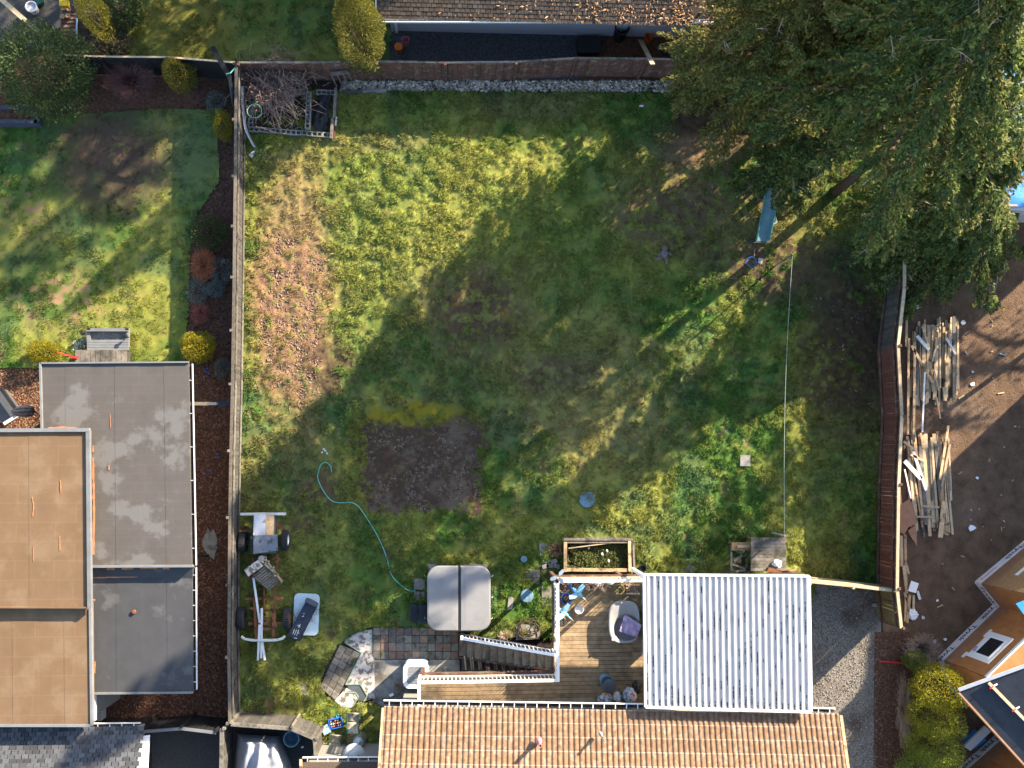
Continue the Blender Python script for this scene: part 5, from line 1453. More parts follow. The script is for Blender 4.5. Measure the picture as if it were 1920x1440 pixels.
for a, b in ((1410, 324), (1420, 324), (1410, 338), (1420, 338)):
    p = P(a, b, .38); MB().box((p.x, p.y, .2), (.035, .035, .4)).build('leg', M['ring_white'], ps)
p = P(1449, 413, .2)
one('wire_coil', MB().tube([(p.x + (.13 + .02 * math.sin(t)) * math.cos(t * .35), p.y + .17 * math.sin(t * .35), .12 + .004 * t) for t in range(54)], .012, 5), M['ring_white'], 'coil of grey wire beside the lower end of the slide', 'wire')

# clothes line
c = P(1471, 1003)
cl = thing('clothes_line', 'long wire clothes line running from the cedar to the wooden bench', 'clothes line', (c.x, c.y, 0))
a, b = P(1486, 478, 2.0), P(1471, 1004, 1.5)
MB().tube([a.lerp(b, t / 12) - Vector((0, 0, .35 * math.sin(math.pi * t / 12))) for t in range(13)], .007, 5).build('wire', mat('galvanised_wire', (.40, .46, .38), rough=.5, bump=0), cl)
MB().tube([(b.x, b.y, -.02), b + Vector((0, 0, .05))], .035, 6).build('post', M['steel'], cl)
MB().tube([(a.x, a.y, -.02), a + Vector((0, 0, .05))], .03, 6).build('post', M['wood_grey'], cl)

# raised block bed with bramble heap
c = P(545, 215)
bb = thing('block_bed', 'raised bed of cinder blocks in the fence corner', 'raised bed', (c.x, c.y, 0))
def block_mesh():
    m = MB(); L, W, H = .39, .19, .2
    m.box((0, W / 2 - .017, H / 2), (L, .034, H)); m.box((0, -W / 2 + .017, H / 2), (L, .034, H))
    for x in (-L / 2 + .017, 0, L / 2 - .017): m.box((x, 0, H / 2), (.034, W - .068, H - .002))
    m.box((0, 0, .02), (L - .068, W - .07, .02))
    return m.mesh('block', M['block'])
bm_ = block_mesh()
def row(a, b, n, z=0.0):
    A_, B_ = P(*a, z + .2), P(*b, z + .2); rz = math.atan2(B_.y - A_.y, B_.x - A_.x)
    for k in range(n):
        q = A_.lerp(B_, (k + .5) / n); inst('block', bm_, bb, (q.x + rng.uniform(-.012, .012), q.y + rng.uniform(-.012, .012), z), rz + rng.uniform(-.04, .04))
row((466, 241), (624, 254), 8); row((579, 172), (577, 240), 4, .2); row((595, 173), (628, 173), 2); row((471, 175), (470, 238), 4, .0); row((476, 173), (572, 172), 5)
MB().beam(P(630, 166, .22), P(627, 222, .22), .1, .2).build('edge_timber', M['wood_grey'], bb)
MB().beam(P(624, 224, .24), P(621, 260, .24), .1, .2).build('edge_timber', M['wood_grey'], bb)
MB().beam(P(634, 184, .12), P(629, 222, .12), .05, .12).build('edge_board', M['wood_brown'], bb)
MB().beam(P(629, 238, .12), P(627, 260, .12), .05, .12).build('edge_board', M['wood_red'], bb)
MB().beam(P(631, 220, .13), P(629, 236, .13), .05, .13).build('edge_board', M['white_dirty'], bb)
MB().prism([P(a, b, .1) for a, b in ((476, 178), (624, 178), (618, 248), (476, 238))], -.01).build('soil', M['soil'], bb)
gx = 10; bs = MB(); vv = []
for j in range(gx + 1):
    for i in range(gx + 1):
        q = P(598 + 24 * i / gx - 10 * (j / gx), 178 + 66 * j / gx, .2); vv.append((q.x, q.y, .14 + .16 * float(vnoise(np.array(i * .6), np.array(j * .5), 9))))
bs.add(vv, [(j * (gx + 1) + i, (j + 1) * (gx + 1) + i, (j + 1) * (gx + 1) + i + 1, j * (gx + 1) + i + 1) for j in range(gx) for i in range(gx)])
o = bs.build('black_sheet', M['black'], None, at=P(610, 210, .1)); tag(o, 'crumpled black plastic sheet in the raised block bed', 'sheet')
b = P(515, 175)
br = thing('bramble', 'tangle of bare brown bramble canes over the block bed', 'bramble', (b.x, b.y, 0))
mb = MB(); rs = random.Random(3)
for k in range(520):
    x0, y0 = rs.gauss(512, 28), rs.gauss(165, 26); a = rs.uniform(0, 6.283); ln = rs.uniform(20, 62)
    x1, y1 = x0 + math.cos(a) * ln, y0 + math.sin(a) * ln * .85
    x1 = min(max(x1, 449), 612); y1 = min(max(y1, 92), 242)
    z0, zt = rs.uniform(.0, .4), rs.uniform(.35, 1.15)
    A_, B_ = P(x0, y0, z0), P(x1, y1, rs.uniform(.2, .9)); Mi = A_.lerp(B_, .5); Mi.z = zt + .2; Mi.x += rs.gauss(0, .08); Mi.y += rs.gauss(0, .08)
    mb.tube([A_, A_.lerp(Mi, .6) + Vector((0, 0, .1)), Mi, Mi.lerp(B_, .55), B_], [.012, .011, .010, .008, .005], 4)
mb.build('canes', M['twig'], br)
mb = MB()
for k in range(420):
    x0, y0 = rs.gauss(512, 34), rs.gauss(165, 32); A_ = P(min(max(x0, 450), 605), min(max(y0, 100), 240), rs.uniform(.2, 1.0)); a = rs.uniform(0, 6.28); ln = rs.uniform(.12, .4)
    mb.tube([A_, A_ + Vector((math.cos(a) * ln, math.sin(a) * ln, rs.uniform(-.15, .2)))], [.006, .003], 3)
mb.build('side_shoots', M['twig_pale'], br)
b = P(640, 148)
pl = thing('slatted_rack', 'small weathered slatted frame leaning on the brown fence', 'rack', (b.x, b.y, 0))
a0, a1, b0, b1 = P(620, 139, 1.0), P(653, 135, 1.0), P(632, 163, .05), P(662, 158, .05)
MB().beam(a0, a1, .12, .05).build('top_bar', M['wood_grey'], pl)
for k in range(4): MB().beam(a0.lerp(a1, k / 3), b0.lerp(b1, k / 3), .05, .03).build('slat', M['wood_grey'], pl)
for k, (x0, y0, x1, y1, m) in enumerate(((640, 174, 680, 173, 'wood_dark'), (680, 172, 702, 172, 'block'), (703, 172, 725, 170, 'block'))):
    one('edging_piece', MB().beam(P(x0, y0, .1), P(x1, y1, .1), .11, .12), M[m], ['dark timber edging below the rock strip', 'grey edging block beside the dark timber', 'grey edging block at the start of the rocks'][k], 'edging')
gp = smooth_path([tuple(P(455, 162, .9)), tuple(P(456, 200, .75)), tuple(P(461, 240, .55)), tuple(P(470, 262, .35)), tuple(P(478, 276, .15))], 4)
g_ = MB(); vs = []
for q in gp: vs += [q + Vector((-.05, 0, .04)), q + Vector((-.02, 0, 0)), q + Vector((.02, 0, 0)), q + Vector((.05, 0, .04))]
g_.add(vs, [(i * 4 + j, i * 4 + j + 1, i * 4 + j + 5, i * 4 + j + 4) for i in range(len(gp) - 1) for j in range(3)])
one('plastic_gutter', g_, M['ring_white'], 'curved pale plastic gutter hanging beside the bramble', 'gutter')
one('white_tray', MB().prism([P(a, b, .11) for a, b in ((466, 290), (479, 280), (485, 285), (472, 296))], .03), M['white_dirty'], 'small white tray on the grass below the curved gutter', 'tray')
for a, b, r, lb, m in ((477, 208, 13, 'loop of yellow and teal hose on the bramble', 'teal'),):
    q = P(a, b, 1.15)
    one('hose_loop', MB().tube([(q.x + r / 50 * math.cos(t * .25), q.y + r / 50 * math.sin(t * .25), 1.15 + .03 * math.sin(t * .5)) for t in range(25)], .012, 5, closed=True), M[m], lb, 'hose')

# garden bed beside the deck
c = P(1123, 1040)
gb = thing('garden_bed', 'weathered timber framed garden bed against the deck', 'garden bed', (c.x, c.y, 0))
for a, b, w_, z in (((1056, 1011), (1186, 1011), .09, .42), ((1058, 1017), (1188, 1017), .05, .40), ((1060, 1016), (1060, 1072), .12, .42), ((1180, 1014), (1181, 1071), .11, .42), ((1187, 1014), (1189, 1070), .07, .40), ((1058, 1068), (1188, 1069), .12, .38)):
    MB().beam(P(*a, z), P(*b, z), w_, .10).build('frame_board', M['wood_grey'] if w_ < .1 else M['wood_tan'], gb)
for a, b in (((1057, 1013), (1187, 1013)), ((1059, 1014), (1059, 1070)), ((1184, 1014), (1185, 1070)), ((1058, 1067), (1187, 1068))):
    q0, q1 = P(*a, .2), P(*b, .2); MB().beam(q0, q1, .04, .32).build('side_board', M['wood_brown'], gb)
MB().prism(rectpx(1062, 1018, 1182, 1066, .14), .0).build('soil', M['soil'], gb)
MB().beam(P(1066, 1028, .4), P(1160, 1016, .42), .035, .03).build('cross_stick', M['wood_pale'], gb)
q = P(1122, 1042, .15); n = 3800
xx = nrg.uniform(P(1064, 1042, .2).x, P(1179, 1042, .2).x, n); yy = nrg.uniform(P(1122, 1064, .2).y, P(1122, 1020, .2).y, n)
zc = .16 + .22 * fbm(xx * 3, yy * 3, 66) * nrg.uniform(.3, 1, n)
dd = nrg.normal(size=(n, 3)); dd[:, 2] = np.abs(dd[:, 2]) * .6; dd /= np.linalg.norm(dd, axis=1)[:, None]
kk = fbm(xx * 2.5, yy * 2.5, 67) > .38
o = tri_mesh('weeds', leaf_quads(np.stack([xx, yy, zc], -1)[kk], dd[kk], nrg.uniform(.05, .11, n)[kk], nrg.uniform(.025, .05, n)[kk]), (np.array([(.14, .19, .04), (.10, .15, .03), (.18, .20, .06), (.22, .19, .10)])[nrg.integers(0, 4, n)] * nrg.uniform(.7, 1.2, (n, 1)))[kk], M['leaf'], base=(q.x, q.y, .14))
tag(o, 'green weeds filling the timber garden bed', 'weeds', kind='stuff')
for a, b in ((1104, 1028), (1138, 1033), (1129, 1039), (1141, 1052)):
    one('white_flower_pot_shard', MB().blob(P(a, b, .3), (.045, .06, .03), 7, 5, .2, a), M['white_dirty'], 'white pottery shard among the weeds of the garden bed', 'shard', 'shards in the garden bed')
twig_shrub('twig_heap', 'heap of rusty brown dead stalks beside the garden bed', (1043, 1030), (.28, .3), .35, 130, mat('rusty_stalk', (.27, .15, .08), var=.3, rough=.95, bump=0), .012, .6)
p = P(1206, 1066, .3); one('black_pot', MB().lathe((p.x, p.y, -.01), [(.10, 0), (.125, .26), (.13, .28), (.11, .28), (.10, .2), (.001, .2)], 18), M['black'], 'black plastic pot at the corner of the patio cover', 'pot')

# wooden bench / work table by the cover
c = P(1440, 1040)
wt = thing('work_table', 'grey weathered plank work table beside the patio cover', 'table', (c.x, c.y, -.02))
for k in range(10): MB().prism(rectpx(1408, 1008 + k * 6.3, 1474, 1013.8 + k * 6.3, .82 + rng.uniform(0, .006)), .78).build('plank', M['wood_grey'], wt)
for a, b in ((1411, 1011), (1471, 1011), (1411, 1066), (1471, 1066)):
    p = P(a, b, .78); MB().box((p.x, p.y, .38), (.09, .09, .8)).build('leg', M['wood_brown'], wt)
c = P(1388, 1045)
wf = thing('timber_stand', 'open timber frame with plywood shelf left of the work table', 'stand', (c.x, c.y, -.02))
MB().prism(rectpx(1372, 1017, 1408, 1032, .62), .58).build('shelf', M['osb'], wf)
for a, b in (((1371, 1016), (1371, 1072)), ((1371, 1072), (1408, 1068)), ((1375, 1030), (1406, 1046)), ((1376, 1052), (1406, 1030)), ((1374, 1058), (1408, 1070)), ((1400, 1032), (1400, 1068))):
    MB().beam(P(*a, .55), P(*b, .55), .07, .06).build('rail', M['wood_grey'], wf)
for a, b in ((1373, 1019), (1373, 1068), (1405, 1020), (1404, 1066)):
    p = P(a, b, .5); MB().box((p.x, p.y, .26), (.07, .07, .56)).build('leg', M['wood_grey'], wf)
MB().prism(rectpx(1376, 1045, 1390, 1056, .3), .26).build('offcut', M['wood_tan'], wf)
one('board_offcut', MB().beam(P(1382, 1025, .66), P(1406, 1024, .66), .1, .03), M['wood_pale'], 'pale board offcut lying on the plywood shelf', 'board')
one('rust_sheet', MB().prism([P(a, b, .95) for a, b in ((1441, 1064), (1466, 1069), (1466, 1074), (1438, 1072))], .84), M['rust'], 'bent rusty metal sheet on the work table', 'sheet')
p = P(1457, 1057, .9); one('white_bag', MB().blob(p, (.18, .13, .09), 12, 8, .25, 5), M['white'], 'crumpled white bag with dark opening on the work table', 'bag')
one('scrap_wood', MB().beam(P(1478, 1072, .5), P(1494, 1067, .55), .06, .05), M['wood_tan'], 'short timber stub poking out right of the work table', 'timber')
p = P(1292, 1066, .4); one('wood_stub', MB().beam(p + Vector((-.15, -.1, 0)), p + Vector((.12, .1, .1)), .1, .06).beam(p + Vector((.1, -.12, 0)), p + Vector((-.05, .1, .06)), .08, .05), M['wood_grey'], 'grey timber stubs showing past the patio cover edge', 'timber')
# ================================================================== OLD TRUCK CHASSIS
Zt = lambda x, y: (400 + x / 5.333, 930 + y / 5.333)
c = P(497, 1085)
tc = thing('truck_chassis', 'rusty bare truck chassis with four black wheels by the grey fence', 'chassis', (c.x, c.y, 0))
RZ = .55
for a, b in (((400, 620), (410, 830)), ((405, 830), (430, 1425)), ((640, 590), (625, 830)), ((625, 830), (600, 1410))):
    MB().beam(P(*Zt(*a), RZ), P(*Zt(*b), RZ), .08, .13).build('frame_rail', M['rust'], tc)
for a, b in (((320, 1030), (700, 1025)), ((420, 1150), (615, 1140)), ((430, 1225), (620, 1225)), ((340, 815), (690, 808)), ((350, 1275), (730, 1270)), ((430, 1330), (610, 1330))):
    MB().beam(P(*Zt(*a), RZ - .06), P(*Zt(*b), RZ - .06), .09, .07).build('cross_member', M['rust'], tc)
for a, b in (((255, 350), (400, 350)), ((600, 300), (700, 320)), ((610, 260), (660, 300)), ((620, 600), (670, 640)), ((600, 630), (660, 640)), ((360, 1120), (420, 1130)), ((610, 1110), (650, 1120)), ((580, 1160), (630, 1310))):
    MB().beam(P(*Zt(*a), RZ + .04), P(*Zt(*b), RZ + .02), .07, .06).build('bracket', M['rust'], tc)
for a in ((300, 455), (720, 440), (285, 1220), (742, 1220)):
    p = P(*Zt(*a), .36)
    s = 1 if a[0] > 500 else -1
    w = MB(); prof = [(.20, -.11), (.30, -.125), (.355, -.10), (.37, -.05), (.37, .05), (.355, .10), (.30, .125), (.20, .11), (.20, -.11)]
    n = 26; vs = []
    for r, x in prof:
        for j in range(n):
            t = 2 * math.pi * j / n; vs.append((p.x + x, p.y + r * math.cos(t), .36 + r * math.sin(t)))
    w.add(vs, [(i * n + j, i * n + (j + 1) % n, (i + 1) * n + (j + 1) % n, (i + 1) * n + j) for i in range(len(prof) - 1) for j in range(n)])
    wo_ = w.build('wheel', M['rubber'], tc, smooth=True)
    rm = MB(); vs = []
    for r, x in ((.20, .10), (.17, .06), (.07, .05), (.06, .09), (.001, .09)):
        for j in range(16):
            t = 2 * math.pi * j / 16; vs.append((p.x + s * x, p.y + r * math.cos(t), .36 + r * math.sin(t)))
    rm.add(vs, [(i * 16 + j, i * 16 + (j + 1) % 16, (i + 1) * 16 + (j + 1) % 16, (i + 1) * 16 + j) for i in range(4) for j in range(16)])
    rm.build('rim', M['steel'] if a == (720, 440) else M['rust'], wo_)
    tr = MB()
    for j in range(30):
        t = 2 * math.pi * j / 30; tr.box((p.x, p.y + .375 * math.cos(t), .36 + .375 * math.sin(t)), (.2, .035, .02), rx=t + math.pi / 2)
    tr.build('tread_lugs', M['rubber'], wo_)
MB().beam(P(*Zt(272, 180), .6), P(*Zt(725, 178), .6), .09, .14).build('front_bumper', M['white_dirty'], tc)
MB().tube([P(*Zt(*q), .55) for q in ((280, 1405), (310, 1430), (380, 1442), (520, 1444), (640, 1440), (690, 1425), (715, 1400))], .05, 6).build('rear_bumper', M['white_dirty'], tc)
eng = MB(); eng.prism(rectpx(474, 968, 515, 1038, .82), .35); eng.build('engine_block', M['grey_dark'], tc)
MB().lathe(P(*Zt(500, 620), .5), [(.12, 0), (.12, .3), (.001, .3)], 14).build('gearbox', M['steel'], tc)
MB().tube([P(*Zt(500, 650), .62), P(*Zt(510, 1140), .6)], .04, 8).build('drive_shaft', M['rust'], tc)
def loose(name, label, cat, pts, z, th, m, smooth=False, group=None):
    return one(name, MB().prism([P(*Zt(*q), z) for q in pts], z - th), M[m], label, cat, group)
loose('metal_panel', 'pale sheet metal panel on top of the truck chassis', 'panel', ((408, 180), (524, 182), (522, 396), (398, 394)), .90, .03, 'steel')
loose('tan_board', 'tan board beside the pale metal panel on the chassis', 'board', ((528, 190), (605, 192), (602, 388), (526, 394)), .88, .03, 'wood_tan')
loose('dark_metal_sheet', 'dark stained metal panel lying over the chassis wheels line', 'panel', ((402, 402), (640, 384), (646, 545), (400, 580)), .97, .04, 'steel_dark')
loose('navy_tray', 'navy tray peeking out under the dark metal panel', 'tray', ((372, 400), (400, 400), (398, 575), (375, 580)), .86, .04, 'navy')
c = P(*Zt(540, 815))
pa = thing('wooden_pallet', 'broken grey wooden pallet on the truck chassis', 'pallet', (c.x, c.y, .5))
q0, q1, q2, q3 = [P(*Zt(*q), .86) for q in ((392, 800), (522, 690), (690, 850), (556, 940))]
for k in range(9):
    a, b = q0.lerp(q3, (k + .5) / 9), q1.lerp(q2, (k + .5) / 9); MB().beam(a, b, .058, .025).build('slat', M['wood_grey'], pa)
for a, b in ((q0, q3), (q1, q2)): MB().beam(a - Vector((0, 0, .06)), b - Vector((0, 0, .06)), .05, .08).build('runner', M['wood_grey'], pa)
for a, b in (((470, 640), (640, 790)), ((510, 615), (690, 860)), ((460, 640), (530, 620)), ((500, 680), (560, 650)), ((560, 735), (610, 710)), ((610, 800), (650, 780))):
    MB().beam(P(*Zt(*a), .92), P(*Zt(*b), .92), .055, .04).build('frame_batten', M['wood_pale'], pa)
loose('mottled_panel', 'mottled white panel beside the broken pallet', 'panel', ((305, 736), (446, 640), (496, 702), (350, 806)), .98, .04, 'painted_con')
for k, (a, b, lb) in enumerate((((402, 815), (515, 1640), 'longest white plastic pipe leaning along the chassis'), ((485, 1125), (480, 1620), 'short white plastic pipe between two longer ones'), ((462, 1290), (446, 1640), 'white plastic pipe crossing to the left of the others'))):
    one('plastic_pipe', MB().beam(P(*Zt(*a), .74), P(*Zt(*b), .30), .07, .05), M['white'], lb, 'pipe')
c = P(574, 1150)
bd_ = one('enamel_panel', MB().prism([P(a, b, .16) for a, b in [(x + (y - 1150) * -.045, y + (x - 574) * .045) for x, y in rrect(550.5, 1113, 598, 1191, 9, 5)]], .11), M['pale_blue'], 'pale blue chipped enamel panel with rounded corners on the grass', 'panel')
one('panel_prop', MB().prism(rectpx(560, 1120, 590, 1180, .105), -.01), M['wood_dark'], 'dark boards under the pale blue panel', 'board')
c = P(566, 1162)
db = thing('dark_box', 'long navy box with scratched white marks on the pale blue panel', 'box', (c.x, c.y, .16))
MB().prism([P(a, b, .44) for a, b in ((574.5, 1125), (595, 1135), (561, 1203), (539, 1191))], .165).build('body', M['navy'], db)
MB().prism([P(a, b, .50) for a, b in ((574, 1121), (580, 1122), (592, 1128), (597, 1132), (593, 1139), (571, 1128))], .44).build('end_cap', M['grey_dark'], db)
MB().beam(P(594, 1137, .452), P(562, 1201, .452), .02, .02).build('edge_trim', M['black'], db)
for a, b in (((549, 1189), (552, 1180)), ((552, 1191), (556, 1181)), ((556, 1192), (560, 1181)), ((557, 1187), (561, 1187)), ((551, 1196), (557, 1197)), ((558, 1172), (563, 1175)), ((560, 1177), (563, 1170)), ((569, 1151), (571, 1150)), ((566, 1156), (570, 1155))):
    MB().beam(P(*a, .443), P(*b, .443), .018, .006).build('scratch_mark', M['white_dirty'], db)

# ================================================================== DECK THINGS
def pot(label, px, py, r, h, m, fill='soil', z=DZ, name='plant_pot', cat='pot'):
    p = P(px, py, z + h)
    root = thing(name, label, cat, (p.x, p.y, z))
    MB().lathe((p.x, p.y, z + .002), [(r * .75, 0), (r * .98, h * .9), (r * 1.05, h), (r * .88, h), (r * .82, h * .8), (.001, h * .8)], 22).build('body', M[m], root, smooth=False)
    if fill: MB().lathe((p.x, p.y, z + h * .8), [(r * .84, .0), (r * .5, .03), (.001, .035)], 14, False).build('soil', M[fill], root)
    return root
pot('larger blue glazed pot against the deck railing', 1082, 1099, .22, .34, 'blue')
pot('smaller blue glazed pot beside the pale blue herons', 1062, 1123, .19, .28, 'blue')
pot('dark grey pot in the railing corner', 1057, 1101, .2, .3, 'grey_dark')
pot('straw coloured pot of dry stalks by the railing', 1162, 1105, .17, .25, 'wood_tan')
def deck_twigs(label, px, py, r, h, n, m):
    p = P(px, py, DZ + .25); root = thing('potted_plant', label, 'plant', (p.x, p.y, DZ))
    mb = MB(); twigs(mb, (p.x, p.y, DZ + .005), (r, r), h, n, .008, 1, .4); mb.build('stalks', m, root)
deck_twigs('dry stalks in the dark grey corner pot', 1058, 1103, .22, .5, 26, M['twig'])
deck_twigs('brown dry plant standing between white bags', 1108, 1100, .24, .5, 60, M['twig'])
deck_twigs('pale dead plant beside the white bags', 1133, 1099, .2, .45, 40, M['twig_pale'])
deck_twigs('olive dry plant in the straw coloured pot', 1162, 1104, .22, .45, 70, mat('olive_stalk', (.22, .20, .08), rough=.9, bump=0))
for px, py, r, lb in ((1121, 1094, .13, 'white crumpled bag left of the pale dead plant'), (1146, 1092, .14, 'white crumpled bag right of the pale dead plant'), (1109, 1091, .11, 'pinkish white bag at the railing')):
    p = P(px, py, DZ + .16); one('white_bag', MB().blob((p.x, p.y, DZ + .15), (r, r * .8, .16), 10, 7, .18, px), M['white_dirty'], lb, 'bag')
c = P(1186, 1106, DZ + .15)
bx_ = thing('planter_box', 'dark wooden planter box with pale rim beside the patio cover', 'planter', (c.x, c.y, DZ))
MB().prism(rectpx(1174, 1097, 1199, 1113, DZ + .22), DZ + .01).build('body', M['wood_brown'], bx_)
for a, b in (((1174, 1113), (1199, 1113)), ((1174, 1097), (1199, 1097))): MB().beam(P(*a, DZ + .235), P(*b, DZ + .235), .05, .03).build('rim', M['wood_tan'], bx_)
q = [P(rng.uniform(1176, 1197), rng.uniform(1099, 1111), DZ + .26) for k in range(60)]
m_ = MB()
for p in q: a = rng.uniform(0, 6.3); m_.tube([p, p + Vector((.07 * math.cos(a), .07 * math.sin(a), .05))], [.012, .004], 3)
m_.build('dead_leaves', M['twig_pale'], bx_)
def heron(label, px, py, ang, wing_a, wing_b, zz):
    p = P(px, py, zz); root = thing('heron_ornament', label, 'ornament', (p.x, p.y, DZ), 'painted metal herons on the deck')
    d = Vector((math.cos(ang), math.sin(ang), 0))
    MB().tube([p - d * .26, p - d * .14, p, p + d * .12, p + d * .2], [.02, .06, .08, .055, .025], 10).build('body', M['heron'], root, smooth=True)
    nk = [p + d * .18, p + d * .26 + Vector((0, 0, .08)), p + d * .30 + Vector((0, 0, .06))]
    MB().tube(nk, [.028, .02, .024], 8).build('neck', M['heron'], root, smooth=True)
    MB().tube([nk[-1], nk[-1] + d * .13], [.016, .003], 6).build('bill', M['wood_tan'], root)
    for w in (wing_a, wing_b):
        e = Vector((math.cos(w), math.sin(w), .0)); s = Vector((-e.y, e.x, 0))
        b0 = p + Vector((0, 0, .05))
        pts = [b0 + s * .07 - e * .02, b0 + e * .18 + s * .10 + Vector((0, 0, .07)), b0 + e * .36 + s * .05 + Vector((0, 0, .10)), b0 + e * .33 - s * .07 + Vector((0, 0, .08)), b0 + e * .15 - s * .08 + Vector((0, 0, .05)), b0 - s * .06]
        mb = MB(); mb.add(pts + [q - Vector((0, 0, .012)) for q in pts], [(0, 1, 2, 3, 4, 5), (11, 10, 9, 8, 7, 6)] + [(i, 6 + i, 6 + (i + 1) % 6, (i + 1) % 6) for i in range(6)])
        mb.build('wing', M['heron'], root)
    for s in (-.03, .03): MB().tube([p + Vector((s, 0, -.04)), (p.x + s, p.y, DZ + .005)], .009, 5).build('leg', M['grey_dark'], root)
    MB().lathe((p.x, p.y, DZ + .003), [(.1, 0), (.1, .015), (.001, .015)], 12).build('base', M['grey_dark'], root)
heron('pale blue metal heron between the two blue pots', 1084, 1112, -.75, 1.05, 3.55, 2.75)
heron('pale blue metal heron near the black toy wheel', 1058, 1149, -.72, 1.15, 3.75, 2.75)
p = P(1086, 1143, DZ + .32); bk = thing('white_bucket', 'white bucket standing on the sunlit deck boards', 'bucket', (p.x, p.y, DZ))
MB().lathe((p.x, p.y, DZ + .003), [(.125, 0), (.145, .31), (.155, .32), (.138, .325), (.13, .27), (.001, .26)], 22).build('body', M['white_dirty'], bk)
MB().tube([(p.x + .155 * math.cos(t * .2), p.y + .155 * math.sin(t * .2), DZ + .30) for t in range(17)], .008, 5).build('handle', M['pink'], bk)
p = P(1052, 1166, DZ + .2); wh = thing('toy_wheel', 'black toy wheel with orange guard by the deck railing', 'wheel', (p.x, p.y, DZ))
MB().tube([(p.x + .13 * math.cos(t * .35), p.y + .13 * math.sin(t * .35), DZ + .16) for t in range(18)], .035, 8, closed=True).build('tyre', M['rubber'], wh, smooth=True)
for k in range(5):
    a = k * 1.2566; MB().beam((p.x, p.y, DZ + .16), (p.x + .11 * math.cos(a), p.y + .11 * math.sin(a), DZ + .16), .03, .02).build('spoke', M['grey_dark'], wh)
MB().tube([(p.x + .17 * math.cos(t * .2), p.y + .17 * math.sin(t * .2), DZ + .2) for t in range(3, 14)], .02, 6).build('guard', M['orange'], wh)
MB().lathe((p.x, p.y, DZ + .004), [(.06, 0), (.03, .15), (.001, .15)], 10).build('hub', M['grey_dark'], wh)
# plastic tub with towel
c = P(1171, 1166, DZ)
tu = thing('plastic_tub', 'large grey plastic tub with moulded seat on the deck', 'tub', (c.x, c.y, DZ))
H = .42
def ring(pts, z): return [P(a, b, z) for a, b in pts]
def morph(t, n=40):
    o = []
    for k in range(n):
        a = 2 * math.pi * k / n; ex = 3.2
        x = math.copysign(abs(math.cos(a)) ** (2 / ex), math.cos(a)) * 29; y = math.copysign(abs(math.sin(a)) ** (2 / ex), math.sin(a)) * 40
        ox, oy = 1170 + x, 1166 + y
        ix, iy = 1175 + math.cos(a) * 24.5, 1178 + math.sin(a) * 24
        o.append((ox * (1 - t) + ix * t, oy * (1 - t) + iy * t))
    return o
rings = [ring(morph(0), DZ + .01), ring(morph(0), DZ + H - .03), ring(morph(.06), DZ + H), ring(morph(.35), DZ + H - .015), ring(morph(.85), DZ + H - .04), ring(morph(1), DZ + H - .09)]
inner = [ring([(1175 + (a - 1175) * s, 1178 + (b - 1178) * s) for a, b in morph(1)], z) for s, z in ((.93, DZ + .16), (.8, DZ + .07), (.02, DZ + .06))]
vs = [v for r in rings + inner for v in r]; n = 40
m_ = MB(); m_.add(vs, [(i * n + (j + 1) % n, i * n + j, (i + 1) * n + j, (i + 1) * n + (j + 1) % n) for i in range(len(rings + inner) - 1) for j in range(n)])
m_.build('shell', M['grey_plastic'], tu, smooth=True)
MB().lathe(P(1149, 1199, DZ + H), [(.05, 0), (.045, .03), (.001, .035)], 12).build('cap', M['ring_white'], tu)
gx = 12; vv = []
cA, cB, cC, cD = P(1160, 1183, DZ + .4), P(1172, 1152, DZ + .42), P(1203, 1172, DZ + .46), P(1194, 1195, DZ + .44)
for j in range(gx + 1):
    for i in range(gx + 1):
        q = cA.lerp(cB, j / gx).lerp(cD.lerp(cC, j / gx), i / gx); k = float(vnoise(np.array(i * .7), np.array(j * .55 + i * .25), 21))
        vv.append((q.x + .03 * (k - .5), q.y, q.z - .02 + .13 * (k - .35) + .03 * math.sin(i * 1.3 + j * .6)))
m_ = MB(); m_.add(vv, [(j * (gx + 1) + i, (j + 1) * (gx + 1) + i, (j + 1) * (gx + 1) + i + 1, j * (gx + 1) + i + 1) for j in range(gx) for i in range(gx)])
o = one('towel', m_, M['lilac'], 'rumpled lilac towel hanging in the grey tub', 'towel', smooth=True)
md = o.modifiers.new('thick', 'SOLIDIFY'); md.thickness = .012
one('wooden_stick', MB().beam(P(1164, 1131, DZ + .45), P(1178, 1118, DZ + .45), .04, .02), M['wood_tan'], 'pale wooden stick lying on the grey tub rim', 'stick')
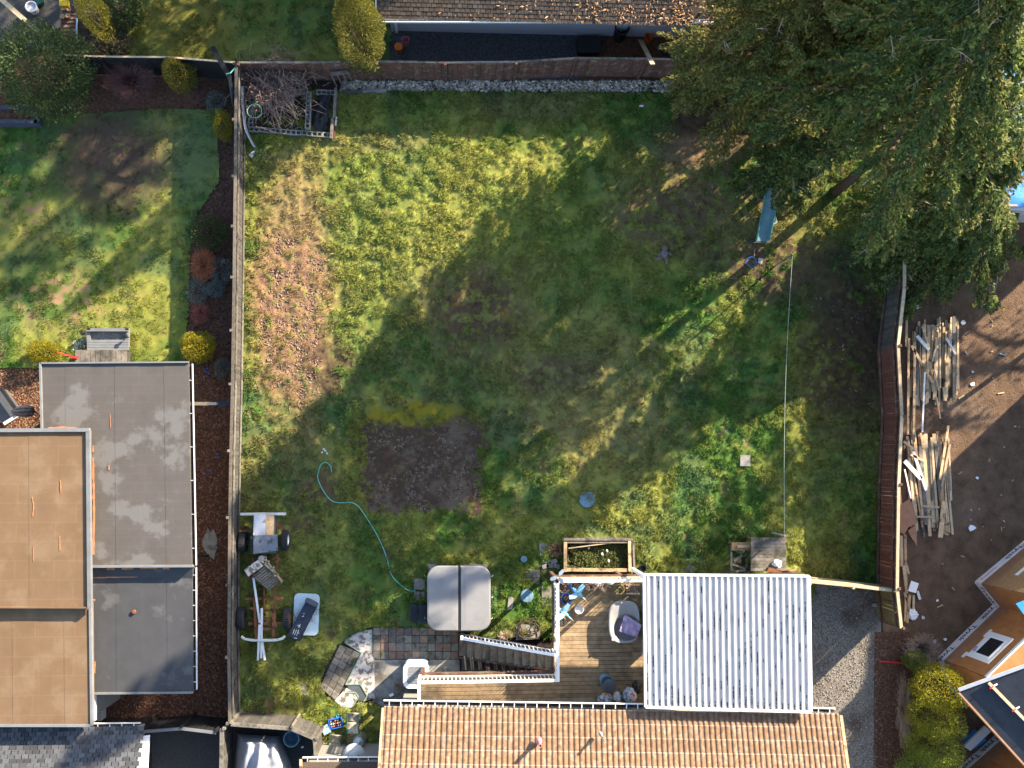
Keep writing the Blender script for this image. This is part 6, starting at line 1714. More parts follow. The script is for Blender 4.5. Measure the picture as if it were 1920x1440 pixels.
# bin and recycling bags
p = P(1142, 1286, DZ + .7); bn = thing('rubbish_bin', 'round dark grey bin with lid askew on the deck', 'bin', (p.x, p.y, DZ))
MB().lathe((p.x - .05, p.y + .1, DZ + .003), [(.17, 0), (.21, .6), (.225, .62), (.2, .62), (.19, .5), (.001, .45)], 24).build('body', M['blue_disc'], bn)
MB().lathe((p.x + .02, p.y - .02, DZ + .64), [(.235, 0), (.235, .03), (.15, .06), (.001, .07)], 26).build('lid', M['grey_dark'], bn)
CAN = np.array([(.5, .05, .05), (.7, .7, .72), (.08, .2, .5), (.6, .6, .62), (.1, .35, .2), (.75, .75, .75), (.3, .5, .65), (.6, .25, .1)])
def canbag(label, px, py, rx, ry, rz, n, seed):
    p = P(px, py, DZ + rz); root = thing('recycling_bag', label, 'bag', (p.x, p.y, DZ), 'clear bags of cans on the deck')
    MB().blob((p.x, p.y, DZ + rz * .95), (rx * .9, ry * .9, rz * .9), 16, 10, .10, seed).build('bag', M['bag'], root, smooth=False)
    MB().tube([(p.x, p.y + .02, DZ + rz * 1.75), (p.x + .02, p.y + .03, DZ + rz * 2.1)], [.03, .06], 7).build('knot', M['bag'], root)
    r = np.random.default_rng(seed); u = r.normal(size=(n, 3)); u[:, 2] = np.abs(u[:, 2]); u /= np.linalg.norm(u, axis=1)[:, None]
    ce = np.stack([p.x + u[:, 0] * rx * .9, p.y + u[:, 1] * ry * .9, DZ + rz * .95 + u[:, 2] * rz * .9], -1)
    dd = r.normal(size=(n, 3)); dd -= u * (dd * u).sum(1)[:, None]; dd /= np.linalg.norm(dd, axis=1)[:, None]
    s = np.cross(dd, u); L, W = .055, .03
    q = np.stack([ce - dd * L - s * W, ce + dd * L - s * W, ce + dd * L + s * W, ce - dd * L + s * W], 1) + u[:, None, :] * .012
    tri_mesh('cans', q, CAN[r.integers(0, len(CAN), n)], M['can_mix'], root)['kind'] = 'stuff'
canbag('clear recycling bag of blue and green cans beside the bin', 1135, 1312, .29, .22, .2, 60, 31)
canbag('small pale plastic recycling bag between two fuller ones', 1157, 1309, .17, .24, .2, 14, 32)
canbag('tall clear recycling bag stuffed with red and white cans', 1181, 1304, .26, .3, .25, 110, 33)
p = P(1193, 1289, DZ + .2); one('black_sack', MB().blob((p.x, p.y, DZ + .2), (.15, .24, .2), 12, 8, .15, 8), M['black'], 'black rubbish sack squeezed against the patio cover post', 'sack')
# pinwheel on the railing corner
p = P(1046, 1080, DZ + 1.15); pw = thing('pinwheel', 'blue grey metal pinwheel on the railing corner', 'ornament', (p.x, p.y, DZ + 1.0))
MB().tube([(p.x, p.y, DZ + 1.0), (p.x, p.y, DZ + 1.3)], .012, 6).build('stem', M['grey_dark'], pw)
for a in (.9, 3.5, 5.3):
    e = Vector((math.cos(a), math.sin(a), 0)); s = Vector((-e.y, e.x, .25))
    ce = Vector((p.x, p.y, DZ + 1.3)); pts = [ce + e * .03, ce + e * .12 + s * .07, ce + e * .26 + s * .05, ce + e * .3, ce + e * .24 - s * .06, ce + e * .1 - s * .06]
    mb = MB(); mb.add(pts + [q - Vector((0, 0, .012)) for q in pts], [(0, 1, 2, 3, 4, 5), (11, 10, 9, 8, 7, 6)] + [(i, 6 + i, 6 + (i + 1) % 6, (i + 1) % 6) for i in range(6)]); mb.build('blade', mat('blue_grey_metal', (.18, .22, .28), rough=.5, bump=0), pw)
# air conditioner under the deck end
c = P(778, 1266); ac = thing('air_conditioner', 'white round cornered air conditioner with slatted top beside the deck', 'air conditioner', (c.x, c.y, -.02))
AZ = .78
MB().prism([P(a, b, AZ) for a, b in rrect(756, 1243, 803, 1291, 11, 5)], -.02).build('casing', M['pale_blue'], ac)
o_ = [P(a, b, AZ + .05) for a, b in rrect(756, 1243, 803, 1291, 11, 5)]; i__ = [P(a, b, AZ + .05) for a, b in rrect(763, 1250, 797, 1284, 7, 5)]; n = len(o_)
m_ = MB(); m_.add(o_ + i__ + [q - Vector((0, 0, .06)) for q in o_ + i__], [(i, (i + 1) % n, n + (i + 1) % n, n + i) for i in range(n)] + [(2 * n + i, 2 * n + (i + 1) % n, (i + 1) % n, i) for i in range(n)] + [(n + i, n + (i + 1) % n, 3 * n + (i + 1) % n, 3 * n + i) for i in range(n)])
m_.build('top_rim', M['white'], ac)
for k in range(12): MB().beam(P(763, 1251.5 + k * 2.85, AZ + .025), P(797, 1251.5 + k * 2.85, AZ + .025), .022, .02).build('grille_slat', M['grey_plastic'], ac)
MB().lathe(P(780, 1268, AZ + .02), [(.05, 0), (.05, .05), (.001, .055)], 12).build('hub', M['wood_tan'], ac)
one('green_plank', MB().beam(P(722, 1312, .3), P(750, 1302, .35), .1, .05), M['wood_olive'], 'mossy green plank beside the gutter end', 'plank')
one('brick_step', MB().prism(rectpx(752, 1298, 782, 1314, .35), -.02), M['paver_red'], 'reddish step below the deck end', 'step')
one('white_scrap', MB().box(P(734, 1303, .42), (.15, .09, .02), .4), M['white'], 'white scrap lying on the mossy green plank', 'litter')
twig_shrub('weed_clump', 'pale dry weeds beside the air conditioner', (746, 1286), (.25, .3), .35, 70, M['twig_pale'], .006, .5)
# ================================================================== BOTTOM LEFT CORNER
def lounger(label, A, B, C_, D_, z, split):
    """A,B head corners, C,D foot corners (px)"""
    a, b, c2, d2 = [P(*q, z) for q in (A, B, C_, D_)]
    root = thing('sun_lounger', label, 'lounger', ((a.x + c2.x) / 2, (a.y + c2.y) / 2, -.02), 'sling loungers by the lean-to')
    m0, m1 = a.lerp(d2, split), b.lerp(c2, split); m0.z -= .12; m1.z -= .12
    def sheet_(p, q, r, s, name):
        mb = MB(); k = 6; vs = []
        for j in range(k + 1):
            l, rr = p.lerp(s, j / k), q.lerp(r, j / k); sag = .04 * math.sin(math.pi * j / k)
            vs += [l - Vector((0, 0, sag)), l.lerp(rr, .5) - Vector((0, 0, sag + .03)), rr - Vector((0, 0, sag))]
        mb.add(vs, [(j * 3 + i, j * 3 + i + 1, j * 3 + i + 4, j * 3 + i + 3) for j in range(k) for i in (0, 1)]); o = mb.build(name, M['sling'], root, smooth=True)
        md = o.modifiers.new('t', 'SOLIDIFY'); md.thickness = .01
    sheet_(a, b, m1, m0, 'backrest'); sheet_(m0, m1, c2, d2, 'seat')
    for p, q, r in ((a, m0, d2), (b, m1, c2)):
        MB().tube([p, q, r], .022, 6).build('side_rail', M['frame_green'], root)
    for p in (a, b, m0, m1, c2, d2): MB().tube([p, (p.x, p.y, -.02)], .018, 6).build('leg', M['frame_green'], root)
lounger('beige sling lounger nearer the paved octagon with two flat panels', (650, 1336), (674, 1337), (673, 1377), (650, 1376), .45, .5)
lounger('mossy beige sling lounger beside the blue crate', (619, 1377), (642, 1379), (635, 1422), (613, 1418), .42, .45)
p = P(663, 1416, 2.1); hb_ = P(672, 1398)
pth = thing('patio_heater', 'patio heater with white round dome beside the loungers', 'patio heater', (p.x, p.y, -.02))
MB().lathe((p.x, p.y, 2.0), [(.36, 0), (.365, .02), (.27, .07), (.17, .12), (.165, .15), (.10, .19), (.03, .20), (.001, .2)], 32).build('dome', M['heater'], pth, smooth=True)
MB().tube([(p.x + .165 * math.cos(t * .2618), p.y + .165 * math.sin(t * .2618), 2.135) for t in range(24)], .008, 5, closed=True).build('dome_band', M['rust'], pth)
MB().lathe((p.x, p.y, -.02), [(.05, 0), (.045, 2.0)], 12, False).build('pole', M['chrome'], pth)
MB().lathe((p.x, p.y, -.02), [(.24, 0), (.24, .35), (.18, .7), (.05, .75)], 20, False).build('tank_housing', M['chrome'], pth)
MB().lathe((p.x, p.y, 1.68), [(.07, 0), (.1, .05), (.1, .28), (.05, .32)], 14, False).build('burner', M['grey_dark'], pth)
p = P(661, 1389, .5); one('round_stool', MB().lathe((p.x, p.y, -.02), [(.18, 0), (.22, .4), (.23, .46), (.2, .5), (.001, .51)], 20), mat('olive_brown_cushion', (.12, .10, .05), rough=.9), 'round olive brown stool below the white dome', 'stool')
c = P(629, 1357); cr = thing('blue_crate', 'bright blue crate of bottles beside the lounger', 'crate', (c.x, c.y, -.02))
rz = math.radians(12)
w_, d_, h_ = .46, .32, .26; cz = P(629, 1357, h_)
for (x, y, sx, sy) in ((0, d_ / 2, w_, .025), (0, -d_ / 2, w_, .025), (w_ / 2, 0, .025, d_ - .026), (-w_ / 2, 0, .025, d_ - .026)):
    v = Matrix.Rotation(rz, 3, 'Z') @ Vector((x, y, 0)); MB().box((cz.x + v.x, cz.y + v.y, h_ / 2 - .02), (sx, sy, h_), rz).build('side', M['blue_bright'], cr)
MB().box((cz.x, cz.y, .03), (w_ - .03, d_ - .03, .03), rz).build('bottom', M['blue_bright'], cr)
cc = ['pink', 'white', 'wood_tan', 'white_dirty', 'black', 'orange']
for i in range(5):
    for j in range(3):
        v = Matrix.Rotation(rz, 3, 'Z') @ Vector((-.16 + i * .08, -.09 + j * .09, 0))
        one('bottle', MB().lathe((cz.x + v.x, cz.y + v.y, .05), [(.03, 0), (.032, .12), (.012, .18), (.014, .21), (.001, .21)], 8), M[cc[(i * 2 + j) % 6]], ['pink', 'bright white', 'tan', 'off white', 'black', 'orange'][(i * 2 + j) % 6] + ' bottle standing in the blue crate', 'bottle', 'bottles in the blue crate')
p = P(611, 1368, .2); b = MB(); b.box((p.x, p.y, .12), (.26, .3, .26), .5); one('blue_bag', b, mat('teal_print_bag', (.05, .32, .50), c2=(.6, .65, .68), var=.4, sc=9, rough=.6, bump=.1), 'teal and white carrier bag beside the blue crate', 'bag')
p = P(633, 1342, .1); one('teal_cup', MB().lathe((p.x, p.y, -.01), [(.04, 0), (.055, .13), (.045, .13), (.04, .05), (.001, .05)], 12), mat('teal_plastic', (.12, .42, .38), rough=.5, bump=0), 'small teal cup in the grass above the blue crate', 'cup')
for k, (a, b, m, lb) in enumerate(((690, 1404, 'red', 'red toy block on the ground by the tiled roof edge'), (696, 1411, 'blue_disc', 'striped blue folded cloth by the tiled roof edge'), (701, 1415, 'white', 'white folded paper by the tiled roof edge'), (694, 1420, 'pink', 'pink cloth by the lean-to gutter'))):
    one('ground_clutter', MB().box(P(a, b, .06), (.22, .07, .06), -.4 + .2 * k), M[m], lb, 'clutter')
for a, b in ((705, 1385), (705, 1405), (688, 1388)):
    slab('mossy paving slab between the loungers and the tiled roof', [(a - 8, b - 9), (a + 9, b - 9), (a + 9, b + 9), (a - 8, b + 9)], .03, 'paver', group='slabs beside the loungers')
# tarp covered boat
c = P(488, 1440)
tb_ = thing('tarped_boat', 'boat shaped load under a crumpled silver tarp', 'covered boat', (c.x, c.y, -.02))
gx, gy = 40, 44; vv = []
for j in range(gy + 1):
    for i in range(gx + 1):
        u, v = i / gx, j / gy
        xl, xr = 444 - 12 * v, 524 + 22 * min(1, v * 2.5)
        px_, py_ = xl + (xr - xl) * u, 1376 + u * 5 + 130 * v
        e = min(1, 5.5 * min(u, 1 - u, v * 1.4 + .02))
        ridge = 1 - abs(u - .45) * .7
        fold = abs(math.sin((u * 9 + v * 5 + 1.6 * float(vnoise(np.array(u * 5), np.array(v * 4), 5))) * 1.3)) ** 3 * .10 + .10 * float(vnoise(np.array(u * 16 + v * 6), np.array(v * 7), 7)) + .08 * math.sin(u * 23 + v * 9)
        z = .12 + (1.05 * ridge + .16 * min(1, v * 4)) * e ** .45 + fold * e
        q = P(px_, py_, z if z > .2 else .2); vv.append((q.x, q.y, z))
m_ = MB(); m_.add(vv, [(j * (gx + 1) + i, (j + 1) * (gx + 1) + i, (j + 1) * (gx + 1) + i + 1, j * (gx + 1) + i + 1) for j in range(gy) for i in range(gx)])
m_.build('tarp', M['silver'], tb_, smooth=True)
MB().prism(rectpx(455, 1392, 515, 1495, .75), -.02).build('hull', M['white_dirty'], tb_)
p = P(546, 1386, .9); br_ = thing('blue_barrel', 'open dusty blue barrel beside the silver tarp', 'barrel', (p.x, p.y, -.02))
MB().lathe((p.x, p.y, -.02), [(.25, 0), (.29, .3), (.29, .6), (.27, .9), (.245, .9), (.25, .4), (.001, .1)], 28).build('body', M['blue_disc'], br_, smooth=False)
MB().tube([(p.x + .265 * math.cos(t * .2244), p.y + .265 * math.sin(t * .2244), .89) for t in range(28)], .018, 6, closed=True).build('rim', M['blue_disc'], br_)
one('white_scrap', MB().box(P(567, 1401, .0), (.09, .06, .02), .4), M['white'], 'white scrap on the dark path beside the barrel', 'litter')

# ================================================================== LEFT NEIGHBOUR
c = P(202, 650)
nd = thing('garden_step', 'grey painted garden step with gravel tray and plank edge', 'step', (c.x, c.y, -.02))
for a, b, w_ in (((164, 619), (242, 619), .13), ((167, 616), (167, 650), .13), ((239, 616), (239, 650), .13), ((164, 621), (242, 621), .05)):
    MB().beam(P(*a, .3), P(*b, .3), w_, .12 if w_ > .1 else .3).build('frame_board', M['trim_grey'], nd)
MB().prism(rectpx(169, 622, 237, 640, .24), -.02).build('gravel_tray', M['concrete'], nd)
for k in range(4): MB().prism(rectpx(163, 637 + k * 5, 241, 641.5 + k * 5, .42), .37).build('tread_board', M['trim_grey'], nd)
for k in range(10): MB().prism(rectpx(141 + k * 9.6, 656, 149.8 + k * 9.6, 684, .62 + rng.uniform(0, .01)), .57).build('plank', M['wood_grey'], nd)
MB().prism(rectpx(143, 658, 236, 684, .55), -.02).build('support', M['wood_dark'], nd)
x, y = scatter_px([(170, 623), (236, 623), (236, 638), (170, 638)], 260, .24)
pebbles('tray_gravel', x, y, .24, (.012, .03), [(.35, .31, .27), (.25, .22, .2), (.42, .38, .33)], None, None, parent=nd)
for k, (a, b, z) in enumerate(((155, 625, .0), (236, 630, .3), (156, 651, .0))):
    p = P(a, b, z + .35); root = thing('path_light', ['black solar path light on the lawn beside the garden step', 'black solar path light at the right side of the gravel tray', 'black solar path light beside the pale flowers'][k], 'path light', (p.x, p.y, z), 'solar lights around the garden step')
    MB().tube([(p.x, p.y, z - .02), (p.x, p.y, z + .3)], .012, 6).build('stake', M['black'], root)
    MB().lathe((p.x, p.y, z + .27), [(.045, 0), (.05, .08), (.085, .085), (.06, .11), (.001, .12)], 16).build('lamp_head', M['black'], root)
x, y = scatter_px([(138, 640), (163, 632), (163, 656), (135, 656)], 110)
pebbles('white_stones', x, y, 0, (.03, .055), [(.5, .48, .4), (.42, .42, .32), (.35, .38, .25)], 'pale stones beside the garden step', 'stones', 1.2, .6)
c = P(138, 668); bm2 = thing('red_broom', 'red broom lying over the low golden conifer', 'broom', (c.x, c.y, .62))
MB().tube([P(106, 660, .95), P(128, 667, .72)], .016, 6).build('handle', M['red'], bm2)
MB().prism([P(a, b, .72) for a, b in ((126, 664), (133, 667), (145, 668), (144, 672), (131, 671))], .65).build('head', M['red'], bm2)
# parasol and sofa
c = P(42, 774); um = thing('folded_parasol', 'folded grey brown parasol leaning over the bark litter', 'parasol', (c.x, c.y, -.02))
a, b = P(62, 770, 1.9), P(22, 772, 2.1)
dv = (b - a).normalized()
for k in range(8):
    t = k * math.pi / 4; s = Vector((0, math.cos(t) * .13, math.sin(t) * .13))
    mb = MB(); mb.tube([a + s, a.lerp(b, .35) + s * 1.25, a.lerp(b, .75) + s * .9, b + s * .2], [.05, .06, .05, .02], 6); mb.build('canopy_fold', M['plush'] if k % 2 else M['wood_grey'], um, smooth=True)
MB().tube([b, a, P(75, 778, 1.0), P(75, 780, -.02)], .022, 6).build('pole', M['grey_dark'], um)
c = P(10, 770); so = thing('garden_sofa', 'dark wicker garden sofa with pale arm beside the parasol', 'sofa', (c.x, c.y, -.02))
MB().prism([P(a, b, .42) for a, b in ((-20, 742), (4, 730), (32, 770), (10, 792), (-20, 792))], -.02).build('seat', M['grey_dark'], so)
MB().beam(P(2, 728, .68), P(36, 776, .68), .11, .12).build('backrest', M['wood_black'], so)
MB().beam(P(36, 778, .6), P(8, 795, .6), .12, .1).build('arm', M['ring_white'], so)
# mulch side: gate beam, concrete spill, blue scraps
c = P(395, 757); gt_ = thing('gate_bar', 'grey timber bar with dark metal plate bridging roof and fence', 'gate bar', (c.x, c.y, 1.0))
MB().beam(P(357, 757, 1.2), P(392, 757, 1.2), .12, .1).build('timber', M['wood_grey'], gt_)
MB().beam(P(390, 757, 1.21), P(411, 757, 1.21), .1, .09).build('metal_sleeve', M['grey_dark'], gt_)
MB().beam(P(410, 757, 1.23), P(434, 756, 1.23), .18, .05).build('metal_plate', M['navy'], gt_)
def irregular(cx, cy, rx, ry, n, seed, z):
    r = random.Random(seed); return [P(cx + rx * math.cos(2 * math.pi * k / n) * r.uniform(.65, 1.1), cy + ry * math.sin(2 * math.pi * k / n) * r.uniform(.65, 1.1), z) for k in range(n)]
one('concrete_spill', MB().prism(irregular(395, 1020, 16, 32, 16, 4, .012), -.03), M['concrete'], 'splash of dried grey concrete on the bark below the downspout', 'concrete')
for k, (a, b) in enumerate(((388, 691), (386, 697), (391, 700), (408, 851), (410, 858), (394, 882), (383, 888))):
    one('blue_scrap', MB().box(P(a, b, .03), (.06, .05, .02), k), M['blue_bright'], 'tiny blue scrap on the bark mulch', 'litter', 'blue scraps on the mulch')
# raised planter top left
c = P(35, 225); rp_ = thing('dark_planter', 'dark blue grey raised planter in front of the broad green shrub', 'planter', (c.x, c.y, -.02))
for a, b in (((-40, 232), (75, 232)), ((70, 206), (73, 236)), ((-40, 206), (70, 206))): MB().beam(P(*a, .25), P(*b, .25), .14, .5).build('side_board', mat('slate_blue_paint', (.05, .06, .085), rough=.7), rp_)
MB().prism(rectpx(-40, 206, 70, 232, .4), -.02).build('soil', M['mulch'], rp_)
# back patio clutter
one('timber_beam', MB().beam(P(-10, -12, .4), P(72, 60, .5), .17, .12), M['wood_pale'], 'long pale timber beam across the dark back patio', 'timber')
pot('white pot with dark opening on the back patio', 58, 12, .21, .35, 'ring_white', None, -.01)
pot('green rimmed pot behind the white pot', 70, -2, .2, .3, 'frame_green', None, -.01)
c = P(128, 45); bs_ = thing('plank_steps', 'dark plank steps with blue handrail beside the golden conifer', 'steps', (c.x, c.y, -.02))
for k in range(9): MB().prism(rectpx(115, 14 + k * 7.6, 142, 20.5 + k * 7.6, .4 + .07 * (8 - k) * .5), .36 + .035 * (8 - k)).build('tread', M['wood_brown'], bs_)
for x_ in (117, 140): MB().beam(P(x_, 12, .45), P(x_, 82, .2), .05, .2).build('stringer', M['wood_dark'], bs_)
MB().beam(P(144, 34, .9), P(144, 82, .7), .04, .06).build('handrail', M['pale_blue'], bs_)
MB().beam(P(144, 36, -.02), P(144, 36, .9), .04, .04).build('post', M['pale_blue'], bs_); MB().beam(P(144, 80, -.02), P(144, 80, .7), .04, .04).build('post', M['pale_blue'], bs_)
one('yellow_crate', MB().box(P(121, 7, .95), (.3, .25, .2)), M['yellow'], 'yellow plastic box at the top of the plank steps', 'box')
for a, b in ((119, 33), (129, 32), (121, 18), (131, 19)):
    one('terracotta_pot', MB().lathe(P(a, b, .62), [(.06, 0), (.085, .12), (.07, .12), (.001, .06)], 12), mat('pale_terracotta', (.45, .27, .15), rough=.85), 'small terracotta pot on the plank steps', 'pot', 'pots on the plank steps')
# black pole in the fence corner
c = P(436, 196); bp_ = thing('black_post', 'leaning black post with broad arm in the fence corner', 'post', (c.x, c.y, -.02))
MB().tube([P(437, 196, -.02), P(431, 145, 2.2)], .055, 8).build('shaft', M['grey_dark'], bp_)
MB().beam(P(431, 146, 2.2), P(398, 87, 2.7), .17, .1).build('arm', M['wood_black'], bp_)
MB().tube([P(424, 139, 2.35), P(432, 137, 2.4), P(440, 128, 2.3)], .02, 5).build('cable', M['teal'], bp_)

# ================================================================== TOP HOUSE CLUTTER
def bucket(label, px, py, m, r=.15, h=.36, lid=False, z=-.015):
    p = P(px, py, h); root = thing('bucket', label, 'bucket', (p.x, p.y, z))
    MB().lathe((p.x, p.y, z), [(r * .85, 0), (r, h), (r * 1.06, h)] + ([(r * 1.06, h + .02), (.001, h + .025)] if lid else [(r * .92, h), (r * .82, .06), (.001, .05)]), 22).build('body', M[m], root)
    if not lid: MB().tube([(p.x + r * 1.06 * math.cos(t * .2), p.y + r * 1.06 * math.sin(t * .2), h - .03) for t in range(17)], .008, 5).build('handle', M['white_dirty'], root)
    return root
bucket('orange lidded bucket on dark gravel', 747, 87, 'orange', lid=True)
bucket('pale rimmed reddish bucket beside the orange lid', 760, 74, 'pink')
bucket('orange open bucket at the house wall near the tree', 1217, 68, 'orange', .16)
c = P(1160, 70); bb_ = thing('black_bin', 'tall black round bin against the blue grey wall', 'bin', (c.x, c.y, -.015))
MB().lathe((c.x, c.y, -.015), [(.22, 0), (.27, .85), (.29, .87), (.25, .87), (.23, .5), (.001, .4)], 24).build('body', M['black'], bb_)
one('green_jar', MB().lathe((c.x, c.y + .02, .45), [(.07, 0), (.07, .12), (.001, .13)], 12), mat('green_plastic_jar', (.05, .25, .1), rough=.4, bump=0), 'green container inside the black bin', 'container')
one('black_tote', MB().prism([P(a, b, .3) for a, b in rrect(1083, 66, 1127, 99, 6, 4)], -.015), M['black'], 'wide black tote on the dark gravel', 'tote')
one('leaning_plank', MB().beam(P(1201, 75, .1), P(1224, 121, 1.95), .17, .04), M['wood_pale'], 'pale plank leaning on the brown fence', 'plank')
one('leaning_plank', MB().beam(P(1318, 70, .1), P(1350, 108, 2.1), .15, .04), M['wood_pale'], 'pale plank leaning on the fence among the olive conifer', 'plank')
one('spirit_level', MB().beam(P(1230, 92, .03), P(1254, 105, .05), .07, .04), M['navy'], 'dark blue bar lying on the mulch near the planks', 'bar')
one('glass_pane', MB().prism([P(a, b, .25) for a, b in ((1256, 82), (1282, 80), (1274, 106), (1262, 106))], .22), M['glass_sheet'], 'pale glass pane lying near the brown fence', 'glass')

# ================================================================== BUILDING SITE: lumber
def lumber(name, label, a, b, w_, h_, z, m, group, tilt=0):
    A_, B_ = P(*a, z), P(*b, z + tilt); mid = (A_ + B_) / 2
    o = MB().beam(A_, B_, w_, h_).build(name, m, None, at=(mid.x, mid.y, mid.z - h_ / 2)); tag(o, label, 'plank', group)
def pile(x0, x1, y0, y1, seed, label, group, slant=0.0, layers=3, taper=0):
    r = random.Random(seed)
    for l in range(layers):
        n = 15 - l * 2
        for k in range(n):
            u = (k + .5) / n; xc = x0 + (x1 - x0) * (.04 + .92 * u) + r.uniform(-1.5, 1.5) + l * 1.2
            ya = y0 + r.uniform(0, 34) + abs(u - .5) * 25 * taper; yb = y1 - r.uniform(0, 38)
            if r.random() < .35: (ya, yb) = (ya, ya + (yb - ya) * r.uniform(.45, .8)) if r.random() < .5 else (yb - (yb - ya) * r.uniform(.45, .8), yb)
            tl = r.gauss(slant, .02 + .015 * l) * (yb - ya)
            w_ = r.choice((.05, .06, .09, .09, .12, .14))
            m = r.choices((M['wood_tan'], M['wood_pale'], M['wood_grey']), (6, 2, 1))[0]
            sz = 'narrow' if w_ < .07 else 'wide' if w_ > .1 else 'medium wide'; tone = {'tan_lumber': 'tan', 'pale_wood': 'pale', 'weathered_grey_wood': 'grey'}[m.name]
            lumber('plank', f'{sz} {tone} plank {label}', (xc - tl / 2, ya), (xc + tl / 2, yb), w_, .04, .025 + l * .055 + (k % 2) * .012, m, group, r.uniform(-.01, .02))
L1 = 'in the lumber pile nearer the tall conifers'
L2 = 'in the lumber pile above the unfinished house'
pile(1704, 1801, 592, 762, 1, L1, 'planks of the upper lumber pile', -.02)
pile(1700, 1784, 806, 1014, 2, L2, 'planks of the lower lumber pile', .10, 3)
for a, b, w_, m, lb in (((1709, 648), (1749, 718), .10, 'wood_tan', 'long diagonal plank on top of the upper lumber pile'), ((1719, 630), (1742, 656), .13, 'white_dirty', 'short whitewashed plank on top of the upper lumber pile'), ((1774, 634), (1792, 664), .08, 'white_dirty', 'narrow pale plank at the right of the upper lumber pile'),
                        ((1729, 612), (1741, 650), .08, 'wood_pale', 'steep pale plank near the upper end of the lumber pile'), ((1748, 678), (1755, 651), .07, 'wood_pale', 'short bright plank resting across the upper lumber pile'), ((1750, 692), (1760, 731), .08, 'wood_pale', 'pale plank angled at the middle of the upper lumber pile'),
                        ((1734, 698), (1729, 810), .06, 'white', 'long white painted strip hanging below the upper lumber pile'), ((1776, 675), (1776, 722), .15, 'wood_tan', 'wide orange plank on the right of the upper lumber pile'), ((1771, 726), (1773, 746), .17, 'wood_pale', 'wide short plank at the lower right of the upper lumber pile'),
                        ((1704, 634), (1702, 815), .09, 'wood_tan', 'longest plank along the fence side of the upper lumber pile'), ((1715, 650), (1713, 815), .09, 'wood_tan', 'second long plank beside the fence side one'), ((1756, 745), (1763, 785), .06, 'wood_tan', 'plank end with red tip below the upper lumber pile')):
    lumber('top_plank', lb, a, b, w_, .04, .23, M[m], None)
lumber('red_tip', 'small red plastic cap below the upper lumber pile', (1753, 768), (1757, 772), .06, .05, .06, M['red'], None)
for a, b, w_, m, lb in (((1696, 864), (1727, 898), .16, 'white_dirty', 'wide grey plank lying diagonally on the lower lumber pile'), ((1712, 846), (1737, 920), .12, 'ring_white', 'long grey plank crossing under the wide one on the lower pile'), ((1694, 828), (1714, 842), .09, 'wood_pale', 'pale plank from the fence onto the lower lumber pile'),
                        ((1707, 852), (1732, 864), .09, 'wood_pale', 'short pale plank on top of the lower lumber pile'), ((1730, 949), (1761, 951), .07, 'wood_pale', 'upper pale cross stick on the lower lumber pile'), ((1719, 969), (1748, 969), .07, 'wood_pale', 'lower pale cross stick on the lower lumber pile'),
                        ((1696, 880), (1708, 935), .05, 'white', 'white pipe beside the fence at the lower lumber pile'), ((1778, 798), (1762, 900), .09, 'wood_tan', 'long grey tan plank on the right of the lower pile'), ((1781, 832), (1766, 912), .09, 'wood_pale', 'orange tan plank beside the long one on the right'),
                        ((1770, 940), (1763, 1008), .18, 'wood_tan', 'wide plank at the foot of the lower lumber pile')):
    lumber('top_plank', lb, a, b, w_, .04, .24, M[m], None)
one('plywood_offcut', MB().prism([P(a, b, .30) for a, b in ((1688, 948), (1704, 936), (1712, 945), (1719, 980), (1702, 990), (1696, 1002), (1688, 998))], .27), M['plywood_brown'], 'broken orange plywood sheet against the fence', 'plywood')
one('plywood_offcut', MB().prism([P(a, b, .27) for a, b in ((1703, 995), (1717, 984), (1720, 1024), (1708, 1006))], .245), M['plywood_brown'], 'pointed orange plywood splinter below the broken sheet', 'plywood')
for k, (a, b, w_) in enumerate((((1690, 1004), (1691, 1062), .12), ((1697, 1002), (1699, 1098), .10), ((1694, 1060), (1700, 1112), .10), ((1700, 1060), (1704, 1076), .07), ((1696, 1110), (1706, 1144), .09), ((1706, 1115), (1701, 1168), .09), ((1713, 1116), (1712, 1160), .08), ((1699, 1120), (1697, 1165), .08))):
    lumber('fence_side_plank', ('tan' if k % 2 else 'pale') + ' plank lying along the lower end of the red fence', a, b, w_, .04, .05 + .045 * (k % 3), M['wood_tan'] if k % 2 else M['wood_pale'], 'planks along the fence foot')
lumber('long_rail', 'tall narrow plank standing beyond the fence above the lumber pile', (1700.5, 570), (1699, 650), .09, .04, .2, M['wood_tan'], None)
one('white_board', MB().prism([P(a, b, .3) for a, b in ((1709, 1089), (1723, 1094), (1717, 1112), (1703, 1108))], .27), M['white'], 'white square board lying on planks beside the fence', 'board')
one('white_strip', MB().beam(P(1720, 1108, .06), P(1725, 1124, .06), .1, .03), M['white_dirty'], 'pale strip beside the white square board', 'strip')
one('crumpled_wrap', MB().blob(P(1711, 1152, .08), (.2, .2, .08), 12, 7, .3, 3), M['wrap'], 'crumpled white wrap below the white square board', 'wrap')
wr = [((1720, 576), .18, 'wrap'), ((1824, 720), .2, 'white'), ((1823, 990), .28, 'white'), ((1752, 1203), .2, 'white_dirty'), ((1773, 1199), .14, 'white'), ((1845, 570), .1, 'white_dirty'), ((1806, 605), .2, 'ring_white'), ((1824, 697), .13, 'ring_white'), ((1779, 905), .16, 'ring_white'), ((1833, 896), .12, 'white'), ((1758, 1126), .1, 'white'), ((1731, 1158), .16, 'ring_white')]
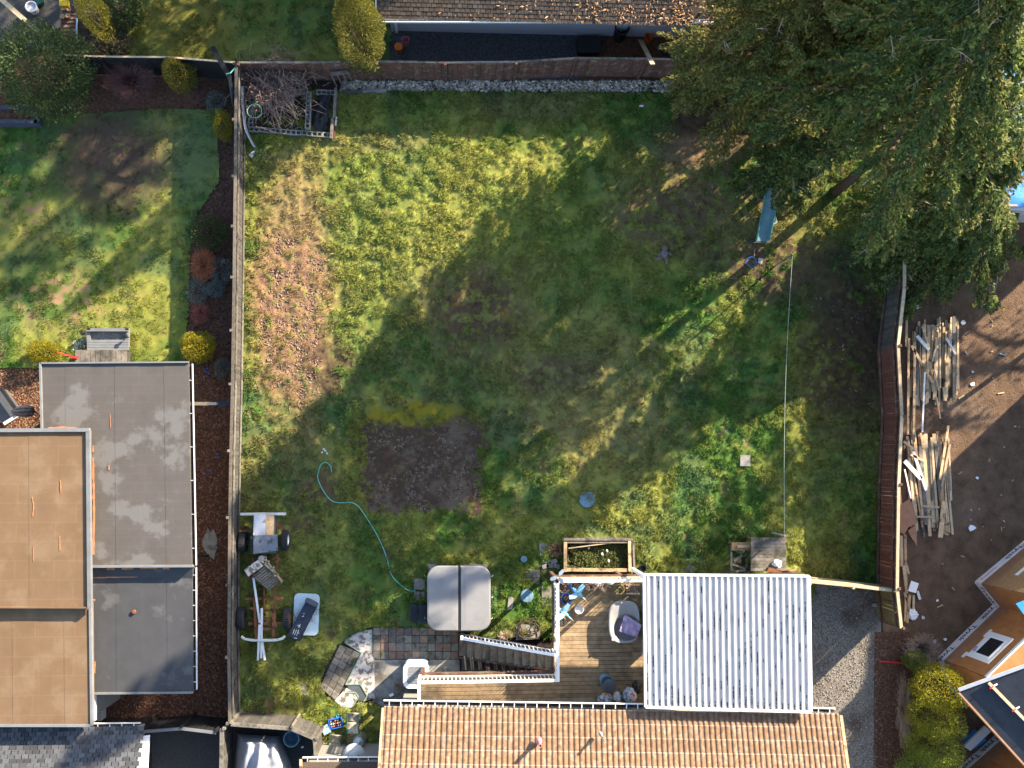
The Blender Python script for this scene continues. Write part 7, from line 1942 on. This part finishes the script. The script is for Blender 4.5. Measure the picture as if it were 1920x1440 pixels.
for k, ((a, b), s, m) in enumerate(wr):
    r = random.Random(k); pts = [P(a + s * 50 * .5 * math.cos(t * 1.05) * r.uniform(.6, 1.2), b + s * 50 * .5 * math.sin(t * 1.05) * r.uniform(.6, 1.2), .03) for t in range(6)]
    one('wrap_scrap', MB().prism(pts, .0), M[m], 'white scrap of building wrap on the brown dirt', 'scrap', 'scraps on the building site')
r = random.Random(12)
for k in range(46):
    a, b = r.uniform(1735, 1915), r.uniform(580, 1180)
    if 1690 < a < 1800 and b < 1020 or a + (b - 1020) * .9 > 1900 and b > 1020: continue
    t = r.uniform(0, 3.14); ln = r.choice((2, 2, 3, 4, 8, 12)); w_ = r.choice((.03, .04, .05))
    lumber('wood_chip', 'small wood offcut lying on the brown dirt', (a - math.cos(t) * ln / 2, b - math.sin(t) * ln / 2), (a + math.cos(t) * ln / 2, b + math.sin(t) * ln / 2), w_, .025, .01, M['wood_pale'] if r.random() < .6 else M['wood_tan'], 'offcuts on the building site')
one('blue_strip', MB().beam(P(1874, 663, .01), P(1886, 666, .01), .04, .02), M['heron'], 'pale blue strip on the sunlit dirt', 'strip')
one('site_branch', MB().tube([P(1693, 594, .25), P(1706, 602, .2), P(1721, 607, .1)], [.03, .025, .02], 6), M['bark'], 'dark branch stub behind the fence at the lumber pile', 'branch')
one('red_stick', MB().beam(P(1650, 1240, .02), P(1690, 1243, .03), .05, .03), M['red'], 'red stick lying on the hedge bark', 'stick')
for k, (a, b, s) in enumerate(((1641, 1134, .22), (1628, 1181, .11), (1634, 1176, .09), (1619, 1167, .08))):
    one('pale_stone', MB().blob(P(a, b, .03), (s * .55, s * .4, s * .3), 9, 6, .15, k), M['concrete'], 'pale stone on the gravel beside the red fence end', 'stone', 'stones at the fence end')
one('black_wrap_pile', MB().prism([P(a, b, .3) for a, b in ((1812, 1392), (1836, 1372), (1850, 1388), (1826, 1404))], -.02), M['blue_tarp'], 'blue and white wrapped bundle in the wall corner', 'bundle')
one('wrap_roll', MB().prism([P(a, b, .42) for a, b in ((1808, 1400), (1848, 1362), (1858, 1372), (1820, 1408))], .305), M['wrap'], 'loose white house wrap over the blue bundle', 'wrap')
